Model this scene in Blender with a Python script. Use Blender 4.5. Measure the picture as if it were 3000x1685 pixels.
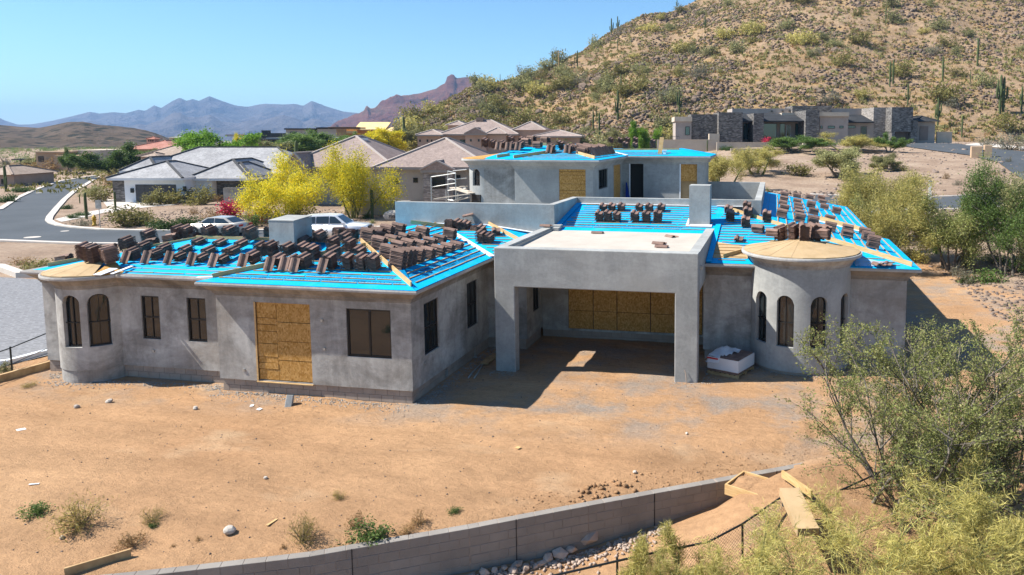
import bpy, bmesh, math, random
import numpy as np
from mathutils import Vector, Matrix, noise as mnoise
R = math.radians
scene = bpy.context.scene
col = scene.collection
for o in list(bpy.data.objects): bpy.data.objects.remove(o)

# ------------------------------------------------------------------ camera
FPX, PITCH, YAW, CX, CY, ZC = 2217.5, .1008, .1904, 1842.5, 614.6, 8.05
cam_d = bpy.data.cameras.new('camera'); cam = bpy.data.objects.new('camera', cam_d); col.objects.link(cam)
cam_d.sensor_width = 36; cam_d.lens = 36*FPX/3000
cam_d.shift_x = (1500-CX)/3000; cam_d.shift_y = (CY-842.5)/3000
cam_d.clip_start = .1; cam_d.clip_end = 60000
cam.location = (0, 0, ZC); cam.rotation_euler = (math.pi/2-PITCH, 0, YAW)
scene.camera = cam
# ------------------------------------------------------------------ light
SUN_AZ, SUN_EL = 12.0, 48.0          # azimuth measured from -X towards -Y
to_sun = Vector((-math.cos(R(SUN_AZ))*math.cos(R(SUN_EL)), -math.sin(R(SUN_AZ))*math.cos(R(SUN_EL)), math.sin(R(SUN_EL))))
sun_d = bpy.data.lights.new('sun', 'SUN'); sun = bpy.data.objects.new('sun', sun_d); col.objects.link(sun)
sun_d.energy = 5.0; sun_d.angle = R(.5); sun_d.color = (1, .95, .87)
sun.rotation_euler = to_sun.to_track_quat('Z', 'Y').to_euler(); sun.location = (-30, -10, 60)
world = bpy.data.worlds.new('World'); scene.world = world; world.use_nodes = True
wn = world.node_tree; bg = wn.nodes['Background']
sky = wn.nodes.new('ShaderNodeTexSky'); sky.sky_type = 'NISHITA'; sky.sun_disc = False
sky.sun_elevation = R(SUN_EL); sky.sun_rotation = math.atan2(to_sun.x, to_sun.y)
sky.altitude = 600; sky.air_density = 1.0; sky.dust_density = .4; sky.ozone_density = 2.0
tint = wn.nodes.new('ShaderNodeMix'); tint.data_type = 'RGBA'; tint.blend_type = 'MULTIPLY'; tint.inputs[0].default_value = 1; tint.inputs[7].default_value = (.60,.83,.97,1)   # clear dry desert air
wn.links.new(sky.outputs[0], tint.inputs[6]); wn.links.new(tint.outputs[2], bg.inputs[0]); bg.inputs[1].default_value = .091
scene.view_settings.view_transform = 'Standard'; scene.view_settings.look = 'None'
scene.view_settings.gamma = 1; scene.view_settings.use_curve_mapping = False
scene.view_settings.exposure = 1.0
scene.cycles.max_bounces = 6; scene.cycles.transparent_max_bounces = 8

# ------------------------------------------------------------------ pixel -> place (3000 x 1685 photo pixels)
def _rot():
    c, s = math.cos(YAW), math.sin(YAW); cp, sp = math.cos(PITCH), math.sin(PITCH)
    Rz = np.array([[c, s, 0], [-s, c, 0], [0, 0, 1]]); B = np.array([[1, 0, 0], [0, 0, -1], [0, 1, 0]])
    return np.array([[1, 0, 0], [0, cp, -sp], [0, sp, cp]]) @ B @ Rz
ROT = _rot(); CAM = np.array([0, 0, ZC])
def ray(u, v): return ROT.T @ np.array([(u-CX)/FPX, (v-CY)/FPX, 1.])
def atz(u, v, z): d = ray(u, v); return CAM+d*(z-ZC)/d[2]
def aty(u, v, y): d = ray(u, v); return CAM+d*y/d[1]
def atx(u, v, x): d = ray(u, v); return CAM+d*x/d[0]
def atd(u, v, D): return CAM+ray(u, v)*D
def on_plane(u, v, p, n):
    d = ray(u, v); n = np.array(n, float); return CAM+d*(n@(np.array(p)-CAM))/(n@d)
def proj(P):
    v = ROT @ (np.array(P)-CAM); return FPX*v[0]/v[2]+CX, FPX*v[1]/v[2]+CY, v[2]

# ------------------------------------------------------------------ mesh helpers
class MB:
    def __init__(s): s.v = []; s.f = []; s.m = []; s.cur = 0
    def add(s, vs, fs):
        o = len(s.v); s.v += [tuple(map(float, p)) for p in vs]
        s.f += [tuple(i+o for i in f) for f in fs]; s.m += [s.cur]*len(fs); return s
    def box(s, x0, x1, y0, y1, z0, z1):
        return s.add([(x0,y0,z0),(x1,y0,z0),(x1,y1,z0),(x0,y1,z0),(x0,y0,z1),(x1,y0,z1),(x1,y1,z1),(x0,y1,z1)],
                     [(0,3,2,1),(4,5,6,7),(0,1,5,4),(1,2,6,5),(2,3,7,6),(3,0,4,7)])
    def bev(s, x0, x1, y0, y1, z0, z1, b):
        for (a, c) in (((x0+b,x1-b,y0+b,y1-b,z0,z0),(x0,x1,y0,y1,z0+b,z0+b)),): pass
        r = lambda q, z: [(x0+q,y0+q,z),(x1-q,y0+q,z),(x1-q,y1-q,z),(x0+q,y1-q,z)]
        vs = r(b, z0)+r(0, z0+b)+r(0, z1-b)+r(b, z1); fs = [(3,2,1,0),(12,13,14,15)]
        for k in range(3):
            for i in range(4): fs.append((k*4+i, k*4+(i+1)%4, k*4+4+(i+1)%4, k*4+4+i))
        return s.add(vs, fs)
    def prism(s, poly, z0, z1):
        n = len(poly); vs = [(x, y, z0) for x, y in poly]+[(x, y, z1) for x, y in poly]
        return s.add(vs, [tuple(range(n))[::-1], tuple(range(n, 2*n))]+[(i,(i+1)%n,n+(i+1)%n,n+i) for i in range(n)])
    def slab(s, pts, t):
        """planar polygon with thickness t straight down"""
        n = len(pts); vs = list(pts)+[(p[0],p[1],p[2]-t) for p in pts]
        return s.add(vs, [tuple(range(n)), tuple(range(n, 2*n))[::-1]]+[(i,n+i,n+(i+1)%n,(i+1)%n) for i in range(n)])
    def bar(s, a, b, w, h, up=(0,0,1)):
        a, b = Vector(a), Vector(b); d = (b-a).normalized(); x = d.cross(Vector(up))
        x = x.normalized() if x.length > 1e-6 else Vector((1,0,0)); u = x.cross(d)
        x = x*w/2; u = u*h/2
        vs = [p+q for p in (a, b) for q in (-x-u, x-u, x+u, -x+u)]
        return s.add(vs, [(0,1,2,3),(7,6,5,4),(0,4,5,1),(1,5,6,2),(2,6,7,3),(3,7,4,0)])
    def tube(s, pts, rad, n=6, cap=True):
        pts = [Vector(p) for p in pts]
        if not hasattr(rad, '__len__'): rad = [rad]*len(pts)
        vs = []; up = Vector((.13,.21,.97))
        for i, p in enumerate(pts):
            d = (pts[min(i+1,len(pts)-1)]-pts[max(i-1,0)]).normalized()
            x = d.cross(up); x = x.normalized() if x.length > 1e-4 else Vector((1,0,0)); y = d.cross(x)
            vs += [p+(x*math.cos(2*math.pi*k/n)+y*math.sin(2*math.pi*k/n))*rad[i] for k in range(n)]
        fs = [(i*n+k, i*n+(k+1)%n, i*n+n+(k+1)%n, i*n+n+k) for i in range(len(pts)-1) for k in range(n)]
        if cap: fs += [tuple(range(n))[::-1], tuple(range(len(vs)-n, len(vs)))]
        return s.add(vs, fs)
    def lathe(s, prof, n=16, c=(0,0,0)):
        vs = [(c[0]+r*math.cos(2*math.pi*k/n), c[1]+r*math.sin(2*math.pi*k/n), c[2]+z) for r, z in prof for k in range(n)]
        fs = [(i*n+k, i*n+(k+1)%n, i*n+n+(k+1)%n, i*n+n+k) for i in range(len(prof)-1) for k in range(n)]
        fs += [tuple(range(n))[::-1], tuple(range(len(vs)-n, len(vs)))]
        return s.add(vs, fs)
    def xf(s, mat, start=0):
        for i in range(start, len(s.v)): s.v[i] = tuple(mat @ Vector(s.v[i]))
        return s
    def mesh(s, name, mats, smooth=False):
        me = bpy.data.meshes.new(name); me.from_pydata(s.v, [], s.f)
        for m in (mats if isinstance(mats, (list, tuple)) else [mats]): me.materials.append(m)
        if any(s.m): me.polygons.foreach_set('material_index', s.m)
        if smooth: me.polygons.foreach_set('use_smooth', [True]*len(me.polygons))
        me.update(); return me
    def build(s, name, mats, parent=None, smooth=False): return obj(name, s.mesh(name, mats, smooth), parent)
def obj(name, me, parent=None, loc=None, rot=None, scale=None):
    o = bpy.data.objects.new(name, me); col.objects.link(o)
    if parent: o.parent = parent
    if loc is not None: o.location = loc
    if rot is not None: o.rotation_euler = rot
    if scale is not None: o.scale = (scale,)*3 if not hasattr(scale, '__len__') else scale
    return o
def tag(o, label, cat, group=None):
    o['label'] = label; o['category'] = cat
    if group: o['group'] = group
    return o
def thing(name, label, cat, loc=(0,0,0), rz=0, group=None):
    o = bpy.data.objects.new(name, None); col.objects.link(o); o.location = loc; o.rotation_euler = (0,0,rz)
    return tag(o, label, cat, group)
def struct(o): o['kind'] = 'structure'; return o
def stuff(o): o['kind'] = 'stuff'; return o
def copy_tree(o, parent=None):
    c = o.copy(); col.objects.link(c)
    if parent: c.parent = parent
    for ch in list(o.children): copy_tree(ch, c)
    return c
def np_mesh(name, V, F, mats, mi=None, smooth=False):
    V = np.asarray(V, np.float32); F = np.asarray(F, np.int32); k = F.shape[1]
    me = bpy.data.meshes.new(name); me.vertices.add(len(V)); me.vertices.foreach_set('co', V.ravel())
    me.loops.add(F.size); me.loops.foreach_set('vertex_index', F.ravel())
    me.polygons.add(len(F)); me.polygons.foreach_set('loop_start', np.arange(0, F.size, k, dtype=np.int32))
    for m in (mats if isinstance(mats, (list, tuple)) else [mats]): me.materials.append(m)
    if mi is not None: me.polygons.foreach_set('material_index', np.asarray(mi, np.int32))
    if smooth: me.polygons.foreach_set('use_smooth', np.ones(len(F), bool))
    me.update(calc_edges=True); me.validate(); return me
ORD = ['first','second','third','fourth','fifth','sixth','seventh','eighth','ninth','tenth','eleventh','twelfth','thirteenth','fourteenth','fifteenth','sixteenth','seventeenth','eighteenth','nineteenth','twentieth']
def ordw(i): return ORD[i] if i < 20 else 'twenty-'+ORD[i-20] if i < 29 else str(i+1)+'th'
def sstep(a, b, x):
    t = np.clip((x-a)/(b-a), 0, 1); return t*t*(3-2*t)

# ------------------------------------------------------------------ materials
class NT:
    def __init__(s, name, rough=.9, spec=.3):
        s.m = bpy.data.materials.new(name); s.m.use_nodes = True; s.t = s.m.node_tree
        s.b = s.t.nodes['Principled BSDF']; s.b.inputs['Roughness'].default_value = rough
        s.b.inputs['Specular IOR Level'].default_value = spec; s._pos = None
    def n(s, typ, **kw):
        x = s.t.nodes.new(typ)
        for k, v in kw.items(): setattr(x, k, v)
        return x
    def l(s, a, b): s.t.links.new(a, b)
    def pos(s, sc=(1,1,1), obj=False):
        key = 'Object' if obj else 'Position'
        src = s.n('ShaderNodeTexCoord').outputs['Object'] if obj else s.n('ShaderNodeNewGeometry').outputs['Position']
        if tuple(sc) == (1,1,1): return src
        mp = s.n('ShaderNodeVectorMath', operation='MULTIPLY'); s.l(src, mp.inputs[0]); mp.inputs[1].default_value = sc
        return mp.outputs[0]
    def noise(s, scale, detail=4, rough=.55, st=(1,1,1), obj=False, dist=0):
        x = s.n('ShaderNodeTexNoise'); s.l(s.pos(st, obj), x.inputs['Vector'])
        x.inputs['Scale'].default_value = scale; x.inputs['Detail'].default_value = detail
        x.inputs['Roughness'].default_value = rough; x.inputs['Distortion'].default_value = dist; return x.outputs['Fac']
    def voro(s, scale, st=(1,1,1), obj=False, feature='F1', out='Distance'):
        x = s.n('ShaderNodeTexVoronoi', feature=feature); s.l(s.pos(st, obj), x.inputs['Vector']); x.inputs['Scale'].default_value = scale
        return x.outputs[out]
    def wave(s, scale, axis='X', dist=0, st=(1,1,1), obj=False, prof='SIN'):
        x = s.n('ShaderNodeTexWave', bands_direction=axis, wave_profile=prof); s.l(s.pos(st, obj), x.inputs['Vector'])
        x.inputs['Scale'].default_value = scale; x.inputs['Distortion'].default_value = dist; return x.outputs['Fac']
    def ramp(s, fac, stops):
        x = s.n('ShaderNodeValToRGB'); s.l(fac, x.inputs[0]); e = x.color_ramp.elements
        while len(e) < len(stops): e.new(.5)
        for el, (p, c) in zip(e, stops):
            el.position = p; el.color = (*c, 1) if hasattr(c, '__len__') else (c, c, c, 1)
        return x.outputs[0]
    def mix(s, fac, a, b, mode='MIX'):
        x = s.n('ShaderNodeMix', data_type='RGBA', blend_type=mode)
        for i, q in ((0, fac), (6, a), (7, b)):
            if isinstance(q, bpy.types.NodeSocket): s.l(q, x.inputs[i])
            elif i == 0: x.inputs[0].default_value = q
            else: x.inputs[i].default_value = (*q, 1)
        return x.outputs[2]
    def math(s, op, a, b=None):
        x = s.n('ShaderNodeMath', operation=op)
        for i, q in enumerate((a, b)):
            if q is None: continue
            if isinstance(q, bpy.types.NodeSocket): s.l(q, x.inputs[i])
            else: x.inputs[i].default_value = q
        return x.outputs[0]
    def xyz(s, obj=False):
        x = s.n('ShaderNodeSeparateXYZ'); s.l(s.pos((1,1,1), obj), x.inputs[0]); return x.outputs
    def color(s, c):
        if isinstance(c, bpy.types.NodeSocket): s.l(c, s.b.inputs['Base Color'])
        else: s.b.inputs['Base Color'].default_value = (*c, 1)
        return s
    def bump(s, h, strength=.5, dist=.02):
        x = s.n('ShaderNodeBump'); s.l(h, x.inputs['Height']); x.inputs['Strength'].default_value = strength; x.inputs['Distance'].default_value = dist
        s.l(x.outputs[0], s.b.inputs['Normal']); return s
def vary(name, c1, c2, scale=3, rough=.85, bump=0, bscale=40, spec=.3, obj=False, st=(1,1,1), rnd=0):
    k = NT(name, rough, spec); c = k.ramp(k.noise(scale, 6, .62, st, obj), [(.32, c1), (.68, c2)])
    if rnd:
        oi = k.n('ShaderNodeObjectInfo'); c = k.mix(1, c, k.ramp(oi.outputs['Random'], [(0, 1-rnd), (1, 1+rnd)]), 'MULTIPLY')
    k.color(c)
    if bump: k.bump(k.noise(bscale, 4, .6, (1,1,1), obj), bump, .02)
    return k.m
def stucco(name, dark, light, tint=(.3,.24,.18), c=1.):
    k = NT(name, .95, .15)
    a = k.ramp(k.noise(.6, 6, .68, (1,1,1.3), dist=.5), [(.38, dark), (.62, light)])
    st = k.ramp(k.noise(1.9, 6, .7, (1,1,.2), dist=.4), [(.36, 1-.26*c), (.62, 1+.12*c)])
    sw = k.ramp(k.noise(1.4, 5, .7, (.6,.6,1.2), dist=.8), [(.44, 1-.13*c), (.53, 1+.04*c)]); a = k.mix(1, a, sw, 'MULTIPLY')
    c = k.mix(1, a, st, 'MULTIPLY')
    fine = k.ramp(k.noise(9, 5, .7), [(.25, .86), (.75, 1.08)])
    c = k.mix(1, c, fine, 'MULTIPLY')
    c = k.mix(k.ramp(k.noise(.33, 3, .5, (1,1,1.4)), [(.52, 0.), (.72, .55)]), c, tint)
    k.color(c); k.bump(k.noise(26, 6, .7), .35, .02); return k.m
def leafmat(name, cols, trans=.35, rough=.6):
    k = NT(name, rough, .25); g = k.n('ShaderNodeNewGeometry'); n = len(cols)
    c = k.ramp(g.outputs['Random Per Island'], [(i/(max(n-1,1)), q) for i, q in enumerate(cols)])
    oi = k.n('ShaderNodeObjectInfo'); c = k.mix(1, c, k.ramp(oi.outputs['Random'], [(0, .8), (1, 1.2)]), 'MULTIPLY')
    k.color(c); tr = k.n('ShaderNodeBsdfTranslucent'); k.l(c, tr.inputs[0]); mx = k.n('ShaderNodeMixShader'); mx.inputs[0].default_value = trans
    k.l(k.b.outputs[0], mx.inputs[1]); k.l(tr.outputs[0], mx.inputs[2]); k.l(mx.outputs[0], k.t.nodes['Material Output'].inputs[0]); return k.m
def plain(name, c, rough=.6, spec=.4, metal=0, coat=0):
    k = NT(name, rough, spec); k.color(c); k.b.inputs['Metallic'].default_value = metal; k.b.inputs['Coat Weight'].default_value = coat
    return k.m
def glass(name, c=(.015,.02,.022), ior=1.6, rough=.03):
    k = NT(name, rough, .5); k.color(c); k.b.inputs['IOR'].default_value = ior; k.bump(k.noise(2.2, 2, .5), .05, .05); return k.m
MT = {}
MT['stucco'] = stucco('stucco_brown_coat', (.27,.256,.235), (.46,.45,.425), (.29,.245,.20), .8)
MT['stucco_smooth'] = stucco('stucco_grey', (.30,.305,.295), (.385,.39,.375), (.315,.305,.28), .4)
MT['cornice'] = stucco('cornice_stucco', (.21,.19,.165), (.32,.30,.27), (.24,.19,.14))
MT['block'] = vary('concrete_block', (.28,.225,.185), (.36,.30,.25), 2.2, .95, .4, 60, .1, rnd=.06)
MT['mortar'] = vary('mortar', (.27,.222,.185), (.34,.285,.24), 6, .95, .3, 50, .1)
def membrane():
    k = NT('roof_membrane', .65, .1); c = k.ramp(k.noise(.9, 5, .6), [(.3, (.0,.335,.65)), (.7, (.0,.39,.74))])
    c = k.mix(k.ramp(k.noise(14, 5, .75), [(.62, 0.), (.8, .3)]), c, (.08,.34,.55))
    z = k.xyz()[2]; lap = k.math('FRACT', k.math('DIVIDE', z, .158)); c = k.mix(1, c, k.ramp(lap, [(0, .72), (.035, .78), (.06, 1.), (1, 1.)]), 'MULTIPLY')
    c = k.mix(k.ramp(k.noise(.8, 6, .75, (1,1,1)), [(.52, 0.), (.72, .34)]), c, (.16,.33,.44))     # dust and footprints
    k.color(c); w = k.math('ADD', k.noise(1.7, 3, .5, (1,3,1)), k.math('MULTIPLY', k.noise(7, 3, .6, (.6,2,1), dist=1.5), .35)); k.bump(w, .55, .06); return k.m
MT['blue'] = membrane()
MT['white_deck'] = vary('white_deck_membrane', (.40,.355,.30), (.47,.43,.37), 1.1, .8, .25, 7)
MT['paper'] = vary('tan_paper', (.36,.25,.13), (.45,.32,.18), 2, .85, .2, 8)
MT['flash'] = plain('white_flashing', (.78,.80,.82), .4, .4)
MT['tile'] = vary('roof_tile_brown', (.135,.083,.064), (.235,.148,.115), 5, .75, .25, 90, .3, True, rnd=.3)
def osb():
    k = NT('osb', .8, .2); v = k.voro(22, (1,2.6,.7), out='Color'); bw = k.n('ShaderNodeRGBToBW'); k.l(v, bw.inputs[0])
    c = k.ramp(bw.outputs[0], [(.1, (.33,.165,.035)), (.5, (.45,.245,.07)), (.9, (.56,.33,.115))])
    c = k.mix(k.ramp(k.noise(22, 4, .7, (1,1,.5)), [(.30, .6), (.40, 0.)]), c, (.17,.08,.025))
    k.color(c); k.bump(bw.outputs[0], .3, .01); return k.m
MT['osb'] = osb()
def lumber():
    k = NT('lumber', .75, .25); c = k.ramp(k.noise(2.5, 5, .6, (1,1,7), True), [(.3, (.44,.27,.11)), (.7, (.62,.43,.21))])
    k.color(c); return k.m
MT['lumber'] = lumber()
MT['batten'] = vary('batten_wood', (.33,.20,.09), (.50,.34,.17), 4, .8)
MT['glass'] = glass('window_glass'); MT['teal_glass'] = glass('teal_glass', (.02,.075,.075), 1.9)
MT['frame'] = plain('black_window_frame', (.012,.011,.011), .45)
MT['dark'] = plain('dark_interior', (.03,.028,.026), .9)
MT['print'] = plain('membrane_ink', (.004,.07,.15), .6)
MT['metal_dark'] = plain('dark_metal', (.03,.035,.035), .5, .4, .5)
MT['galv'] = plain('galvanised_steel', (.42,.43,.42), .45, .5, .7)
MT['white'] = plain('white_plastic', (.78,.78,.76), .5)
# ------------------------------------------------------------------ noise (vectorised value noise)
def _h(i, j, s):
    n = (i*374761393+j*668265263+s*1442695041) & 0x7fffffff
    n = ((n ^ (n >> 13))*1274126177) & 0x7fffffff
    return ((n ^ (n >> 16)) & 0xffff)/65535.
def vnoise(x, y, s=0):
    x = np.asarray(x, float); y = np.asarray(y, float)
    i = np.floor(x).astype(np.int64); j = np.floor(y).astype(np.int64); u = x-i; v = y-j
    u = u*u*(3-2*u); v = v*v*(3-2*v)
    return (_h(i,j,s)*(1-u)+_h(i+1,j,s)*u)*(1-v)+(_h(i,j+1,s)*(1-u)+_h(i+1,j+1,s)*u)*v-.5
def fbm(x, y, s=0, o=5, g=.5):
    r = 0; a = 1.
    for k in range(o): r = r+a*vnoise(x*2**k+17*k, y*2**k-11*k, s+k); a *= g
    return r
# ------------------------------------------------------------------ terrain
WALL = [(1.2,18.72),(-1.21,17.23),(-3.91,15.55),(-6.12,14.13),(-8.75,12.56),(-11.2,11.48),(-15,9.9),(-30,4.6)]
EXT = [(60,55),(1.2,18.72)]+WALL[1:]
def wall_d(x, y):
    """signed distance to the retaining wall's front edge, positive towards the camera"""
    best = np.full(np.shape(x), 1e9); sg = np.ones(np.shape(x))
    for (ax, ay), (bx, by) in zip(EXT[:-1], EXT[1:]):
        dx, dy = bx-ax, by-ay; L = dx*dx+dy*dy
        t = np.clip(((x-ax)*dx+(y-ay)*dy)/L, 0, 1); qx, qy = x-ax-t*dx, y-ay-t*dy
        d = np.hypot(qx, qy); s = np.sign(dx*qy-dy*qx); m = d < best
        best = np.where(m, d, best); sg = np.where(m, s, sg)
    return best*sg
def gz(x, y):
    x = np.asarray(x, float); y = np.asarray(y, float)
    r1 = np.minimum(.075*np.maximum(0, y-45), 6.3)*sstep(-42, -2, x)
    r2 = np.minimum(.085*np.maximum(0, y-98), 4.6)*sstep(-112, -80, x)
    z = np.maximum(r1, r2)
    far = sstep(300, 2500, np.hypot(x, y)); z = z*(1-far)-28*far
    lot = sstep(-34,-26,x)*(1-sstep(6,11,x))*(1-sstep(40,52,y))
    d = wall_d(x, y)
    near = sstep(-3.5, -.4, d); lip = .06*sstep(-.6, -.3, d)
    berm = np.exp(-((d+2.1+fbm(x*.3, y*.3, 3, 2))/.75)**2)*.16*sstep(-9, -1, x)
    back = -.15*near+berm*near*(x < 1)-lip
    calm = 1-.8*sstep(-1.1, -.4, d)*(1-sstep(-.1, .2, d)); rough = calm*(.05*fbm(x*.35, y*.9, 1)+.035*fbm(x*1.3, y*2.6, 5, 4)+.016*fbm(x*5, y*7, 8, 3)*sstep(60, 20, y))*(.35+.65*lot)*(1-sstep(80, 130, np.hypot(x, y)))
    for y0, sl, w in ((17.3,.03,.16),(18.0,.03,.16),(15.9,-.05,.14),(16.6,-.05,.14),(18.9,.0,.2),(14.9,.16,.15),(15.6,.16,.15)):
        rut = np.exp(-((y-y0-sl*(x+8)-.25*vnoise(x*.3, x*0, 40))/w)**2); rough = rough-calm*.03*rut*(.55+vnoise(x*.8, y*0+y0, 41))*sstep(-26,-20,x)*(1-sstep(3,8,x))
    drop = np.interp(x, [-14,-6,-4,-1.2,.3,1.2,2], [1.15,1.1,1.15,.72,.22,.02,0])
    slope = .13*np.maximum(d, 0)+.02*np.maximum(d, 0)**2*sstep(1.0, 4, x)*0
    bank = .55*np.exp(-((x+.3-.15*d)/1.6)**2)*sstep(0, .8, d)*(1-sstep(1.6, 3.4, d))
    front = np.where(d > -.15, -drop*1.0-slope+bank+.10*fbm(x*.8, y*.8, 4, 4)*sstep(0,.6,d), 0)
    front = np.maximum(front, -3.6)
    right = np.maximum(0, x-9.2-1.2*vnoise(y*.25, x*0, 6))*.10*(1-sstep(60, 90, y))
    right = np.minimum(right, 2.2)*(1+.25*fbm(x*.5, y*.5, 12, 4))*(d < 0)
    street = 1-sstep(-28,-38,x)*sstep(34,42,y)*(1-sstep(125,150,y))*.0
    return z+np.where(d > -.15, front, back+rough)+right*street
def gzf(x, y): return float(gz(np.array([x]), np.array([y]))[0])
def ong(u, v, D0=8, D1=600):
    """where the photo ray (u,v) meets the ground"""
    d = ray(u, v); ts = np.geomspace(D0, D1, 240); P = CAM[None]+ts[:, None]*d[None]
    below = P[:, 2] < gz(P[:, 0], P[:, 1]); k = np.argmax(below)
    if not below.any(): return P[-1]
    ts = np.linspace(ts[max(k-1,0)], ts[k], 60); P = CAM[None]+ts[:, None]*d[None]; k = np.argmax(P[:, 2] < gz(P[:, 0], P[:, 1])); return P[k]
def axis(lo, fine0, fine1, step, hi, g, mids=()):
    a = list(np.arange(fine0, fine1, step)); s = step; x = a[-1]
    for m1, st in mids:
        while x < m1: x += st; a.append(x)
        s = st
    while x < hi: s *= g; x += s; a.append(x)
    s = step; x = a[0]; pre = []
    while x > lo: s *= g; x -= s; pre.append(x)
    return np.array(pre[::-1]+a)
def dirt():
    k = NT('desert_dirt', .97, .1)
    a = k.ramp(k.noise(.13, 6, .6), [(.3, (.40,.23,.12)), (.7, (.50,.305,.165))])
    st = k.ramp(k.noise(.9, 6, .68, (.35,1.2,1)), [(.28, .8), (.72, 1.16)])
    c = k.mix(1, a, st, 'MULTIPLY')
    c = k.mix(1, c, k.ramp(k.noise(6, 7, .78), [(.25, .74), (.55, 1.), (.8, 1.12)]), 'MULTIPLY')
    c = k.mix(k.ramp(k.noise(.5, 4, .6, (.6,1,1)), [(.58, 0.), (.75, .55)]), c, (.56,.40,.25))
    # cement dust and gravel dropped along the walls and scattered in patches
    y = k.xyz()[1]; x = k.xyz()[0]
    band = k.ramp(k.math('MULTIPLY', k.math('SUBTRACT', y, 18.2), .22), [(0, 0.), (.28, .55), (.6, .9), (1, .75)])
    gm = k.math('MULTIPLY', k.ramp(k.noise(.42, 6, .7), [(.46, 0.), (.62, .9)]), band)
    c = k.mix(gm, c, k.ramp(k.noise(12, 5, .7), [(.3, (.17,.16,.145)), (.7, (.33,.31,.28))]))
    # desert gravel beyond the building lot
    def edge(sock, v, w, amp, seed):
        q = k.math('ADD', sock, k.math('MULTIPLY', k.math('SUBTRACT', k.noise(seed, 5, .6), .5), amp))
        return k.ramp(k.math('DIVIDE', k.math('SUBTRACT', q, v), w), [(0, 0.), (1, 1.)])
    far = k.math('MAXIMUM', k.math('MAXIMUM', edge(y, 47, 5, 14, .11), edge(x, 10.5, 2, 5, .3)), edge(k.math('MULTIPLY', x, -1), 40, 6, 12, .1))
    g = k.ramp(k.noise(.22, 6, .65), [(.3, (.25,.175,.125)), (.5, (.35,.255,.185)), (.72, (.43,.33,.245))])
    g = k.mix(1, g, k.ramp(k.noise(2.6, 6, .8), [(.3, .62), (.6, 1.), (.8, 1.18)]), 'MULTIPLY')
    c = k.mix(far, c, g)
    k.color(c)
    h = k.math('ADD', k.noise(3.2, 8, .7, (.7,1.5,1)), k.math('MULTIPLY', k.noise(30, 4, .7), .35)); k.bump(h, .95, .12); return k.m
MT['dirt'] = dirt()
gx = axis(-9500, -14.6, 4.2, .12, 9500, 1.075); gy = axis(-300, 9.4, 20, .12, 9500, 1.075, ((56,.32),))
GX, GY = np.meshgrid(gx, gy); GZ = gz(GX, GY); nx, ny = len(gx), len(gy)
idx = np.arange(nx*ny).reshape(ny, nx)
Fq = np.stack([idx[:-1,:-1], idx[:-1,1:], idx[1:,1:], idx[1:,:-1]], -1).reshape(-1, 4)
struct(obj('ground', np_mesh('ground', np.stack([GX, GY, GZ], -1).reshape(-1, 3), Fq, MT['dirt'], smooth=True)))

# ------------------------------------------------------------------ hills and mountains
def interp_px(tab, u): return np.interp(u, [a for a, b in tab], [b for a, b in tab])
def hillmesh(name, crest, us, rc, rf, zf, amp, fs, mat, nr=90, beyond=.5, ridge=0, seed=1, power=1., pin=True):
    us = np.asarray(us, float); t = np.concatenate([np.linspace(0, 1, nr), np.linspace(1, 1+beyond, 12)[1:]])
    V = []
    for u in us:
        v = interp_px(crest, u); d = ray(u, v); D1 = interp_px(rc, u); D0 = interp_px(rf, u)
        r = D0+(D1-D0)*t; zc = ZC+d[2]*D1
        d2 = ray(u, 390); px_, py_ = d2[0]*r, d2[1]*r
        s = np.where(t < 1, t**power, 1-(t-1)*1.3)
        nz = fbm(px_*fs, py_*fs, seed, 6)
        rg = 0
        if ridge: rg = -ridge*np.abs(fbm(px_*fs*1.7+2*fbm(px_*fs, py_*fs, 9, 3), py_*fs*.7, seed+20, 5))*np.sin(np.pi*np.clip(t,0,1))
        z = zf+(zc-zf)*s+amp*nz*np.clip(t*3, 0, 1)*(np.clip((1.06-t)*6, .12, 1) if pin else 1)+rg*(zc-zf)
        V.append(np.stack([px_, py_, z], -1))
    V = np.array(V); n1, n2 = V.shape[:2]; ii = np.arange(n1*n2).reshape(n1, n2)
    F = np.stack([ii[:-1,:-1], ii[1:,:-1], ii[1:,1:], ii[:-1,1:]], -1).reshape(-1, 4)
    return struct(obj(name, np_mesh(name, V.reshape(-1, 3), F, mat, smooth=True))), V
def rockhill(name, a, b, c3, s):
    k = NT(name, .97, .1); c = k.ramp(k.noise(.05*s, 6, .65), [(.3, a), (.7, b)])
    c = k.mix(k.ramp(k.noise(.16*s, 6, .75), [(.5, 0.), (.68, .8)]), c, c3)
    c = k.mix(1, c, k.ramp(k.noise(1.1*s, 6, .8), [(.3, .55), (.55, 1.), (.8, 1.2)]), 'MULTIPLY')
    k.color(c); k.bump(k.noise(.7*s, 6, .75), .9, .8/s); return k.m
MT['hill'] = rockhill('hillside_soil', (.27,.182,.11), (.375,.265,.17), (.37,.235,.085), 1)
CREST = [(1000,400),(1100,396),(1150,382),(1200,356),(1260,322),(1330,282),(1410,243),(1465,240),(1528,226),(1619,201),(1696,163),(1773,117),(1829,82),(1881,53),(1962,42),(2004,23),(2049,0),(2300,-95),(2600,-180),(3000,-240),(3500,-180),(4200,100),(4800,380)]
HRC = [(1000,185),(1200,200),(1410,235),(1700,280),(2050,320),(2600,380),(3200,410)]; HRF = [(1000,160),(1400,150),(1700,140),(2000,138),(3000,142)]
hill, HV = hillmesh('hill', CREST, np.arange(1000, 4800, 9), HRC, HRF, 1.5, 5.5, .03, MT['hill'], 150, .6, power=1.06)
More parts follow.
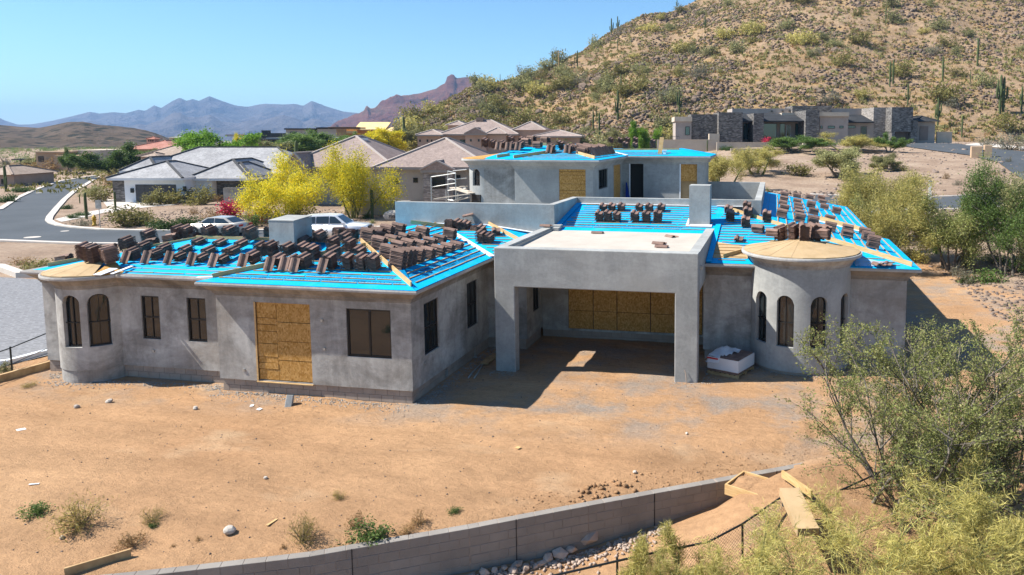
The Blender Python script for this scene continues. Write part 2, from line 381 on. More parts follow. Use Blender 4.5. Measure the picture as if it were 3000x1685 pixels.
def hill_at(u, v):
    """nearest hill point along photo ray (u,v): a direction on the hill sheet"""
    us = np.arange(1000, 4800, 9); i = int(round((u-1000)/9)); row = HV[i]
    P = (ROT @ (row-CAM).T).T; pv = FPX*P[:,1]/P[:,2]+CY
    k = np.where(pv[:150] <= v)[0]; j = k[0] if len(k) else 149
    return row[j]
def scrubhill(name, a, b, dot, s):
    k = NT(name, .97, .1); c = k.ramp(k.noise(.03, 6, .65), [(.3, a), (.7, b)]); d = k.ramp(k.voro(.11*s), [(.3, 1.), (.5, 0.)])
    c = k.mix(k.math('MULTIPLY', d, k.ramp(k.noise(.05, 4, .6), [(.3, .6), (.5, 1.)])), c, dot); k.color(c); k.bump(k.noise(.2, 6, .75), 1, 3); return k.m
MT['farhill'] = scrubhill('far_hill_scrub', (.085,.062,.042), (.145,.105,.072), (.03,.032,.02), 1.)
LH = [(-700,330),(-250,345),(-60,360),(0,366),(60,372),(115,376),(162,367),(199,359),(246,357),(280,366),(342,371),(389,376),(435,389),(485,404),(520,420),(560,430)]
hillmesh('far_brown_hill', LH, np.arange(-700, 561, 7), [(0,720)], [(0,420)], -4, 9, .012, MT['farhill'], 60, .5, ridge=.25, seed=5)
def strata(name):
    k = NT(name, .97, .1); c = k.ramp(k.noise(.004, 6, .7, (1,1,6)), [(.3, (.15,.055,.04)), (.5, (.24,.10,.07)), (.7, (.30,.15,.105))])
    c = k.mix(k.ramp(k.noise(.012, 6, .75), [(.5, 0.), (.68, .7)]), c, (.09,.075,.045)); k.color(c); k.bump(k.noise(.02, 7, .8, (1,1,2.5)), 1., 40); return k.m
MT['redrock'] = strata('red_mountain_rock')
RM = [(930,392),(976,364),(1008,349),(1054,336),(1070,325),(1076,313),(1088,322),(1101,321),(1116,310),(1135,305),(1165,292),(1200,286),(1240,276),(1279,262),(1295,250),(1308,243),(1314,224),(1326,218),(1336,221),(1339,230),(1375,230),(1399,232),(1417,242),(1480,268),(1560,300),(1700,345),(1850,400)]
hillmesh('red_mountain', RM, np.arange(930, 1850, 4), [(0,2700)], [(0,1900)], -20, 45, .007, MT['redrock'], 110, .5, ridge=.8, seed=8, power=.8)
MT['mount'] = rockhill('distant_mountain_rock', (.10,.085,.085), (.16,.135,.13), (.07,.07,.07), .008)
BM = [(-900,330),(-500,310),(-200,320),(0,345),(19,354),(53,364),(93,364),(155,354),(218,341),(267,329),(295,334),(336,329),(373,332),(410,322),(429,326),(457,310),(476,318),(510,298),(532,288),(553,298),(569,293),(588,299),(619,285),(653,298),(700,312),(734,313),(760,306),(781,303),(830,306),(868,304),(892,310),(917,296),(940,305),(961,313),(1008,326),(1057,332),(1150,350),(1300,365),(1600,380),(2200,385)]
hillmesh('distant_mountain', BM, np.arange(-900, 2200, 6), [(0,6200)], [(0,4300)], -25, 30, .0022, MT['mount'], 70, .2, ridge=.75, seed=11, power=1.35)
BM2 = [(u, 404-(404-v)*.55+(9*math.sin(u*.021)+6*math.sin(u*.057+1))) for u, v in BM]
hillmesh('near_foothill', BM2, np.arange(-900, 2200, 6), [(0,4700)], [(0,3500)], -26, 18, .003, MT['mount'], 50, .2, ridge=.7, seed=14, power=1.3)
# ------------------------------------------------------------------ unfinished house
house = thing('unfinished_house', 'large unfinished grey stucco house with blue underlayment roofs', 'house', (-8, 27, 0))
HL = Vector(house.location)
def part(mb, name, mat, parent=None, smooth=False):
    off = HL if parent is None else Vector((0,0,0))
    mb.v = [tuple(Vector(p)-HL) for p in mb.v]
    o = obj(name, mb.mesh(name, mat, smooth), house if parent is None else parent)
    return o
def cells(a0, a1, z0, z1, ops):
    """rectangles of the wall a0..a1 x z0..z1 that are not in openings (a,b,za,zb)"""
    xs = sorted({a0, a1, *[o[0] for o in ops], *[o[1] for o in ops]}); out = []
    for xa, xb in zip(xs[:-1], xs[1:]):
        cut = sorted([(o[2], o[3]) for o in ops if o[0] < (xa+xb)/2 < o[1]]); z = z0
        for za, zb in cut:
            if za > z+1e-6: out.append((xa, xb, z, za))
            z = zb
        if z < z1-1e-6: out.append((xa, xb, z, z1))
    return out
def wall_front(x0, x1, y, z0, z1, ops=(), th=.22, mat='stucco', name='wall'):
    m = MB()
    for xa, xb, za, zb in cells(x0, x1, z0, z1, ops): m.box(xa, xb, y, y+th, za, zb)
    return part(m, name, MT[mat])
def wall_side(x, y0, y1, z0, z1, ops=(), th=-.22, mat='stucco', name='wall'):
    m = MB()
    for ya, yb, za, zb in cells(y0, y1, z0, z1, ops): m.box(min(x, x+th), max(x, x+th), ya, yb, za, zb)
    return part(m, name, MT[mat])
def window(P0, P1, n, mull=(), mid=None, fw=.055, rec=.10):
    """flat window; P0,P1 opposite corners on the wall face, n outward normal (unit axis)"""
    P0, P1, n = Vector(P0), Vector(P1), Vector(n); a = Vector((-n.y, n.x, 0)); w = (P1-P0).dot(a)
    if w < 0: a = -a; w = -w
    z0, z1 = min(P0.z, P1.z), max(P0.z, P1.z); o = Vector((P0.x, P0.y, 0))-n*rec
    def bx(m, a0, a1, za, zb, d0, d1):
        p = [o+a*s+n*d+Vector((0,0,z)) for s in (a0,a1) for d in (d0,d1) for z in (za,zb)]
        m.add(p, [(0,1,3,2),(4,6,7,5),(0,4,5,1),(2,3,7,6),(0,2,6,4),(1,5,7,3)])
    f = MB()
    for q in ((0,fw,z0,z1),(w-fw,w,z0,z1),(fw,w-fw,z0,z0+fw),(fw,w-fw,z1-fw,z1)): bx(f, *q, 0, .05)
    fr = part(f, 'window', MT['frame'])
    g = MB(); bx(g, fw*.8, w-fw*.8, z0+fw*.8, z1-fw*.8, .01, .018); part(g, 'pane', MT['glass'], fr)
    for s in mull:
        m = MB(); ww = .03 if s == .5 else .012; bx(m, w*s-ww, w*s+ww, z0+fw, z1-fw, .018, .043); part(m, 'mullion', MT['frame'], fr)
    if mid is not None:
        m = MB(); zz = z0+(z1-z0)*mid; bx(m, fw, w-fw, zz-.028, zz+.028, .018, .045); part(m, 'mullion', MT['frame'], fr)
    return fr
def boards(P0, P1, n, cols, rows, rec=.04, frame=True):
    """OSB sheets nailed into an opening: cols = fractions, rows = list per column"""
    P0, P1, n = Vector(P0), Vector(P1), Vector(n); a = Vector((-n.y, n.x, 0)); w = (P1-P0).dot(a)
    if w < 0: a = -a; w = -w
    z0, z1 = min(P0.z, P1.z), max(P0.z, P1.z); o = Vector((P0.x, P0.y, 0))-n*rec
    for ci, (c0, c1) in enumerate(zip(cols[:-1], cols[1:])):
        for r0, r1 in zip(rows[ci][:-1], rows[ci][1:]):
            m = MB(); d1 = .012+.006*((ci*3+int(r0*17)) % 3)
            p = [o+a*(w*s)+n*d+Vector((0,0,z0+(z1-z0)*z)) for s in (c0+.003,c1-.003) for d in (-.02,d1) for z in (r0+.003,r1-.003)]
            m.add(p, [(0,1,3,2),(4,6,7,5),(0,4,5,1),(2,3,7,6),(0,2,6,4),(1,5,7,3)]); part(m, 'osb_sheet', MT['osb'])
    m = MB(); p = [o+a*(w*s)+n*d+Vector((0,0,z)) for s in (0,1) for d in (-.06,-.03) for z in (z0,z1)]
    m.add(p, [(0,1,3,2),(4,6,7,5),(0,4,5,1),(2,3,7,6),(0,2,6,4),(1,5,7,3)]); part(m, 'opening_backing', MT['dark'])
WZ, WT = .4, 3.3
YA, YB, XA0, XA1, XL = 20.26, 20.86, -16.97, -10.45, -24.1
# front walls of the left wing
wall_front(XA0, XA1-.0, YA, WZ, WT, [(-15.59,-13.75,.43,2.89),(-12.55,-11.10,1.35,2.83)])
boards((-15.59,YA,.45), (-13.75,YA,2.89), (0,-1,0), [0,.37,1], [[0,.14,.22,.30,.47,.63,.715,.80,1],[0,.265,.51,.755,1]])
m = MB(); m.box(-15.64,-15.59,YA-.03,YA+.06,.40,2.9); m.box(-15.64,-13.72,YA-.05,YA+.02,.375,.40); part(m, 'door_trim', MT['lumber'])
window((-12.55,YA,1.35), (-11.10,YA,2.83), (0,-1,0), (.5,))
def b_win(u0, v0, u1, v1): 
    a, b = aty(u0, v0, YB), aty(u1, v1, YB); return [a[0], b[0], b[2], a[2]]
bw = [b_win(411,866,472,995), b_win(545,872,608,1003)]
wall_front(-21.3, XA0+.01, YB, WZ, WT, [tuple(b) for b in bw])
for b in bw: window((b[0],YB,b[2]), (b[1],YB,b[3]), (0,-1,0), (.52,), .5)
wall_side(XA0, YA+.22, YB+.1, WZ, WT, th=.22)
# side wall towards the carport
def a_win(u0, v0, u1, v1):
    a = atx(u0, v0, XA1); b = atx(u1, v1, XA1); return [a[1], b[1], b[2], a[2]]
sw = []
for q in ((1241,891,1287,1006),(1367,832,1400,935)):
    a = atx(q[0], q[1], XA1); c = atx(q[2], q[3], XA1); sw.append([a[1], c[1], min(a[2],2.9)-1.62, min(a[2],2.9)])
wall_side(XA1, YA+.22, 26.5, WZ, WT, [tuple(s) for s in sw])
for s in sw: window((XA1,s[0],s[2]), (XA1,s[1],s[3]), (1,0,0), (.55,), .5)
wall_front(XA1, -8.95, 26.4, WZ, WT)
dq = [27.15, 27.95, 1.25, 2.9]
wall_side(-8.95, 26.62, 28.3, WZ, 3.9, [tuple(dq)]); window((-8.95,dq[0],dq[2]), (-8.95,dq[1],dq[3]), (1,0,0), (.55,))
gx0 = aty(1665, 900, 28.3)[0]
wall_front(-8.95, -2.2, 28.3, WZ-.1, 3.9, [(gx0,-2.6,.38,3.2)])
ro = [0,.26,.58,1]; boards((gx0,28.3,.38), (-2.6,28.3,3.2), (0,-1,0), [0,.19,.37,.62,.80,1], [ro,ro,ro,ro,ro], .02)
wall_front(-2.4, .0, 26.5, WZ-.05, WT); wall_side(-2.4, 26.72, 28.4, WZ-.05, WT, th=.2)
wall_front(2.2, 4.48, 26.65, WZ-.05, WT); wall_side(4.48, 26.87, 33.3, WZ-.05, WT); wall_side(3.95, 33.3, 47, WZ-.05, WT)
wall_front(3.8, 4.48, 33.1, WZ, WT)
wall_front(XL, -23.2, YB, WZ, WT); wall_side(XL, YB+.22, 28.3, WZ, WT, th=.22)
# footing courses of concrete block
def footing(path, z0, z1, inset=.06):
    pts = [Vector(p) for p in path]; n = len(pts); ds = [(b-a).normalized() for a, b in zip(pts[:-1], pts[1:])]
    def off(i, d):
        a, b = ds[max(i-1,0)], ds[min(i,n-2)]; na, nb = Vector((a.y,-a.x)), Vector((b.y,-b.x)); q = na+nb; return pts[i]-q/q.dot(na)*d
    for k in range(n-1):
        A, B, C2, D2 = off(k, inset), off(k+1, inset), off(k, inset+.02), off(k+1, inset+.02); E2, F2 = off(k, inset+.2), off(k+1, inset+.2)
        m = MB(); m.prism([tuple(C2), tuple(D2), tuple(F2), tuple(E2)], z0-.4, z1-.004); part(m, 'footing', MT['mortar'])
        L = (B-A).length; d = (B-A)/L; nn = Vector((-d.y, d.x))
        for r, (za, zb) in enumerate([(z1-.195, z1-.008), (z1-.40, z1-.205), (z1-.61, z1-.41)]):
            s = -.2*(r % 2)
            while s < L:
                a, b = max(s, 0)+.003, min(s+.393, L)-.001
                if b-a > .05:
                    m = MB(); m.prism([tuple(A+d*a), tuple(A+d*b), tuple(A+d*b+nn*.1), tuple(A+d*a+nn*.1)], za, zb); part(m, 'footing_block', MT['block'])
                s += .4
footing([(-21.2,YB),(XA0,YB)], -.1, WZ); footing([(XA0,YB),(XA0,YA),(XA1,YA),(XA1,26.4),(-8.95,26.4),(-8.95,28.3)], -.1, WZ)
footing([(XL,YB),(-23.25,YB)], -.1, WZ); footing([(-8.95,28.3),(-2.3,28.3)], -.1, .3)
m = MB(); m.box(-2.35,.3,26.56,26.7,-.3,.36); m.box(2.0,4.44,26.71,26.9,-.3,.36); m.box(4.2,4.44,26.9,33,-.3,.36); part(m, 'footing', MT['mortar'])

# round towers with arched windows
def tower(cx, cy, r, z0, z1, wins, a0=0, a1=360, mat='stucco', th=.18, n=120):
    """wins: (angle deg, half width deg, sill z, spring z); angle 270 faces the camera"""
    m = MB(); aa = np.radians(np.linspace(a0, a1, n+1)); ri = r-th
    def top(a):
        for c, h, s, sp in wins:
            d = abs((math.degrees(a)-c+180) % 360-180)
            if d < h: return s, sp+math.sqrt(max(0, 1-(d/h)**2))*R(h)*r, c
        return None
    pt = lambda a, q, z: (cx+q*math.cos(a), cy+q*math.sin(a), z)
    for i in range(n):
        a, b = aa[i], aa[i+1]; w = top((a+b)/2)
        if not w: m.add([pt(a,r,z0),pt(b,r,z0),pt(b,r,z1),pt(a,r,z1)], [(0,1,2,3)]); continue
        c, h = next((q[0], q[1]) for q in wins if q[0] == w[2]); sp = next(q[3] for q in wins if q[0] == w[2])
        tp = lambda x: sp+math.sqrt(max(0, 1-(((math.degrees(x)-c+180) % 360-180)/h)**2))*R(h)*r
        s = w[0]; ta, tb = tp(a), tp(b)
        m.add([pt(a,r,z0),pt(b,r,z0),pt(b,r,s),pt(a,r,s)], [(0,1,2,3)])
        m.add([pt(a,r,ta),pt(b,r,tb),pt(b,r,z1),pt(a,r,z1)], [(0,1,2,3)])
        m.add([pt(a,r,s),pt(b,r,s),pt(b,ri,s),pt(a,ri,s)], [(0,1,2,3)]); m.add([pt(a,ri,ta),pt(b,ri,tb),pt(b,r,tb),pt(a,r,ta)], [(0,1,2,3)])
        for x, other, tx in ((a, aa[i-1] if i else None, ta), (b, aa[i+2] if i+2 <= n else None, tb)):
            if other is not None and not top((x+other)/2): m.add([pt(x,r,s),pt(x,ri,s),pt(x,ri,max(tx,s)),pt(x,r,max(tx,s))], [(0,1,2,3)])
    part(m, 'tower_wall', MT[mat])
    for c, h, s, sp in wins:
        k = 14; ang = [R(c-h+2*h*i/k) for i in range(k+1)]; q = ri+.05; f = MB(); g = MB()
        T = lambda x, e=0: sp+math.sqrt(max(0, 1-((math.degrees(x)-c)/h)**2))*(R(h)*r-e)
        fw = .05
        for x, y in zip(ang[:-1], ang[1:]):
            g.add([pt(x,q-.01,s),pt(y,q-.01,s),pt(y,q-.01,T(y)),pt(x,q-.01,T(x))], [(0,1,2,3)])
            f.add([pt(x,q+.02,max(s,T(x)-fw)),pt(y,q+.02,max(s,T(y)-fw)),pt(y,q+.02,T(y)),pt(x,q+.02,T(x))], [(0,1,2,3)])
            f.add([pt(x,q+.02,s),pt(y,q+.02,s),pt(y,q+.02,s+.06),pt(x,q+.02,s+.06)], [(0,1,2,3)])
        dh = fw/r
        for x, y in ((ang[0], ang[0]+dh), (ang[-1]-dh, ang[-1])): f.add([pt(x,q+.021,s),pt(y,q+.021,s),pt(y,q+.021,sp+.12),pt(x,q+.021,sp+.12)], [(0,1,2,3)])
        fr = part(f, 'arched_window', MT['frame']); part(g, 'pane', MT['glass'], fr)
        mu = MB(); mc = R(c); mu.box(-.012,.012,-.01,.01,s,T(mc)); mu.box(-R(h)*r*.95,R(h)*r*.95,-.01,.01,s+(sp-s)*.55,s+(sp-s)*.55+.03)
        mu.xf(Matrix.Translation((cx+(q+.015)*math.cos(mc), cy+(q+.015)*math.sin(mc), 0)) @ Matrix.Rotation(mc+math.pi/2, 4, 'Z'))
        part(mu, 'mullion', MT['frame'], fr)
BAY = (-22.2, 21.15, 1.15); TW = (.95, 26.8, 1.70)
tower(*BAY, WZ, WT, [(275,15,1.17,2.58),(316,15.5,1.17,2.58)], 180, 360)
m = MB(); m.lathe([(1.12,-.5),(1.12,WZ-.003)], 48, (BAY[0], BAY[1], 0)); part(m, 'bay_footing', MT['stucco'])
tower(*TW, .12, 3.55, [(219,10,.95,2.4),(251.6,10,.95,2.4),(290.2,10,.95,2.4),(329,10,.95,2.4)], 150, 390, 'stucco_smooth')
m = MB(); m.lathe([(1.66,-.4),(1.66,.116)], 48, (TW[0], TW[1], 0)); part(m, 'tower_footing', MT['mortar'])
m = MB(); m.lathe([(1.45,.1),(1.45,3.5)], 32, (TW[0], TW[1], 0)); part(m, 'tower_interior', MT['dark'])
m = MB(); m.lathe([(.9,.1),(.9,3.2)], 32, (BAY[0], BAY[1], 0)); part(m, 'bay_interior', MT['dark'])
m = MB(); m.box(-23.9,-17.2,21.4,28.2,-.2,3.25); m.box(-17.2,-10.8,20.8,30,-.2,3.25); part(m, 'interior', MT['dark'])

# cornices: a moulded profile swept along the wall tops
PROF = [(0,-.46),(.035,-.44),(.035,-.40),(.07,-.37),(.075,-.33),(.17,-.24),(.285,-.135),(.31,-.12),(.36,-.10),(.36,0),(-.1,0)]
LIP = [(.335,-.11),(.385,-.105),(.395,-.05),(.385,-.006),(.335,-.006),(.335,-.11)]
def sweep(path, zt, name='cornice', mat='cornice', sc=1., closed=False, PROF=PROF):
    if PROF is not LIP: sweep(path, zt, 'cornice_lip', 'lip', sc, closed, LIP)
    pts = [Vector((p[0], p[1])) for p in path]; n = len(pts); dirs = []
    for i in range(n-1): dirs.append((pts[i+1]-pts[i]).normalized())
    def off(i, d):
        if closed: a, b = dirs[(i-1) % (n-1)], dirs[i % (n-1)]
        else: a, b = dirs[max(i-1,0)], dirs[min(i,n-2)]
        na, nb = Vector((a.y,-a.x)), Vector((b.y,-b.x)); q = na+nb; q = q/max(q.dot(na), .2); return pts[i]+q*d
    m = MB(); k = len(PROF)
    vs = [(*off(i, d*sc), zt+z*sc) for i in range(n) for d, z in PROF]
    fs = [(i*k+j, i*k+k+j, i*k+k+j+1, i*k+j+1) for i in range(n-1) for j in range(k-1)]
    fs += [tuple(range(k)), tuple(range((n-1)*k, n*k))[::-1]]
    m.add(vs, fs); return part(m, name, MT[mat])
def arc(cx, cy, r, a0, a1, n): return [(cx+r*math.cos(R(a0+(a1-a0)*i/n)), cy+r*math.sin(R(a0+(a1-a0)*i/n))) for i in range(n+1)]
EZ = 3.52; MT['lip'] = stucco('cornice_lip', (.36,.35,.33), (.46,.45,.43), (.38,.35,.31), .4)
bq = math.degrees(math.asin((BAY[1]-YB)/BAY[2]))
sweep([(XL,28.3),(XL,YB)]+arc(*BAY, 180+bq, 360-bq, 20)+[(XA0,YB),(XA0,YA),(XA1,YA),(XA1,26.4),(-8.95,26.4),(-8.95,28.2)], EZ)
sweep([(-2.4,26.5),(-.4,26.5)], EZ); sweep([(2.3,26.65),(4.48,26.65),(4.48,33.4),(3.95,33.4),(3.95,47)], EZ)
sweep(arc(*TW, 150, 390, 48), 4.0, 'tower_cornice', 'stucco', .9)
m = MB(); m.lathe([(1.705,3.5),(1.705,3.95)], 48, (TW[0], TW[1], 0)); part(m, 'tower_wall', MT['stucco_smooth'])

# ---- roofs: planes of blue underlayment
P = .175; TH = .014
def slope(name, pts, mat='blue', t=TH):
    m = MB(); m.slab(pts, t); return part(m, name, MT[mat])
OV = .365; E0 = EZ+.018
eA, eB, xR, xLf = YA-OV, YB-OV, XA1+OV, XL-OV
RY = 24.1; zA = lambda y: E0+P*(y-eA); zB = lambda y: E0+P*(y-eB)
zr = zA(RY)
hr = xR-(RY-eA)                      # ridge end, right hip
xs = XA0-OV
tB = RY-eB
slope('roof_slope', [(xs,eA,E0),(xR,eA,E0),(hr,RY,zr),(xs+(RY-eA),RY,zr)])
slope('roof_slope', [(xLf,eB,E0-.06),(xs+.02,eB,E0-.06),(xs+.02+(RY-eA)*.9,RY-.3,zB(RY-.3)-.06),(xs+(RY-eA),RY,zr-.08),(xLf+(RY-eB),RY,zr-.08)])
zx = lambda x: E0+P*(xR-x)
pR = [(xR,eA,E0),(xR,26.03,E0),(xR-4.2,30.25,zx(xR-4.2)),(hr,30.25,zx(hr)),(hr,RY,zx(hr))]
slope('roof_slope', pR)
slope('roof_slope', [(hr,RY,zr-.01),(hr-4.2,RY+4.2,E0),(xLf,RY+4.2,E0),(xLf+tB,RY,zr-.09)])
slope('roof_slope', [(hr,RY,zr-.01),(hr,30.25,zx(hr)-.01),(hr-4.2,30.25,E0),(hr-4.2,RY+4.2,E0)])
slope('roof_slope', [(xLf,eB,E0-.06),(xLf+tB,RY,zr-.08),(xLf,RY+4.2,E0-.06)])
YE = 29.9; eD = 26.4-OV; cD = -7.9
zD = lambda y: E0-.004+P*(y-eD)
slope('roof_slope', [(xR-.02,eD,zD(eD)),(cD,eD,zD(eD)),(cD-(YE-eD),YE,zD(YE)),(xR-.02-(YE-eD),YE,zD(YE))])
slope('roof_slope', [(cD,eD,E0),(cD,YE,E0),(cD-(YE-eD),YE,zD(YE))])
# right wing
eG = 26.65-OV-.05; xG = 4.48+OV; zG = lambda y: E0+P*(y-eG)
hx = xG-(33.5-eG)
slope('roof_slope', [(-2.3,eG,E0),(xG,eG,E0),(hx,33.5,zG(33.5)),(-2.3,33.5,zG(33.5))])
slope('roof_slope', [(-8.85,29.3,zG(29.3)),(-2.3,29.3,zG(29.3)),(-2.3,33.6,zG(33.6)),(-8.85,33.6,zG(33.6))])
zS = lambda x: E0+P*(xG-x)
slope('roof_slope', [(xG,eG,E0),(xG,33.6,E0),(4.32,33.6,zS(4.32)),(4.32,47,zS(4.32)),(-.62,47,zS(-.62)),(-.62,31.9,zS(-.62)-.01)])
# tower roof: sheets of tan paper, and the bay's
m = MB(); nT = 22
ring = arc(TW[0], TW[1], 1.98, 150, 390, nT)
for i in range(nT):
    m = MB(); a, b = ring[i], ring[i+1]; ap = (TW[0], TW[1]+.5, 4.34); dz = .006*(i % 2)
    m.slab([(a[0],a[1],4.03+dz),(b[0],b[1],4.03+dz),(ap[0],ap[1],4.34+dz)], .03); part(m, 'paper_sheet', MT['paper'])
bay_r = arc(BAY[0], BAY[1], 1.48, 195, 345, 9)
for i in range(9):
    a, b = bay_r[i], bay_r[i+1]; m = MB()
    if i in (7, 8): continue
    m.slab([(a[0],a[1],E0+.015+.005*(i % 2)),(b[0],b[1],E0+.015+.005*(i % 2)),(BAY[0],BAY[1]+.5,E0+.36)], .03); part(m, 'paper_sheet', MT['paper'])
a, b, c_ = bay_r[7], bay_r[8], bay_r[9]; m = MB(); m.slab([(a[0],a[1],E0+.01),(b[0],b[1],E0+.01),(c_[0],c_[1],E0+.01),(BAY[0]+.3,BAY[1]+.4,E0+.28)], .03); part(m, 'osb_sheet', MT['osb'])

# carport
CX0, CX1, CYF, CT = -9.2, -2.33, 23.79, 4.24
ol = [(CX0,-.3),(-8.49,-.3),(-8.49,2.92),(-3.08,2.92),(-3.08,-.3),(CX1,-.3),(CX1,CT),(CX0,CT)]; nn_ = len(ol); m = MB()
m.add([(x, y, z) for y in (CYF, CYF+.42) for x, z in ol], [tuple(range(nn_)), tuple(range(nn_, 2*nn_))[::-1]]+[(i, nn_+i, nn_+(i+1) % nn_, (i+1) % nn_) for i in range(nn_)])
o = part(m, 'carport_front_wall', MT['stucco_smooth']); bv = o.modifiers.new('soft_edge', 'BEVEL'); bv.width = .03; bv.segments = 3; bv.limit_method = 'ANGLE'
m = MB(); m.box(CX0,CX0+.34,CYF+.42,29.6,3.2,CT-.002); part(m, 'carport_parapet', MT['stucco_smooth'])
m = MB(); m.box(CX1-.34,CX1,CYF+.42,30.9,2.92,CT-.002); part(m, 'carport_parapet', MT['stucco_smooth'])
m = MB(); m.box(CX0+.34,-8.55,29.3,29.6,3.0,CT-.004); m.box(-8.9,-8.55,29.6,29.95,3.0,CT+.06); part(m, 'parapet_return', MT['stucco_smooth'])
m = MB(); m.box(CX0+.34,CX1-.34,CYF+.42,29.32,3.22,4.03); part(m, 'carport_ceiling', MT['stucco_smooth'])
m = MB(); a = .012
m.slab([(CX0+.36,CYF+.43,4.045),(CX1-.36,CYF+.43,4.045),(CX1-.36,29.75,4.12),(-8.5,29.75,4.12),(-8.5,29.25,4.11),(CX0+.36,29.25,4.11)], .012)
for q in ((CX0+.345,CX0+.375,CYF+.43,29.3),): m.box(*q, 4.03, 4.16)
part(m, 'deck_membrane', MT['white_deck'])
m = MB(); m.box(CX1,CX1+.09,24.35,24.47,3.62,3.74); part(m, 'scupper', MT['galv'])
# balcony parapet walls
ZP = 5.12
m = MB(); m.box(-16.0,-8.9,YE,YE+.3,-.2,ZP); part(m, 'balcony_wall', MT['stucco_smooth'])
m = MB(); m.box(-9.2,-8.9,YE+.3,33.6,3.4,ZP-.002); part(m, 'balcony_wall', MT['stucco_smooth'])
m = MB(); m.box(-9.2,-.55,33.6,33.9,3.4,ZP-.004); part(m, 'balcony_wall', MT['stucco_smooth'])
m = MB(); m.box(-.85,-.55,33.9,46.2,3.4,ZP-.006); part(m, 'balcony_wall', MT['stucco_smooth'])
m = MB(); m.box(-3.95,-.85,46.0,46.3,3.4,ZP-.008); part(m, 'balcony_wall', MT['stucco_smooth'])
m = MB(); m.box(-15.8,-.9,30.2,46,3.6,3.9); part(m, 'balcony_floor', MT['stucco_smooth'])
# chimneys
m = MB(); m.box(-3.40,-2.56,30.6,31.4,3.9,5.94); part(m, 'chimney', MT['stucco_smooth'])
m = MB(); m.slab([(-3.5,30.42,zG(30.42)+.04),(-2.46,30.42,zG(30.42)+.04),(-2.46,30.62,zG(30.62)+.05),(-3.5,30.62,zG(30.62)+.05)], .03); part(m, 'flashing', MT['flash'])
m = MB(); m.slab([(-3.52,30.5,zG(30.5)+.03),(-3.4,30.5,zG(30.5)+.09),(-3.4,31.5,zG(31.5)+.09),(-3.52,31.5,zG(31.5)+.03)], .02); part(m, 'flashing', MT['flash'])
CB = (-17.18,-16.22,23.2,24.25)
m = MB(); m.box(*CB, 3.7, 5.06); m.slab([(CB[0]-.01,CB[2]-.01,5.06),(CB[1]+.01,CB[2]-.01,5.06),(CB[1]+.01,CB[3]+.01,5.13),(CB[0]-.01,CB[3]+.01,5.13)], .03); part(m, 'roof_box', MT['stucco_smooth'])
m = MB(); m.box(CB[0]-.02,CB[1]+.02,CB[2]-.07,CB[2]-.005,zA(23.15)+.004,zA(23.15)+.05); part(m, 'flashing', MT['flash'])

# flashings
def strip(a, b, w, name='flashing', mat='flash', h=.02, up=.035):
    m = MB(); m.bar((a[0],a[1],a[2]+up), (b[0],b[1],b[2]+up), w, h); return part(m, name, MT[mat])
strip((xR+.0,eD-.1,E0), (xR-3.0,eD+2.9,zD(eD+2.9)), .2)
strip((-8.85,33.5,zG(33.5)), (-3.5,33.5,zG(33.5)), .18); strip((-2.5,33.5,zG(33.5)), (-.95,33.5,zG(33.5)), .18)
strip((cD-3.9+.0,YE-.1,zD(YE-.1)), (-9.3,YE-.08,E0+.33), .2, mat='flash'); strip((-15.2,YE-.1,zD(YE)), (-11.8,YE-.1,zD(YE)), .14)
strip((CX1+.12,26.2,E0), (CX1+.12,30.9,zG(30.9)), .2, 'membrane_upturn', 'blue', .02, .05)
strip((-8.78,29.8,zG(29.8)), (-8.78,33.5,zG(33.5)), .22, 'membrane_upturn', 'blue', .02, .06)
strip((-.45,33.9,zS(-.45)), (-.45,46,zS(-.45)), .2, 'membrane_upturn', 'blue', .02, .06)
strip((-21.05,20.05,E0), (-21.05,20.7,E0+.1), .3); strip((-20.75,20.3,E0), (-20.75,21.1,E0+.12), .12)
strip((xs-.25,eA+.35,E0+.02), (xs+.3,eA+.5,E0+.03), .2)
strip((4.1,34.1,zS(4.1)), (2.0,35.3,zS(2.0)), .13)

# battens, one strip of wood after another
rb = random.Random(4)
def battens(f0, f1, n, s0, z_of, axis, sp=.335, skip=()):
    """rows along `axis`; row k at offset s0+k*sp; f0(k),f1(k) give its ends"""
    for k in range(n):
        s = s0+k*sp
        if k in skip: continue
        a, b = f0(s), f1(s); p = a+rb.uniform(0, .3)
        while p < b-.3:
            q = min(b, p+rb.uniform(1.1, 1.3)); m = MB(); j = rb.uniform(-.012,.012)
            if axis == 'x': A, B = (p, s+j, z_of(s)+.022), (q-.05, s+j+rb.uniform(-.01,.01), z_of(s)+.022)
            else: A, B = (s+j, p, z_of(s)+.022), (s+j, q-.05, z_of(s)+.022)
            m.bar(A, B, .038, .026); part(m, 'batten', MT['batten']); p = q
battens(lambda s: xs+(s-eA)+.1, lambda s: xR-(s-eA)-.08, 12, eA+.36, zA, 'x')
battens(lambda s: xLf+(s-eB)+1.9 if s < eB+1.3 else xLf+(s-eB)+.1, lambda s: xs+(s-eA)-.15, 11, eB+.34, lambda y: zB(y)-.06, 'x')
battens(lambda s: eA+(xR-s)+.1, lambda s: 26.05+(xR-s)-.1, 12, xR-.36, zx, 'y', -.335)
battens(lambda s: xR-(s-eD)+.1, lambda s: cD-(s-eD)-.1, 10, eD+.3, zD, 'x')
battens(lambda s: -8.6, lambda s: -2.4, 11, 30.0, zG, 'x')
battens(lambda s: -2.2 if s > 27.2 else -2.1, lambda s: min(xG-(s-eG)-.1, 3 if s > 28.6 else -.9), 20, eG+.3, zG, 'x')
battens(lambda s: 2.9, lambda s: xG-(s-eG)-.1, 3, eG+.3, zG, 'x', .3)
battens(lambda s: eG+(xG-s)+.15, lambda s: 33.5 if s > 4.2 else 46, 13, xG-.36, zS, 'y', -.36)

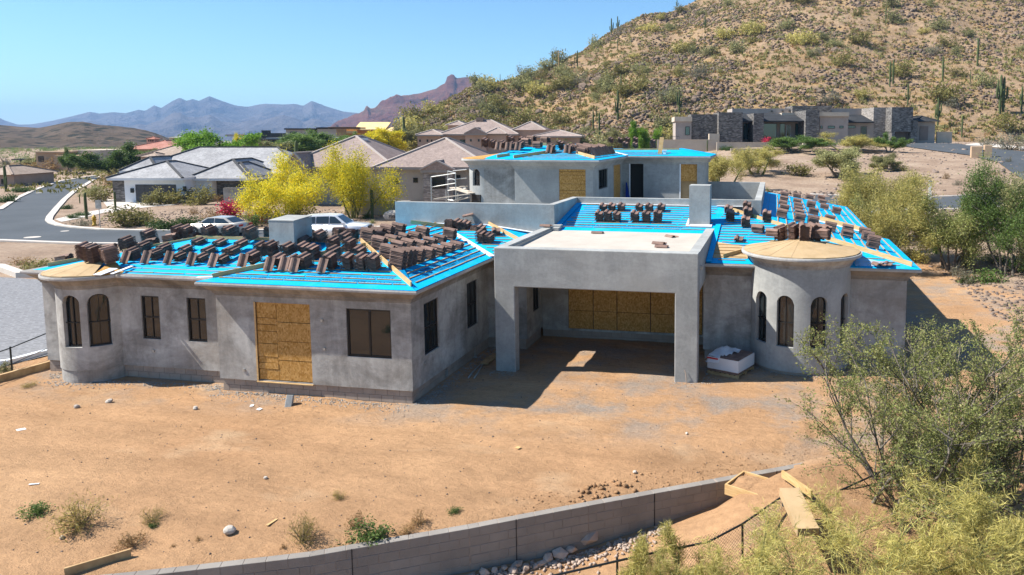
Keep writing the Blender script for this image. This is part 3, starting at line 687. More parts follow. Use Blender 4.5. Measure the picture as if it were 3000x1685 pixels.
# planks standing on the hips
def plank(a, b, name='hip_board', w=.04, h=.15, mat='lumber'):
    m = MB(); m.bar((a[0],a[1],a[2]+h/2), (b[0],b[1],b[2]+h/2), w, h); return part(m, name, MT[mat])
hipA = lambda t: (xR-t, eA+t, E0+P*t)
plank(hipA(.28), hipA(1.55)); plank(hipA(1.6), hipA(4.1))
plank((xs+.3,eA+.35,E0+.04), (xs+1.9,eA+1.95,zA(eA+1.95)), 'hip_board'); plank((xs+2.2,eA+2.2,zA(eA+2.2)), (xs+3.8,eA+3.8,zA(eA+3.8)))
plank((xs+4.4,RY,zr), (hr,RY,zr), 'ridge_board', h=.11); plank((xLf+tB,RY,zr-.08), (xs+3.9,RY,zr-.06), 'ridge_board', h=.11)
hipL = lambda t: (xLf+t, eB+t, E0-.06+P*t)
plank(hipL(.5), hipL(1.9)); plank(hipL(2.0), hipL(3.6))
hipD = lambda t: (cD-t, eD+t, zD(eD+t)); plank(hipD(1.2), hipD(3.85))
plank((xR-.4-2.6,29.5,zx(xR-3)), (xR-4.6,28.7,zx(xR-4.6)), 'ridge_board')
hipG = lambda t: (xG-t, eG+t, zG(eG+t)); plank(hipG(.25), hipG(2.9), h=.16); plank(hipG(4.2), hipG(6.6), h=.14)
plank((-1.75,26.75,zG(26.75)), (.05,28.5,zG(28.5)), h=.15)
plank((4.15,34.3,zS(4.15)), (2.1,36.0,zS(2.1)), h=.2, w=.05)
m = MB(); m.slab([(-2.2,26.75,zG(26.75)+.012),(-.9,26.75,zG(26.75)+.012),(-.6,27.9,zG(27.9)+.012),(-2.2,28.6,zG(28.6)+.012)], .01); part(m, 'paper_sheet', MT['paper'])

# printed lettering on the underlayment
def text_mesh(body, size, mat, name='print', ext=0.):
    cu = bpy.data.curves.new(name, 'FONT'); cu.body = body; cu.size = size; cu.extrude = ext; cu.align_x = 'CENTER'; cu.align_y = 'CENTER'; cu.resolution_u = 2
    o = bpy.data.objects.new('tmp', cu); col.objects.link(o); dg = bpy.context.evaluated_depsgraph_get()
    me = bpy.data.meshes.new_from_object(o.evaluated_get(dg)); bpy.data.objects.remove(o); me.materials.clear(); me.materials.append(mat); me.name = name; return me
def print_mesh():
    t = text_mesh('TITANIUM PLATINUM', .15, MT['print'], 'underlayment_print')
    bm = bmesh.new(); bm.from_mesh(t)
    xs_ = [v.co.x for v in bm.verts]; a, b = min(xs_)-.03, max(xs_)+.03
    for (x0, x1, y0, y1) in ((a,b,-.085,-.075),(a,b,.075,.085),(a,a+.01,-.075,.075),(b-.01,b,-.075,.075)):
        vs = [bm.verts.new(p) for p in ((x0,y0,0),(x1,y0,0),(x1,y1,0),(x0,y1,0))]; bm.faces.new(vs)
    bm.to_mesh(t); bm.free(); return t
PM = print_mesh()
def prints(rows, xs_, zf, dirx=True, sg=1):
    for s in rows:
        for x in xs_:
            j = rb.uniform(-.25, .25)
            if dirx: o = obj('underlayment_print', PM, house, Vector((x+j, s, zf(s)+.004))-HL, (math.atan(P), 0, 0))
            else: o = obj('underlayment_print', PM, house, Vector((s, x+j, zf(s)+.004))-HL, (0, math.atan(P), math.pi/2)); o.rotation_euler = Matrix(((0,-math.cos(math.atan(P)),math.sin(math.atan(P))),(1,0,0),(0,math.sin(math.atan(P)),math.cos(math.atan(P))))).to_euler()
prints((eA+.52,), (-16.0,-14.85,-13.7,-12.55,-11.4), zA); prints((eA+.86,), (-13.2,-12.1), zA)
prints((eB+.5,), (-20.0,-18.9,-17.8), lambda y: zB(y)-.06)
prints((xR-.53,xR-.87), (21.6,22.9,24.2,25.3), zx, False); prints((30.25,), (-7.3,-5.7,-4.2), zG); prints((32.0,), (-7.5,-4.5), zG); prints((eG+.55,), (-1.5,), zG)

# ------------------------------------------------------------------ upper storey
SH = 'stucco_smooth'; HZ = 6.38; HE = 6.76; PH = .165
X1a, X1b, Y1, Y0, Y3 = -12.75, -8.72, 36.0, 36.6, 43.2
od = [-10.45, -9.1, 3.9, 6.34]
wall_front(X1a, X1b, Y1, 3.4, 6.5, [tuple(od)], mat=SH)
boards((od[0],Y1,od[2]), (od[1],Y1,od[3]), (0,-1,0), [0,1], [[0,.3,.48,.55,.68,.86,.93,1]])
wall_front(-14.6, X1a, Y0, 3.4, 6.5, mat='stucco')
sq = [atx(1754, 500, X1b)[1], atx(1780, 500, X1b)[1], 5.2, 6.2]; so = [atx(1798, 500, X1b)[1], atx(1818, 500, X1b)[1], 3.9, 6.35]
wall_side(X1b, Y1+.22, Y3, 3.4, 6.5, [tuple(sq), tuple(so)], mat=SH); window((X1b,sq[0],sq[2]), (X1b,sq[1],sq[3]), (1,0,0), (.5,))
boards((X1b,so[0],so[2]), (X1b,so[1],so[3]), (1,0,0), [0,.5,1], [[0,.2,.45,.62,.8,1],[0,.3,.5,.75,1]])
dr, wd = [-8.28,-7.47,3.4,6.46], [-5.33,-4.36,3.5,6.45]
wall_front(X1b, -3.95, Y3, 3.4, 6.5, [tuple(dr), tuple(wd)], mat=SH); wall_side(-3.95, Y3+.22, 46, 3.4, 6.5, mat=SH)
m = MB(); m.box(-5.4,-4.3,Y3+.35,Y3+.4,3.5,5.3); part(m, 'inner_wall', MT['paper'])
boards((wd[0],Y3+.1,5.3), (wd[1],Y3+.1,6.45), (0,-1,0), [0,.5,1], [[0,1],[0,1]], .02)
m = MB(); m.box(dr[0]-.03,dr[0]+.03,Y3-.02,Y3+.05,3.5,6.48); m.box(wd[0]-.03,wd[0]+.03,Y3-.02,Y3+.05,3.5,6.48); part(m, 'door_trim', MT['flash'])
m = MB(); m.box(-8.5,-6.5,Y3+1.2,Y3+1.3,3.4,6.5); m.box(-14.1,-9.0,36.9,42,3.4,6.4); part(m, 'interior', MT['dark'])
tower(-14.6, 37.8, 1.2, 3.2, 6.5, [(246,13,5.35,5.95)], 150, 300, SH, n=90)
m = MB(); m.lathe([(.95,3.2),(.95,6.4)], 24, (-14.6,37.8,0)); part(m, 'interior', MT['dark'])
m = MB(); m.box(-.3,.3,-.03,.03,3.4,4.9); m.xf(Matrix.Translation((-14.6-1.19*math.sin(R(24)), 37.8-1.19*math.cos(R(24)), 0)) @ Matrix.Rotation(R(-24), 4, 'Z')); part(m, 'door', MT['frame'])
sweep([(-15.8,46)]+arc(-14.6, 37.8, 1.2, 180, 269, 14)+[(X1a,Y0),(X1a,Y1),(X1b,Y1),(X1b,Y3),(-3.95,Y3),(-3.95,47)], HE-.02, 'upper_cornice', SH)
e1, e0, e3, xr1, xr3 = Y1-OV, Y0-OV, Y3-OV, X1b+OV, -3.95+OV; xl1 = X1a-OV
RYH = 39.4; zH = lambda y: HE+PH*(y-e1); zrh = zH(RYH); hh = xr1-(RYH-e1)
slope('roof_slope', [(xl1,e1,HE),(xr1,e1,HE),(hh,RYH,zrh),(xl1+.6,RYH,zrh),(xl1+.6,e1+.7,zH(e1+.7))])
slope('roof_slope', [(-14.7,e0,HE-.03),(xl1+.6,e0,HE-.03),(xl1+.6,RYH,zrh-.05),(-13.4,RYH,zrh-.05)])
zXh = lambda x: HE+PH*(xr1-x)
slope('roof_slope', [(xr1,e1,HE),(xr1,e3,HE),(xr1-2.6,e3+2.6,zXh(xr1-2.6)),(hh,e3+2.6,zXh(hh)),(hh,RYH,zXh(hh))])
zH3 = lambda y: HE+PH*(y-e3)
slope('roof_slope', [(xr1-.02,e3,HE),(xr3,e3,HE),(xr3-2.2,e3+2.2,zH3(e3+2.2)),(xr1-2.2,e3+2.2,zH3(e3+2.2))])
slope('roof_slope', [(xr3,e3,HE),(xr3,47.5,HE),(xr3-2.2,47.5,zH3(e3+2.2)),(xr3-2.2,e3+2.2,zH3(e3+2.2))])
m = MB(); a = arc(-14.6, 37.8, 1.55, 175, 275, 5)
for p, q in zip(a[:-1], a[1:]): m = MB(); m.slab([(p[0],p[1],HE),(q[0],q[1],HE),(-14.2,38.4,HE+.25)], .03); part(m, 'osb_sheet', MT['osb'])
battens(lambda s: xl1+.5+.4*(s-e1), lambda s: xr1-(s-e1)-.1, 9, e1+.32, zH, 'x'); battens(lambda s: e1+(xr1-s)+.1, lambda s: e3+(xr1-s)-.1, 8, xr1-.36, zXh, 'y', -.335)
battens(lambda s: xr1-(s-e3), lambda s: -5.9, 3, e3+.3, zH3, 'x')
hipH = lambda t: (xr1-t, e1+t, zH(e1+t)); plank(hipH(.25), hipH(1.5)); plank((xl1+.35,e1+.3,zH(e1+.3)), (xl1+1.9,e1+1.85,zH(e1+1.85)), 'hip_board')
plank((-13.9,e0+.4,HE+.05), (-13.4,e0+.9,HE+.12)); strip((xr1,e3,HE), (xr1-1.4,e3+1.4,zH3(e3+1.4)), .18)
plank((hh,RYH,zrh), (-12.6,RYH,zrh), 'ridge_board'); m = MB(); m.bar((-6.55,e3+.6,zH3(e3+.6)), (-6.45,e3+.75,zH3(e3+.6)+.95), .24, .04, (0,1,0)); part(m, 'upright_plank', MT['lumber'])
m = MB(); m.box(-6.35,-6.2,e3+.6,e3+.75,zH3(e3+.6),zH3(e3+.6)+.18); m.box(-6.4,-6.15,e3+.58,e3+.77,zH3(e3+.6)+.18,zH3(e3+.6)+.24); part(m, 'vent_pipe', MT['flash'])
strip((xr1-1.5,e3+1.6,zH3(e3+1.6)), (xr3-2,e3+1.9,zH3(e3+1.9)), .12, 'ridge_board', 'lumber', .1)
# small fixtures on walls
for x, z in ((-16.1,.72),(-13.35,2.42),(-13.3,1.55),(-19.9,.95)):
    y = YA if x > XA0 else YB; m = MB(); m.box(x-.035,x+.035,y-.03,y+.01,z-.04,z+.04); part(m, 'outlet_box', MT['galv'])
m = MB(); m.box(XA1-.01,XA1+.03,21.0,21.08,1.0,1.07); m.box(XA1-.05,XA1-.02,22.6,22.75,.1,.3); part(m, 'outlet_box', MT['galv'])
# ------------------------------------------------------------------ stacks of roof tiles waiting on the roofs
rt = random.Random(11)
TWD, TL, TT = .345, .45, .017
def tile_mesh():
    xs_ = [0,.052,.105,.157,.199,.26,.314,.345]; zs = [.004,.058,.076,.058,.007,0,.002,.034]
    vs = []
    for y in (0, TL):
        for x, z in zip(xs_, zs): vs.append((x-TWD/2, y, z+TT))
        for x, z in zip(xs_, zs): vs.append((x-TWD/2, y, z))
    n = 8; fs = []
    for i in range(n-1):
        fs += [(i,i+1,2*n+i+1,2*n+i), (n+i,3*n+i,3*n+i+1,n+i+1), (i,n+i,n+i+1,i+1), (2*n+i,2*n+i+1,3*n+i+1,3*n+i)]
    fs += [(0,2*n,3*n,n),(n-1,2*n-1,4*n-1,3*n-1)]
    m = MB(); m.add(vs, fs); me = m.mesh('roof_tile', MT['tile']); 
    return me
TILE = tile_mesh()
SL = math.atan(P)
PLANES = {   # name: (origin on the plane, slope matrix, base yaw, description, slope coordinate)
 'Af': ((0,eA,E0), Matrix.Rotation(SL,3,'X'), 0, "left wing front, right part", 1),
 'Bf': ((0,eB,E0-.06), Matrix.Rotation(SL,3,'X'), 0, "left wing front, left part", 1),
 'As': ((xR,0,E0), Matrix.Rotation(SL,3,'Y'), math.pi/2, "left wing's carport-side slope", 0),
 'D':  ((0,eD,E0), Matrix.Rotation(SL,3,'X'), 0, "slope by balcony wall", 1),
 'F':  ((0,eG,E0), Matrix.Rotation(SL,3,'X'), 0, "slope behind carport deck", 1),
 'G':  ((0,eG,E0), Matrix.Rotation(SL,3,'X'), 0, "slope left of tower", 1),
 'Gs': ((xG,0,E0), Matrix.Rotation(SL,3,'Y'), math.pi/2, "outer right wing slope", 0),
 'H':  ((0,e1,HE), Matrix.Rotation(math.atan(PH),3,'X'), 0, "upper storey front roof", 1),
 'Hs': ((xr1,0,HE), Matrix.Rotation(math.atan(PH),3,'Y'), math.pi/2, "upper storey right slope", 0),
 'H3': ((0,e3,HE), Matrix.Rotation(math.atan(PH),3,'X'), 0, "upper storey rear roof", 1),
}
def pl_normal(k): return PLANES[k][1] @ Vector((0,0,1))
def pl_at(k, u, v): return Vector(on_plane(u, v, PLANES[k][0], pl_normal(k)))
def pl_z(k, x, y):
    n = pl_normal(k); o = PLANES[k][0]; return o[2]-(n.x*(x-o[0])+n.y*(y-o[1]))/n.z
STK = {k: [] for k in PLANES}; EXTRA = []
def Z(ox, oy, s): return lambda x, y: (ox+x/s, oy+y/s)
Z1, Z2, Z3, Z4, Z5, Z6 = Z(220,620,5.367), Z(680,620,6.44), Z(1020,620,5.367), Z(1380,380,6.133), Z(1700,370,6.44), Z(2080,540,4.6)
def put(k, zf, rows, lean={}):
    for r in rows: STK[k].append((pl_at(k, *zf(r[0], r[1])), r[2], r[3] if len(r) > 3 else 0, None))
def putl(k, zf, rows):
    for sx, sy, n, lx, ly in rows: STK[k].append((pl_at(k, *zf(sx, sy)), n, 0, pl_at(k, *zf(lx, ly))))
put('Bf', Z1, [(765,645,9),(1110,505,8),(1030,668,6),(1355,680,5),(1585,450,9),(1720,455,9),(2060,460,9),(2385,470,9),(1890,565,4),(2225,583,4),(1690,685,4),(2045,705,4),(2375,712,4)])
putl('Bf', Z1, [(860,790,7,770,838),(1210,785,6,1095,842),(1575,803,4,1450,848),(1930,823,4,1810,868),(2265,843,4,2150,888)])
put('Af', Z2, [(110,715,4),(290,575,9),(510,872,8),(690,882,9),(1000,862,7),(1320,655,4),(1610,605,7),(1290,805,5),(1475,935,8),(1860,735,7),(2090,595,5),(2170,795,8),(1870,932,7),(2350,845,4),(2140,1135,9),(2395,1143,9),(-40,845,4)])
putl('Af', Z2, [(335,1025,7,180,1078),(840,1085,7,680,1148),(1105,1085,6,960,1143),(1310,1105,8,1150,1168),(1810,1125,9,1680,1178)])
put('Af', Z3, [(365,960,9)])
put('As', Z3, [(310,488,9),(470,400,6),(610,400,8),(790,368,8),(1165,398,7),(1590,440,8),(1045,448,5),(865,448,4),(1440,492,5),(1290,535,5),(690,505,5),(485,618,9),(940,612,7),(1130,560,4),(1710,580,4),(785,645,7),(1565,630,5),(1420,685,6),(620,755,9),(1080,800,9),(1250,742,7),(775,910,12),(870,870,11),(945,840,10)])
put('D', Z3, [(1700,280,6),(1835,288,5),(2060,508,8),(2190,512,6),(2075,360,5),(2330,392,4,.35)])
Z7 = Z(1300,350,2.8622)
put('F', Z7, [(1298,862,7),(1368,866,8),(1440,868,7),(1595,872,8),(1690,872,8),(1790,876,9),(1330,778,5),(1400,775,5),(1480,775,5),(1630,780,5),(1715,778,5),(1815,780,5)])
put('G', Z6, [(245,420,6),(272,512,8),(495,365,6),(505,462,7),(480,592,7),(762,522,8),(380,792,2),(720,655,5,1.35)])
put('Gs', Z6, [(1000,165,5),(995,222,4),(985,285,4),(1000,355,5),(965,455,7),(1170,190,5),(1175,258,4),(1185,312,4),(1190,362,4),(1200,412,4),(1205,510,7),(1340,205,5),(1355,325,7),(1390,420,6),(1385,550,7),(1500,205,4),(1515,265,4),(1540,340,5),(1700,400,6),(1610,505,5),(1615,640,7),(1855,640,5),(1845,720,5),(2080,680,5),(2120,770,7),(2190,865,9)])
put('H', Z4, [(1600,375,8),(240,335,9),(370,352,8)]); putl('H', Z4, [(545,352,7,480,382),(730,352,6,660,387),(875,356,7,830,390),(1440,425,7,1395,438),(1755,425,7,1720,440)])
put('H', Z4, [(1060,290,7,1.4),(1270,335,6,1.4),(900,250,5),(700,250,6),(1400,250,6,1.2),(1150,230,6,1.3)])
for i in range(10):
    y = 37.15+i*.56; x = xr1-1.05; STK['Hs'].append((Vector((x,y,pl_z('Hs',x,y))), 6+i % 3, 0, Vector((xr1-.62,y,pl_z('Hs',xr1-.62,y)))))
for i in range(6):
    y = 38.0+i*.75; x = xr1-1.9; STK['Hs'].append((Vector((x,y,pl_z('Hs',x,y))), 5+i % 2, 0, None))
put('H3', Z5, [(840,432,7),(1020,432,6),(1360,434,10),(560,330,6),(740,335,6),(870,330,6),(1030,330,6)])
def add_stack(pos, n, rot, label, group):
    t = thing('tile_stack', label, 'tile stack', pos, 0, group); t.rotation_euler = rot.to_euler()
    for i in range(n):
        obj('tile', TILE, t, (rt.uniform(-.009,.009), rt.uniform(-.012,.012)-.5*0, i*.049+.012), (rt.uniform(-.008,.008), rt.uniform(-.008,.008), rt.uniform(-.025,.025)))
    return t
def loose(pos, rot, label, group='single tiles off the stacks'):
    o = obj('roof_tile', TILE, None, pos, rot.to_euler()); return tag(o, label, 'roof tile', group)
numw = lambda n: ['no','one','two','three','four','five','six','seven','eight','nine','ten','eleven','twelve','thirteen'][n]
for k, lst in STK.items():
    org, rotm, yaw, desc, ax = PLANES[k]
    def sc(p): return abs(p[1]-org[1]) if ax == 1 else abs(p[0]-org[0])
    rows = []; 
    for it in sorted(lst, key=lambda q: sc(q[0])):
        if rows and sc(it[0])-sc(rows[-1][0][0]) < .42: rows[-1].append(it)
        else: rows.append([it])
    for ri, row in enumerate(rows):
        row.sort(key=lambda q: proj(q[0])[0])
        for si, (p, n, dy, lean) in enumerate(row):
            where = f"{ordw(si)} from left, {ordw(ri)} row up, {desc}"
            if len(row) == 1: where = f"alone in {ordw(ri)} row up, {desc}"
            rot = rotm @ Matrix.Rotation(yaw+dy+rt.uniform(-.06,.06), 3, 'Z')
            pos = Vector(p)+(rotm @ Vector((0,0,.03)))
            if ax == 0: pos = pos+Vector((.2,0,-.2*P)) if k != 'Hs' else pos
            t = add_stack(pos, n, rot, f"stack of {numw(n)} brown tiles, {where}", 'roof tile stacks on the '+desc)
            if lean is not None:
                a = R(52) if ax == 1 else R(50); up = rotm @ Matrix.Rotation(yaw+rt.uniform(-.05,.05), 3, 'Z') @ Matrix.Rotation(a, 3, 'X')
                loose(Vector(lean)+(rotm @ Vector((0,0,.045))), up, f"tile leaning on the stack {where}")
# stacks fanned on the towers and those just beyond the ridges
tz = lambda x, y: 4.05+.35*max(0, 1-math.hypot(x-TW[0], y-TW[1]-.5)/2.0)
for i, (u, v, n, yw) in enumerate(((2278,707,9,-.75),(2315,710,11,-.45),(2356,714,12,.02),(2391,710,11,.45),(2423,705,9,.75))):
    p = atz(u, v, 4.2); add_stack((p[0],p[1],4.2), n+1, Matrix.Rotation(yw,3,'Z') @ Matrix.Rotation(.16,3,'X'), f"tall tile stack, {ordw(i)} from the left in the front fan on the tower", 'tile stacks fanned on the round tower')
for i, (x, y, n, yw) in enumerate(((.2,27.55,5,1.2),(.75,27.6,7,0),(1.0,27.95,8,0),(1.5,27.6,6,.6),(1.9,27.5,6,1.3))):
    add_stack((x,y-.2,4.36), n, Matrix.Rotation(yw,3,'Z'), f"tile stack, {ordw(i)} from the left in the rear group on the tower", 'tile stacks fanned on the round tower')
for i, (u, v, n, yw) in enumerate(((240,768,11,.25),(262,775,11,.05),(305,776,10,-.35))):
    p = atz(u, v, E0+.2); add_stack((p[0],p[1],E0+.22), n, Matrix.Rotation(yw,3,'Z') @ Matrix.Rotation(.15,3,'X'), f"tall tile stack, {ordw(i)} from the left on the bay's tan roof", "tile stacks on the bay's roof")
for i in range(8):
    t_ = .75+.45*i; x = xLf+t_-.42; y = eB+t_+.35
    add_stack((x,y,E0-.03+P*(x-xLf)), 5+i % 3, Matrix.Rotation(-SL,3,'Y') @ Matrix.Rotation(-math.pi/2,3,'Z'), f"tile stack, {ordw(i)} from the left just beyond the far left hip board", 'tile stacks beyond the left hip')
for i, (x, n) in enumerate(((-20.1,8),(-19.2,7),(-18.3,8),(-15.6,9),(-15.1,8),(-14.6,8),(-14.1,7),(-13.2,8),(-12.6,8),(-12.1,7))):
    back = i > 6; y = RY+.55 if not back else 29.0
    z = zr-.1 if not back else zx(x)
    add_stack((x,y,z), n, Matrix.Rotation(.3*(i % 3-1),3,'Z') @ Matrix.Rotation(-.1,3,'X'), f"tile stack, {ordw(i)} from the left peeking over the left wing's ridge", 'tile stacks peeking over the ridge')
# loose tiles
def flat(u, v, z, yw, label, tip=0):
    p = atz(u, v, z); loose((p[0],p[1],z+.005), Matrix.Rotation(yw,3,'Z') @ Matrix.Rotation(tip,3,'X'), label)
flat(1738,669,4.13,.9,'brown roof tile lying at the left foot of the slope behind the carport deck'); flat(1767,684,4.11,1.57,'brown roof tile lying crosswise at the back edge of the white carport deck')
flat(1978,697,4.09,.8,'curved brown roof tile lying hump up, rearmost on the white carport deck'); flat(1948,716,4.08,1.3,'brown roof tile lying on the white carport deck, middle of three'); flat(1957,725,4.075,1.55,'brown roof tile lying on the white carport deck, frontmost of three')
flat(1615,664,4.27,1.57,'single brown roof tile lying across the carport parapet corner')
flat(2160,680,zG(28.2)+.02,1.57,'single brown roof tile lying crosswise beside the carport parapet'); flat(2583,780,E0+.1,.3,'single brown roof tile lying near the eave of the right wing'); flat(2597,778,E0+.1,-.3,'second single brown roof tile beside another near the right wing eave')
p = pl_at('D', *Z3(1850,200)); loose((p[0],p[1]-.3,p[2]+.33), Matrix.Rotation(-1.2,3,'Z') @ Matrix.Rotation(.2,3,'X'), 'brown roof tile lying tilted on top of a stack by the balcony wall')
# ------------------------------------------------------------------ vegetation library
GREENS = {
 'olive':  [(.15,.14,.038),(.215,.195,.055),(.28,.245,.08),(.115,.115,.036)],
 'yellow': [(.72,.58,.015),(.82,.66,.02),(.45,.44,.03),(.88,.70,.04),(.25,.31,.05),(.62,.54,.03)],
 'green':  [(.085,.15,.03),(.13,.20,.045),(.065,.115,.025),(.18,.25,.065)],
 'creosote': [(.17,.20,.05),(.24,.265,.08),(.31,.32,.11),(.12,.145,.04),(.40,.36,.15)],
 'paloverde': [(.42,.37,.095),(.50,.43,.125),(.33,.31,.085),(.58,.49,.18),(.24,.23,.07)],
 'dry':    [(.30,.19,.07),(.38,.26,.11),(.22,.13,.05),(.28,.14,.05)],
 'grey':   [(.19,.18,.12),(.25,.235,.17),(.14,.14,.10),(.22,.20,.12)],
 'sage':   [(.21,.215,.085),(.28,.275,.115),(.34,.32,.14),(.16,.17,.07)],
 'pink':   [(.55,.015,.07),(.65,.03,.12),(.42,.01,.05),(.09,.14,.03)],
 'weed':   [(.34,.25,.075),(.26,.22,.06),(.42,.31,.12),(.20,.18,.05)],
 'hedge':  [(.035,.07,.015),(.055,.10,.025),(.075,.125,.03)],
 'bright': [(.13,.26,.02),(.19,.33,.04),(.09,.19,.02)]}
LM = {k: leafmat('leaves_'+k, v) for k, v in GREENS.items()}
MT['bark'] = vary('bark_grey', (.10,.085,.07), (.20,.175,.145), 9, .95, .5, 40, .1, True)
MT['bark_green'] = vary('bark_green', (.13,.14,.05), (.22,.21,.085), 5, .9, .2, 40, .1, True)
MT['twig'] = vary('twig_dry', (.17,.13,.09), (.30,.24,.17), 8, .95, 0, 40, .1, True)
def _basis(d):
    d = d/np.maximum(np.linalg.norm(d, axis=-1, keepdims=True), 1e-9)
    a = np.where(np.abs(d[..., 2:3]) < .9, np.array([0,0,1.]), np.array([1.,0,0])); x = np.cross(d, a); x /= np.maximum(np.linalg.norm(x, axis=-1, keepdims=True), 1e-9)
    return d, x, np.cross(d, x)
class Plant:
    def __init__(s, seed): s.r = np.random.default_rng(seed); s.tubes = []; s.tips = []
    def branch(s, p, d, L, rad, lv, prm):
        """lv counts down to 0 (twig)"""
        r = s.r; k = prm['segs'][lv]; pts = [p]; dd = d/np.linalg.norm(d)
        for i in range(k):
            dd = dd+r.normal(0, prm['wob'][lv], 3)+np.array([0,0,prm['up'][lv]]); dd /= np.linalg.norm(dd); pts.append(pts[-1]+dd*L/k)
        s.tubes.append((np.array(pts), np.linspace(rad, rad*.2, k+1), lv))
        if lv == 0: s.tips.append(np.array(pts)); return
        n = prm['kids'][lv]; n = int(n*r.uniform(.75, 1.25)+.5)
        for j in range(n):
            t = prm['from'][lv]+(1-prm['from'][lv])*(j+r.uniform(0, 1))/n; t = min(t, .999)*k; i = int(t); q = pts[i]+(pts[min(i+1,k)]-pts[i])*(t-i)
            base = pts[min(i+1,k)]-pts[i]; base = base/np.linalg.norm(base)
            ax = r.normal(0, 1, 3); ax -= base*(ax@base); ax /= np.linalg.norm(ax); ang = R(r.uniform(*prm['ang'][lv]))
            nd = base*math.cos(ang)+ax*math.sin(ang)
            s.branch(q, nd, L*prm['len'][lv]*r.uniform(.65, 1.2)*(1-.35*t/k), rad*prm['tap']*.75, lv-1, prm)
    def wood(s, minlv=0, sides=(3,4,5,6), keep=1.):
        V, F = [], []; o = 0
        for pts, rad, lv in s.tubes:
            if lv < minlv: continue
            n = sides[min(lv, 3)]; d = np.gradient(pts, axis=0); d, x, y = _basis(d); a = np.arange(n)*2*np.pi/n
            ring = pts[:, None]+(x[:, None]*np.cos(a)[None, :, None]+y[:, None]*np.sin(a)[None, :, None])*rad[:, None, None]
            m = len(pts); V.append(ring.reshape(-1, 3)); ii = np.arange(m*n).reshape(m, n)+o
            F.append(np.stack([ii[:-1], np.roll(ii[:-1], -1, 1), np.roll(ii[1:], -1, 1), ii[1:]], -1).reshape(-1, 4)); o += m*n
        return np.concatenate(V), np.concatenate(F)
    def leaves(s, per, size, asp=.5, spread=.05, along=.2, jit=.35):
        r = s.r; P_, D_ = [], []
        for pts in s.tips:
            t = r.uniform(along, 1, per)*(len(pts)-1); i = np.minimum(t.astype(int), len(pts)-2); f = (t-i)[:, None]
            P_.append(pts[i]*(1-f)+pts[i+1]*f+r.normal(0, spread, (per, 3))); D_.append(np.repeat((pts[-1]-pts[0])[None], per, 0))
        Pp = np.concatenate(P_); D = np.concatenate(D_); D = D/np.linalg.norm(D, axis=1, keepdims=True)+r.normal(0, jit, Pp.shape)
        return leaf_quads(r, Pp, D, size, asp)
def leaf_quads(r, Pp, D, size, asp):
    D, x, y = _basis(D); a = r.uniform(0, 2*np.pi, len(Pp))[:, None]; w = x*np.cos(a)+y*np.sin(a); s = (size*r.uniform(.55, 1.35, len(Pp)))[:, None]
    V = np.stack([Pp-D*s*.5, Pp+w*s*asp*.5, Pp+D*s*.5, Pp-w*s*asp*.5], 1).reshape(-1, 3)
    return V, np.arange(len(V)).reshape(-1, 4)
def plant_obj(name, pl, leaf, bark, per, size, asp, spread, minlv=0, along=.2, parent=None, jit=.35):
    """trunk and crown meshes of one plant"""
    W, WF = pl.wood(minlv); Lv, LF = pl.leaves(per, size, asp, spread, along, jit)
    return np_mesh('trunk', W, WF, bark), np_mesh('crown', Lv, LF, leaf)
def bush_mesh(seed, leaf, n=420, size=.16, asp=.45, h=.75, stems=10, bark='twig', dense=.55):
    """unit bush, about 1 wide: stems plus leaf-sized faces gathered in clumps"""
    r = np.random.default_rng(seed); pl = Plant(seed)
    V, F = [], []; o = 0; tips = []
    for i in range(stems):
        a = r.uniform(0, 2*np.pi); e = r.uniform(.25, 1.25); L = r.uniform(.45, .62)
        d = np.array([math.cos(a)*math.cos(e), math.sin(a)*math.cos(e), math.sin(e)*h/.55]); pts = [np.array([0,0,-.03])]
        for k in range(4): d = d+r.normal(0, .16, 3); pts.append(pts[-1]+d/np.linalg.norm(d)*L/4)
        pl.tubes.append((np.array(pts), np.linspace(.013, .004, 5), 0)); tips.append(np.array(pts))
    W, WF = pl.wood(0)
    c = np.concatenate([t[2:] for t in tips]); c = c[r.integers(0, len(c), n)]+r.normal(0, .085, (n, 3)); c[:, 2] = np.abs(c[:, 2])
    D = r.normal(0, 1, (n, 3)); D[:, 2] += .5; Lv, LF = leaf_quads(r, c, D, size, asp)
    me = np_mesh('bush', np.concatenate([W, Lv]), np.concatenate([WF, LF+len(W)]), [MT[bark], LM[leaf]], np.concatenate([np.zeros(len(WF)), np.ones(len(LF))])); return me
BUSH = {}
def bush_of(kind, i):
    key = (kind, i % 4)
    if key not in BUSH:
        sd = 100+len(BUSH)*7
        if kind in ('dry','grey'): BUSH[key] = bush_mesh(sd, kind, 520, .13, .16, .6, 16)
        elif kind == 'weed': BUSH[key] = bush_mesh(sd, kind, 1100, .11, .11, .7, 26)
        elif kind == 'green' and False: pass
        elif kind == 'hedge': BUSH[key] = bush_mesh(sd, kind, 1500, .075, .6, .6, 26)
        else: BUSH[key] = bush_mesh(sd, kind, 900, .085, .42, .75, 16)
    return BUSH[key]
bi = [0]
def bush(pos, w, h, kind, label, group=None, name='bush'):
    bi[0] += 1; o = obj(name, bush_of(kind, bi[0]), None, pos, (0,0,bi[0]*2.4), (w, w, h*1.35)); return tag(o, label, 'bush', group)
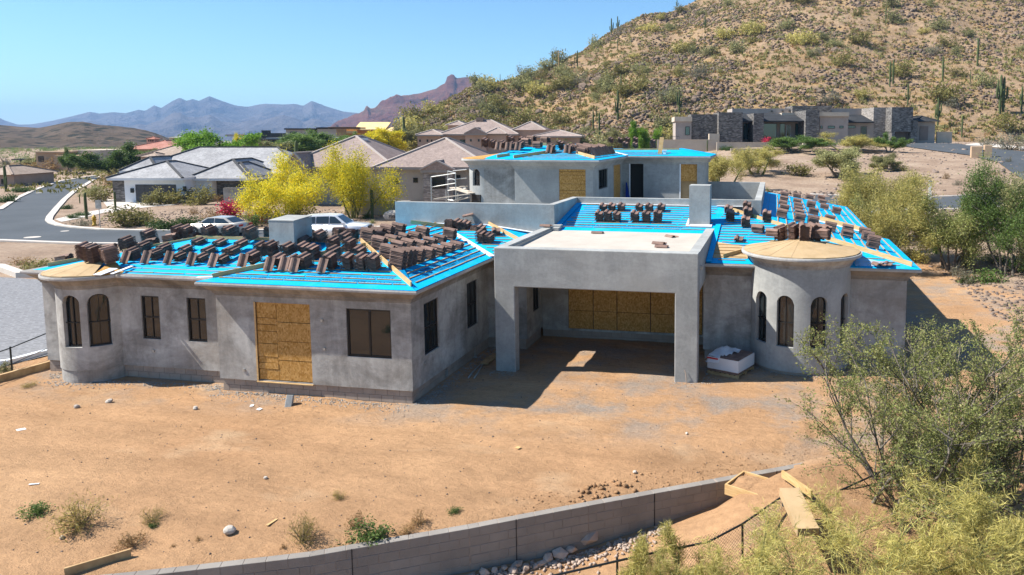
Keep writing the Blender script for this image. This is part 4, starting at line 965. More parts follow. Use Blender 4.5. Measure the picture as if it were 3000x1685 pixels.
# saguaro cactus: ribbed column and upturned arms
MT['saguaro'] = vary('saguaro_skin', (.055,.075,.025), (.10,.12,.05), 3, .8, .2, 20, .2, True)
def saguaro_mesh(seed, arms, n=10):
    r = random.Random(seed); trunk = MB(); 
    def ribbed(m, pts, rad, k):
        pts = [Vector(p) for p in pts]; vs = []; nn = k*2
        for i, p in enumerate(pts):
            d = (pts[min(i+1,len(pts)-1)]-pts[max(i-1,0)]).normalized(); x = d.cross(Vector((.31,.95,.05))).normalized(); y = d.cross(x)
            vs += [p+(x*math.cos(math.pi*j/k)+y*math.sin(math.pi*j/k))*rad[i]*(1 if j % 2 else .82) for j in range(nn)]
        fs = [(i*nn+j, i*nn+(j+1) % nn, i*nn+nn+(j+1) % nn, i*nn+nn+j) for i in range(len(pts)-1) for j in range(nn)]+[tuple(range(len(vs)-nn, len(vs)))]
        m.add(vs, fs)
    ribbed(trunk, [(0,0,-.05),(0,0,.12),(.004,0,.4),(0,.004,.75),(0,0,.93),(0,0,.975),(0,0,1.)], [.036,.040,.046,.044,.038,.026,.006], 9)
    out = [trunk]
    for i in range(arms):
        a = 2*math.pi*i/max(arms,1)+r.uniform(-.5,.5); z = r.uniform(.28,.55); l = r.uniform(.22,.42); e = r.uniform(.085,.13); m = MB(); c, s = math.cos(a), math.sin(a)
        ribbed(m, [(c*.03,s*.03,z),(c*e*.6,s*e*.6,z+.005),(c*e,s*e,z+.05),(c*e*1.08,s*e*1.08,z+.12),(c*e*1.1,s*e*1.1,z+l*.8),(c*e*1.1,s*e*1.1,z+l)], [.02,.026,.03,.031,.029,.006], 7); out.append(m)
    return out
SAG = {}
def saguaro(pos, h, arms, label, group=None, w=1.):
    key = arms
    if key not in SAG:
        ms = saguaro_mesh(arms*3+1, arms); SAG[key] = [q.mesh('column' if i == 0 else 'arm', MT['saguaro'], True) for i, q in enumerate(ms)]
    t = thing('saguaro_cactus', label, 'cactus', pos, (h*37) % 6.28, group)
    for i, me in enumerate(SAG[key]): obj('column' if i == 0 else 'arm', me, t, None, None, (h*w, h*w, h))
    return t
# rock mesh
def rock_mesh(seed, mat, sub=1, rough=.25):
    bm = bmesh.new(); bmesh.ops.create_icosphere(bm, subdivisions=sub, radius=.5); r = random.Random(seed)
    ax = Vector((r.uniform(.75,1.25), r.uniform(.7,1.1), r.uniform(.5,.8)))
    for v in bm.verts:
        v.co *= 1+r.uniform(-rough, rough); v.co = Vector((v.co.x*ax.x, v.co.y*ax.y, v.co.z*ax.z))
    me = bpy.data.meshes.new('rock'); bm.to_mesh(me); bm.free(); me.materials.append(mat); return me
MT['rock'] = vary('desert_rock', (.13,.10,.085), (.27,.21,.17), 1.7, .95, .5, 12, .1, rnd=.25)
MT['rock_light'] = vary('pale_rock', (.38,.33,.28), (.52,.47,.40), 3, .95, .5, 15, .1)
MT['rubble'] = vary('concrete_rubble', (.33,.25,.20), (.48,.38,.31), 3, .95, .4, 20, .1, rnd=.2)
def rock_field(name, pts, sizes, seed, mat):
    """many small rocks joined as one mass: squashed random octahedra/cubes"""
    r = np.random.default_rng(seed); n = len(pts)
    base = np.array([[-1,-1,-1],[1,-1,-1],[1,1,-1],[-1,1,-1],[-1,-1,1],[1,-1,1],[1,1,1],[-1,1,1]])*.36
    F0 = np.array([[0,3,2,1],[4,5,6,7],[0,1,5,4],[1,2,6,5],[2,3,7,6],[3,0,4,7]])
    V = base[None]*(1+r.uniform(-.55,.4,(n,8,3))); V *= r.uniform([.7,.6,.45],[1.3,1.1,.95],(n,1,3))
    a = r.uniform(0, 2*np.pi, n); t = r.uniform(-.5,.5,n); c, s = np.cos(a), np.sin(a); ct, st = np.cos(t), np.sin(t)
    x, y, z = V[...,0], V[...,1], V[...,2]; y, z = y*ct[:,None]-z*st[:,None], y*st[:,None]+z*ct[:,None]
    V = np.stack([x*c[:,None]-y*s[:,None], x*s[:,None]+y*c[:,None], z], -1)*np.asarray(sizes)[:,None,None]+np.asarray(pts)[:,None]
    F = (F0[None]+8*np.arange(n)[:,None,None]).reshape(-1,4)
    return stuff(obj(name, np_mesh(name, V.reshape(-1,3), F, mat)))
# ------------------------------------------------------------------ retaining wall of concrete blocks
rw = thing('retaining_wall', 'low grey-brown concrete block retaining wall crossing the foreground', 'wall', (-5, 14.6, -1))
RWL = Vector(rw.location); WTOP = -.15
def wall_block(L, h=.192, t=.196):
    m = MB(); m.bev(-L/2, L/2, 0, t, 0, h, .006); return m.mesh('block', MT['block'])
MT['rw_block'] = vary('weathered_block', (.205,.185,.165), (.285,.26,.232), .9, .95, .45, 45, .1, rnd=.06)
WB = {}
def wb(L):
    k = round(L, 2)
    if k not in WB:
        m = MB(); m.bev(-k/2, k/2, 0, .196, 0, .192, .006); WB[k] = m.mesh('block', MT['rw_block'])
    return WB[k]
s_tot = 0; rwr = random.Random(2)
for si, ((ax, ay), (bx, by)) in enumerate(zip(WALL[:6], WALL[1:7])):
    L = math.hypot(bx-ax, by-ay); dx, dy = (bx-ax)/L, (by-ay)/L; nxx, nyy = dy*1.0, -dx*1.0   # back of the wall
    if nyy < 0: nxx, nyy = -nxx, -nyy
    ang = math.atan2(-dy, -dx)
    m = MB(); e0, e1 = .009, .19
    m.prism([(ax+nxx*e0, ay+nyy*e0), (bx+nxx*e0, by+nyy*e0), (bx+nxx*e1, by+nyy*e1), (ax+nxx*e1, ay+nyy*e1)][::-1], -1.8, WTOP-.012)
    m.v = [tuple(Vector(p)-RWL) for p in m.v]; obj('mortar_core', m.mesh('mortar_core', MT['mortar']), rw)
    for r_ in range(6 if 0 < si < 5 else 4):
        s = -.2*(r_ % 2)
        while s < L:
            a, b = max(s, 0), min(s+.4, L)
            if b-a > .06:
                c = (a+b)/2; j = rwr.uniform(-.003,.003)
                obj('block', wb(b-a-.006), rw, Vector((ax+dx*c+nxx*j, ay+dy*c+nyy*j, WTOP-.2*(r_+1)+.004))-RWL, (0,0,ang))
            s += .4
for ti in (.42, 1.5, 2.62, 3.75):
    i_ = int(ti); f_ = ti-i_; (ax, ay), (bx, by) = WALL[i_], WALL[i_+1]; x_, y_ = ax+(bx-ax)*f_, ay+(by-ay)*f_; L = math.hypot(bx-ax, by-ay); fx, fy = (by-ay)/L*-1, (bx-ax)/L
    if fy > 0: fx, fy = -fx, -fy
    m = MB(); m.bar(Vector((x_+fx*.002,y_+fy*.002,-1.3))-RWL, Vector((x_+fx*.002,y_+fy*.002,WTOP))-RWL, .018, .012, (fx,fy,0)); obj('control_joint', m.mesh('control_joint', MT['dark']), rw)
# weed clumps on the lot
rr = random.Random(5)
for i, (u, v, wpx, hpx, kind, lab) in enumerate((
 (95,1512,70,36,'green','small bright green weed at the far left of the dirt lot'),
 (240,1540,130,85,'weed','large olive tumbleweed bush, leftmost big weed on the dirt lot'),
 (443,1526,55,42,'weed','thin grey-green weed between the big tumbleweed and the white rock'),
 (448,1545,30,16,'green','tiny green weed just below a thin grey-green one'),
 (390,1598,75,46,'dry','rusty dry weed clump above the short wooden edge board'),
 (885,1585,95,85,'weed','olive tumbleweed bush beside the retaining wall left of centre'),
 (580,1584,18,18,'dry','tiny orange dry tuft left of the white rock'),
 (828,1606,18,18,'dry','tiny orange dry tuft by the left part of the retaining wall'),
 (993,1460,40,32,'weed','lone small olive weed in the middle of the dirt lot'),
 (1050,1540,60,52,'dry','rusty dry weed behind the bright green plant at the wall'),
 (1074,1578,120,62,'green','bright green low plant growing at the retaining wall top'),
 (1235,1535,55,50,'dry','orange-brown dry weed, right one of a pair above the wall'),
 (1195,1562,60,36,'dry','orange-brown dry weed, left one of a pair above the wall'),
 (1328,1500,45,18,'green','small flat green weed in the dirt near the wall'),
 (89,1132,40,16,'weed','small weed in the dirt left of the round bay'),
 (505,1602,16,10,'dry','tiny dry sprig near the lower left edge of the lot'))):
    p = ong(u, v, 8, 60); s = np.linalg.norm(p-CAM)/FPX; bush((p[0],p[1],p[2]-.01), wpx*s*.95, hpx*s*.95, kind, lab, 'weeds on the dirt lot', 'weed')
# pebbles and clods
q = np.random.default_rng(8); n = 1500; X = q.uniform(-26, 8, n); Y = 11+q.uniform(0,1,n)**1.2*16; ok = (wall_d(X, Y) < -.3) & ~((X > XL) & (X < -10.3) & (Y > 20.1)) ; X, Y = X[ok], Y[ok]
rock_field('pebbles', np.stack([X, Y, gz(X, Y)+.004], -1), q.uniform(.012,.05,len(X))*np.where(q.uniform(0,1,len(X)) > .97, 1.7, 1), 3, MT['rock'])
n = 260; X = q.uniform(-6, 1, n); Y = 16.3+(X+2.7)*.628+q.uniform(.3, 1.1, n); rock_field('dirt_clods', np.stack([X, Y, gz(X, Y)+.01], -1), q.uniform(.012,.045,n)*np.where((X > -4.4) & (X < -3.0), 3.2, 1), 5, MT['dirt'])
n = 900; X = q.uniform(-8.3, -2.2, n); Y = np.interp(X, [w[0] for w in WALL[::-1]], [w[1] for w in WALL[::-1]])-.12-np.abs(q.normal(0,.28,n)); rock_field('rubble_gravel', np.stack([X, Y, gz(X, Y)+.01], -1), q.uniform(.03,.12,n), 6, MT['rubble'])
def along(path, n, w):
    out = []
    for (ax, ay), (bx, by) in zip(path[:-1], path[1:]):
        L = math.hypot(bx-ax, by-ay); k = int(n*L); t = q.uniform(0,1,k); e = np.abs(q.normal(0,w,k)); dx, dy = (bx-ax)/L, (by-ay)/L; out.append(np.stack([ax+dx*L*t+dy*e, ay+dy*L*t-dx*e], -1))
    A_ = np.concatenate(out); return np.concatenate([A_, gz(A_[:,0], A_[:,1])[:,None]+.003], 1)
MT['mortar_grit'] = vary('mortar_grit', (.20,.19,.175), (.36,.34,.31), 4, .95, rnd=.2)
gp = along([(-23.4,20.9),(-23.1,20.3),(-22.2,19.98),(-21.2,20.5),(-17,20.84),(-17,20.24),(-10.43,20.24),(-10.43,26.3)], 130, .28); rock_field('mortar_grit', gp, q.uniform(.015,.055,len(gp)), 15, MT['mortar_grit'])
gp = along([(-9.3,23.75),(-8.4,23.75)], 120, .25); gp2 = along([(-3.2,23.75),(-2.2,23.75),(-2.2,26.4),(-.6,26.2),(.9,25.05),(2.6,26.3),(4.4,26.6)], 90, .25); gp = np.concatenate([gp, gp2]); rock_field('pillar_grit', gp, q.uniform(.015,.05,len(gp)), 16, MT['mortar_grit'])
# concrete chunks along the wall foot
RK = [rock_mesh(20+i, MT['rubble'], 1, .18) for i in range(5)]
ch = [(1722,1580,62),(1668,1618,40),(1638,1630,38),(1604,1640,30),(1587,1655,26),(1655,1600,24),(1690,1602,34),(1570,1662,20),(1478,1668,26),(1450,1675,22),(1515,1660,30),(1540,1668,26),(1420,1682,24),(1612,1622,18),(1502,1676,24)]
for i, (u, v, s) in enumerate(sorted(ch)):
    p = ong(u, v, 8, 60); k = s*np.linalg.norm(p-CAM)/FPX
    tag(obj('concrete_chunk', RK[i % 5], None, (p[0],p[1],p[2]+k*.18), (rr.uniform(-.5,.5),rr.uniform(-.5,.5),i), k*1.1), f'pinkish broken concrete chunk, {ordw(i)} from the left at the foot of the retaining wall', 'rubble', 'concrete chunks at the wall foot')
for i, (u, v, s, lab) in enumerate(((672,1562,40,'pale angular rock lying on the dirt lot left of centre'),(225,1195,16,'small pale rock on the dirt below the round bay'),(182,1578,14,'small brown rock near the lower left of the lot'),(778,1403,14,'small round stone in the middle of the dirt lot'),(320,1180,20,'flat grey stone on the dirt below the two narrow windows'),(2012,1272,12,'small stone on the dirt before the carport'),(1860,1386,18,'brown clod of earth at the right part of the retaining wall'),(573,1200,18,'flat brown stone on the dirt below the plywood door'))):
    p = ong(u, v, 8, 60); k = s*np.linalg.norm(p-CAM)/FPX; tag(obj('rock', rock_mesh(60+i, MT['rock_light'], 2, .12), None, (p[0],p[1],p[2]+k*.2), (0,.2,i), k*.8), lab, 'rock', 'rocks on the lot')
# concrete block leaning on the wall
p = ong(860, 1182); t = obj('concrete_block', MB().bev(-.2,.2,0,.19,0,.19,.012).mesh('concrete_block', MT['stucco_smooth']), None, (p[0],p[1],p[2]+.02), (R(12),R(-62),R(100))); tag(t, 'grey concrete block propped against the footing below the plywood door', 'block')
# flat scraps of board and paper
for i, (u, v, w, l, c, lab) in enumerate(((62,1260,.10,.14,'white','white scrap of paper on the dirt at far left'),(100,1420,.03,.2,'white','white wood splinter on the dirt at far left'),(797,1532,.03,.3,'lumber','pale wooden stick lying near the left part of the retaining wall'),(1518,1313,.05,.14,'lumber','small scrap of lumber on the dirt before the carport'),(738,1190,.06,.1,'white','white litter scrap below the plywood door'),(760,1200,.06,.12,'white','white litter beside another scrap below the plywood door'))):
    p = ong(u, v, 8, 60); o = MB().box(-w,w,-l/2,l/2,0,.012).build('scrap', MT[c]); o.location = (p[0],p[1],p[2]+.01); o.rotation_euler = (.05,.08,1.1+i); tag(o, lab, 'scrap')
# short wooden edge board, lower left
a = ong(190, 1690); b = ong(385, 1632); m = MB(); m.bar((a[0],a[1],a[2]+.07), (b[0],b[1],b[2]+.07), .04, .2); tag(m.build('edge_board', MT['batten']), 'weathered wooden edge board at the lower left corner of the lot', 'board')
# wooden soil tray, plank and long plywood box on the bank right of the wall end
c0 = np.array(atz(2225,1440,-.1)); 
tray = thing('soil_tray', 'open wooden tray heaped with red soil by the wall end', 'tray', (c0[0]-.15,c0[1]+.25,-.17), R(-26))
def tp(mb, name, mat): return obj(name, mb.mesh(name, MT[mat]), tray)
for q_ in ((-.5,-.46,-.45,.45),(.46,.5,-.45,.45),(-.46,.46,-.45,-.41),(-.46,.46,.41,.45)): tp(MB().box(*q_, -.1, .14), 'side_board', 'lumber')
m = MB(); gn = 9; vs = [(-.455+.91*i/(gn-1), -.405+.81*j/(gn-1), .10+.06*float(vnoise(np.array([i*.9]), np.array([j*.9]), 3)[0])+.05*math.sin(math.pi*i/(gn-1))*math.sin(math.pi*j/(gn-1))) for j in range(gn) for i in range(gn)]
m.add(vs, [(j*gn+i, j*gn+i+1, j*gn+gn+i+1, j*gn+gn+i) for j in range(gn-1) for i in range(gn-1)]); tp(m, 'soil', 'dirt')
a, b = atd(2292,1388,17.3), atd(2378,1448,16.2); tag(MB().bar(a, b, .05, .16).build('lumber_board', MT['lumber']), 'yellow lumber board slanting down beside the soil tray', 'board')
a, b = atd(2312,1440,16.0), atd(2368,1560,14.6); bx_ = MB().bar(a, b, .42, .17).build('plywood_box', MT['paper']); tag(bx_, 'long tan plywood box lying downhill behind the fence', 'box')
p = atz(2215,1455,-.5); tag(obj('concrete_chunk', RK[2], None, (p[0],p[1],gzf(p[0],p[1])+.08), (.3,.2,1), .38), 'grey concrete lump below the soil tray', 'rubble')
# fence on the bank
fen = thing('pipe_fence', 'dark pipe rail fence with chain link running down the bank', 'fence', (0, 14, -1))
fpx = [(1540,1705,13.4),(1620,1687,13.6),(1890,1625,14.3),(2075,1588,14.7),(2175,1535,15.3),(2310,1442,16.5)]; fp = [Vector(atd(*q_)) for q_ in fpx]
fp2 = [Vector(atd(*q_)) for q_ in ((2293,1452,16.4),(2380,1453,16.7),(2450,1442,17.1),(2620,1365,18.2),(2760,1310,19.5))]; FL = Vector(fen.location)
def fpart(mb, name): mb.v = [tuple(Vector(p)-FL) for p in mb.v]; return obj(name, mb.mesh(name, MT['metal_dark']), fen)
fpart(MB().tube(fp, .022, 7), 'top_rail'); fpart(MB().tube(fp2, .022, 7), 'top_rail')
posts = [fp[2]-Vector((.5,.2,0)), fp[4], fp[5], fp2[0], fp2[3]]
for p in posts: fpart(MB().tube([p, Vector((p.x+.02, p.y-.02, gzf(p.x, p.y)-.2))], .024, 7), 'post')
fpart(MB().tube([fp2[0]+Vector((-.1,0,-.55)), fp[5]+Vector((.12,0,-.55))], .018, 6), 'clamp')
def link_panel(A, B, h):
    """woven wire between two rail points"""
    m = MB(); A, B = Vector(A), Vector(B); L = (B-A).length; d = (B-A)/L; k = int(L/.075)
    for s in (1, -1):
        i = -int(h/.075)
        while i < k+int(h/.075):
            x0 = i*.075; x1 = x0+s*h; a, b = max(0, min(L, x0)), max(0, min(L, x1)); t0 = abs(a-x0); t1 = abs(b-x0)
            if abs(b-a) > .02: m.bar(A+d*a+Vector((0,0,-t0)), A+d*b+Vector((0,0,-t1)), .004, .004)
            i += 1
    return stuff(fpart(m, 'chain_link'))
link_panel(fp2[0], fp2[1], 1.1); link_panel(fp[4], fp[5], 1.1); link_panel(fp[2], fp[4], 1.0)
# pallet of tiles under torn plastic
A, B_, C_ = [Vector(atz(u, v, 0)) for u, v in ((2072,1094),(2162,1112),(2207,1083))]
e_x = (B_-A); wx = e_x.length; ang = math.atan2(e_x.y, e_x.x); wy = min((C_-B_).length, 1.25)
pal = thing('tile_pallet', 'pallet of roof tiles half wrapped in torn white plastic by the carport pillar', 'pallet', (A.x, A.y, gzf(A.x, A.y)), ang)
pp = lambda mb, name, mat, sm=False: obj(name, mb.mesh(name, MT[mat], sm), pal)
for k in range(3): pp(MB().box(0,wx,k*(wy-.1)/2,k*(wy-.1)/2+.1,0,.09), 'runner', 'batten')
for k in range(7): x = k*(wx-.1)/6; pp(MB().box(x,x+.1,0,wy,.093,.115), 'slat', 'batten')
k = int(wx/.045)
m = MB()
for i in range(k): m.box(.03+i*(wx-.06)/k, .03+(i+.72)*(wx-.06)/k, .03, wy-.03, .117, .62)
stuff(pp(m, 'tile_bundle', 'tile'))
MT['film'] = NT('plastic_film', .3, .5).m; fb = MT['film'].node_tree.nodes['Principled BSDF']; fb.inputs['Base Color'].default_value = (.75,.77,.8,1); fb.inputs['Alpha'].default_value = .82
MT['red'] = plain('red_strap', (.5,.02,.02), .5)
pp(MB().box(0,wx,0,.018,.2,.6), 'plastic_wrap', 'film'); pp(MB().box(wx-.012,wx+.006,.02,wy,.2,.6), 'plastic_wrap', 'film'); pp(MB().box(-.01,wx*.35,-.012,-.002,.53,.58), 'strap', 'red')
m = MB(); gn = 12; vs = []
for j in range(gn):
    for i in range(gn):
        x, y = -.08+wx*.72*i/(gn-1), -.05+wy*.9*j/(gn-1); e = max(0, .12-i/(gn-1)*.12)
        vs.append((x+.02*math.sin(j*1.7), y, .66+.08*float(fbm(np.array([i*.45]), np.array([j*.45]), 9, 3)[0])+.13*math.exp(-((i-5)/2.5)**2-((j-7)/3)**2)-(.25 if i == 0 or j == 0 else 0)))
m.add(vs, [(j*gn+i, j*gn+i+1, j*gn+gn+i+1, j*gn+gn+i) for j in range(gn-1) for i in range(gn-1) if i+.6*(gn-1-j) < gn+1]); pp(m, 'plastic_sheet', 'film', True)
# odds and ends in the corner by the carport
a = [Vector(atz(u, v, .03)) for u, v in ((1372,1107),(1385,1090),(1400,1075),(1412,1066))]; tag(MB().tube(a, .025, 8).build('pipe', MT['galv'], smooth=True), 'left one of two bent grey pipes lying by the carport pillar', 'pipe', 'bent grey pipes')
a = [Vector(atz(u, v, .03)) for u, v in ((1389,1108),(1400,1092),(1408,1078),(1414,1068))]; tag(MB().tube(a, .025, 8).build('pipe', MT['galv'], smooth=True), 'right one of two bent grey pipes lying by the carport pillar', 'pipe', 'bent grey pipes')
a, b = atz(1418,1066,.05), atz(1450,1040,.05); tag(MB().bar(a, b, .28, .04).build('lumber_board', MT['batten']), 'short weathered board lying behind the left carport pillar', 'board')
a = atz(1391,1048,0); m = MB(); m.tube([(a[0],a[1],-.1),(a[0]+.01,a[1],.75)], .018, 8); m.lathe([(.09,0),(.09,.03),(.03,.05)], 10, (a[0],a[1],.01)); tag(m.build('standpipe', MT['galv']), 'thin upright standpipe in the ground beside the left wing wall', 'pipe')
p = atz(1438,1010,0); tag(obj('trash_bag', rock_mesh(91, MT['film'], 2, .12), None, (p[0],p[1],.28), (0,0,.4), (.55,.5,1.2)), 'crumpled plastic trash bag in the corner behind the left pillar', 'bag')
a = atz(2012,1118,.0); tag(MB().tube([(a[0],CYF-.02,.02),(a[0]-.02,CYF-.05,.3),(a[0]-.06,CYF-.03,.42)], .012, 6).build('conduit', MT['rubble']), 'thin bent conduit stub at the foot of the right carport pillar', 'pipe')
# blue tarp hung in the upper storey doorway
m = MB(); gn = 8; vs = [(-8.62+.34*i/(gn-1)*(1-.75*j/(gn-1))+.12, Y3-.06-.06*(i % 2)-.1*(1-j/(gn-1)), 3.95+1.25*j/(gn-1)) for j in range(gn) for i in range(gn)]
m.add(vs, [(j*gn+i, j*gn+i+1, j*gn+gn+i+1, j*gn+gn+i) for j in range(gn-1) for i in range(gn-1)]); MT['tarp'] = plain('blue_tarp', (.01,.06,.42), .5); o = m.build('blue_tarp', MT['tarp'], smooth=True); tag(o, 'folded blue tarp leaning beside the open upper storey doorway', 'tarp')
# clear plastic sheet on the eave right of the tower
m = MB(); gn = 9; vs = []
for j in range(gn):
    for i in range(gn):
        x = 2.75+1.0*i/(gn-1); y = eG+.05+.9*j/(gn-1)*(1-.5*i/(gn-1)); vs.append((x, y, zG(y)+.05+.05*float(vnoise(np.array([i*.8]), np.array([j*.8]), 2)[0])))
m.add(vs, [(j*gn+i, j*gn+i+1, j*gn+gn+i+1, j*gn+gn+i) for j in range(gn-1) for i in range(gn-1)]); MT['clear'] = NT('clear_film', .2, .5).m; fb = MT['clear'].node_tree.nodes['Principled BSDF']; fb.inputs['Base Color'].default_value = (.7,.78,.85,1); fb.inputs['Alpha'].default_value = .4
tag(m.build('plastic_sheet', MT['clear'], smooth=True), 'clear plastic sheet lying on the blue eave right of the round tower', 'plastic sheet')
m = MB(); a = atz(2208,765,E0); m.add([(a[0]-.15,a[1],E0+.15),(a[0]+.1,a[1]-.05,E0+.3),(a[0]+.15,a[1]-.12,E0-.1),(a[0]-.1,a[1]-.1,E0-.15),(a[0],a[1]-.2,E0+.02)], [(0,1,4),(1,2,4),(2,3,4),(3,0,4)]); tag(m.build('plastic_scrap', MT['film']), 'crumpled white plastic scrap caught at the left of the tower cornice', 'plastic')
# ------------------------------------------------------------------ neighbouring houses
def tileroof(name, a, b, dz=.105, vert=True):
    k = NT(name, .85, .2); c = k.ramp(k.noise(.5, 5, .65), [(.3, a), (.7, b)])
    z = k.xyz()[2]; w = k.math('FRACT', k.math('DIVIDE', z, dz)); c = k.mix(1, c, k.ramp(w, [(0, .38), (.28, 1.), (1, 1.15)]), 'MULTIPLY')
    c = k.mix(1, c, k.ramp(k.noise(3.2, 3, .8), [(.3, .72), (.7, 1.25)]), 'MULTIPLY')
    k.color(c); k.bump(w, .6, .05); return k.m
def stonemat(name, a, b, mortar):
    k = NT(name, .95, .15); v = k.n('ShaderNodeTexVoronoi', feature='F1'); k.l(k.pos((2.2,2.2,6.5)), v.inputs['Vector']); v.inputs['Scale'].default_value = 1.1
    bw = k.n('ShaderNodeRGBToBW'); k.l(v.outputs['Color'], bw.inputs[0]); c = k.ramp(bw.outputs[0], [(.15, a), (.85, b)])
    c = k.mix(k.ramp(v.outputs['Distance'], [(.5, 0.), (.75, .8)]), c, mortar); k.color(c); k.bump(bw.outputs[0], .6, .08); return k.m
MT['rf_white'] = tileroof('grey_white_tiles', (.26,.255,.26), (.40,.395,.395)); MT['rf_pink'] = tileroof('rose_grey_tiles', (.26,.20,.175), (.36,.28,.245))
MT['rf_red'] = tileroof('red_tiles', (.34,.14,.10), (.44,.22,.17)); MT['rf_tan'] = tileroof('tan_tiles', (.30,.23,.175), (.40,.31,.25)); MT['rf_black'] = tileroof('black_metal_roof', (.02,.022,.025), (.045,.047,.05), .3)
MT['w_white'] = vary('white_stucco', (.62,.65,.68), (.72,.74,.76), 1, .9, .1, 30); MT['w_beige'] = vary('beige_grey_stucco', (.34,.31,.27), (.41,.38,.33), .8, .9, .1, 30)
MT['w_pink'] = vary('pink_tan_stucco', (.40,.27,.20), (.47,.33,.25), .8, .9, .1, 30); MT['w_tan'] = vary('tan_stucco', (.40,.27,.17), (.48,.34,.22), .8, .9, .1, 30)
MT['w_taupe'] = vary('taupe_stucco', (.33,.28,.245), (.40,.345,.305), .8, .9, .1, 30); MT['w_cream'] = vary('cream_wall', (.48,.40,.31), (.56,.48,.38), .8, .9, .1, 30)
MT['st_grey'] = stonemat('grey_stone', (.07,.065,.062), (.24,.225,.21), (.10,.095,.09)); MT['st_pale'] = stonemat('pale_stone', (.18,.16,.145), (.40,.36,.32), (.2,.18,.16))
MT['st_brown'] = stonemat('brown_stone', (.17,.11,.08), (.34,.24,.18), (.2,.15,.12)); MT['garage'] = vary('charcoal_garage_door', (.05,.05,.052), (.075,.075,.08), 1, .6)
MT['taupe_door'] = vary('taupe_garage_door', (.17,.13,.11), (.22,.17,.145), 1, .6); MT['osb_far'] = vary('far_sheathing', (.52,.24,.07), (.60,.31,.11), .6, .85); MT['ply_far'] = vary('far_plywood', (.62,.43,.19), (.70,.52,.26), .6, .85)
MT['ridge_dark'] = plain('dark_ridge_cap', (.06,.06,.062), .8); MT['ridge_pale'] = plain('pale_ridge_cap', (.42,.36,.32), .85); MT['fascia'] = plain('fascia', (.30,.27,.24), .8); MT['soffit'] = plain('white_fascia', (.66,.68,.70), .8)
YR = Matrix.Rotation(YAW, 4, 'Z')
def pxz(u, v, D):
    """photo pixel on the upright plane at distance D straight ahead: (sideways, height)"""
    d = ray(u, v); c, s = math.cos(YAW), math.sin(YAW); x, y = d[0]*c+d[1]*s, -d[0]*s+d[1]*c; return x/y*D, ZC+d[2]/y*D
class BG:
    def __init__(s, name, label, u, vb, D, cat='house', group=None):
        s.D = D; x, z = pxz(u, vb, D); s.x, s.z = x, z; s.t = thing(name, label, cat, tuple(YR @ Vector((x, D, z))), YAW, group)
    def c(s, u, v, y=0): x, z = pxz(u, v, s.D+y); return x-s.x, z-s.z
    def rect(s, u0, u1, v0, v1, y=0): a = s.c(u0, v1, y); b = s.c(u1, v0, y); return a[0], b[0], a[1], b[1]
    def p(s, mb, name, mat, parent=None): return obj(name, mb.mesh(name, MT[mat]), parent or s.t)
    def box(s, u0, u1, v0, v1, y0, y1, name, mat, parent=None, down=0): x0, x1, z0, z1 = s.rect(u0, u1, v0, v1, y0); return s.p(MB().box(x0, x1, y0, y1, z0-down, z1), name, mat, parent)
    def win(s, u0, u1, v0, v1, y=0, mat='teal_glass', fr='frame'):
        x0, x1, z0, z1 = s.rect(u0, u1, v0, v1, y); m = MB(); f = .07
        for q in ((x0,x0+f,z0,z1),(x1-f,x1,z0,z1),(x0+f,x1-f,z0,z0+f),(x0+f,x1-f,z1-f,z1)): m.box(q[0],q[1],y-.06,y-.003,q[2],q[3])
        w = s.p(m, 'window', fr); s.p(MB().box(x0+f*.9,x1-f*.9,y-.04,y-.02,z0+f*.9,z1-f*.9), 'pane', mat, w); return w
    def hip(s, u0, u1, ve, y0, y1, rise, mat, ov=.5, cap='ridge_dark', fas=None, cy=0, gable=False):
        x0, x1, _, ze = s.rect(u0, u1, ve, ve+1, y0); return s.hipm(x0, x1, y0-ov, y1+ov, ze, rise, mat, cap, fas, gable)
    def hipm(s, x0, x1, y0, y1, ze, rise, mat, cap='ridge_dark', fas=None, gable=False):
        w, d = x1-x0, y1-y0
        if w >= d: h = d/2; a, b = (x0+(0 if gable else h), (y0+y1)/2, ze+rise), (x1-(0 if gable else h), (y0+y1)/2, ze+rise)
        else: h = w/2; a, b = ((x0+x1)/2, y0+(0 if gable else h), ze+rise), ((x0+x1)/2, y1-(0 if gable else h), ze+rise)
        c = [(x0,y0,ze),(x1,y0,ze),(x1,y1,ze),(x0,y1,ze)]; m = MB()
        fs = [(0,1,5,4),(1,2,5),(2,3,4,5),(3,0,4)] if w >= d else [(0,1,4),(1,2,5,4),(2,3,5),(3,0,4,5)]
        m.add(c+[a,b], fs+[(3,2,1,0)]); r = s.p(m, 'roof', mat)
        for q in ((c[0],a),(c[3],a if w >= d else b),(c[1],b if w >= d else a),(c[2],b),(a,b)): s.p(MB().bar(Vector(q[0])+Vector((0,0,.06)), Vector(q[1])+Vector((0,0,.06)), .26, .14), 'ridge_cap', cap, r)
        if fas: s.p(MB().box(x0+.05,x1-.05,y0+.05,y1-.05,ze-.28,ze-.006), 'fascia', fas, r)
        return r
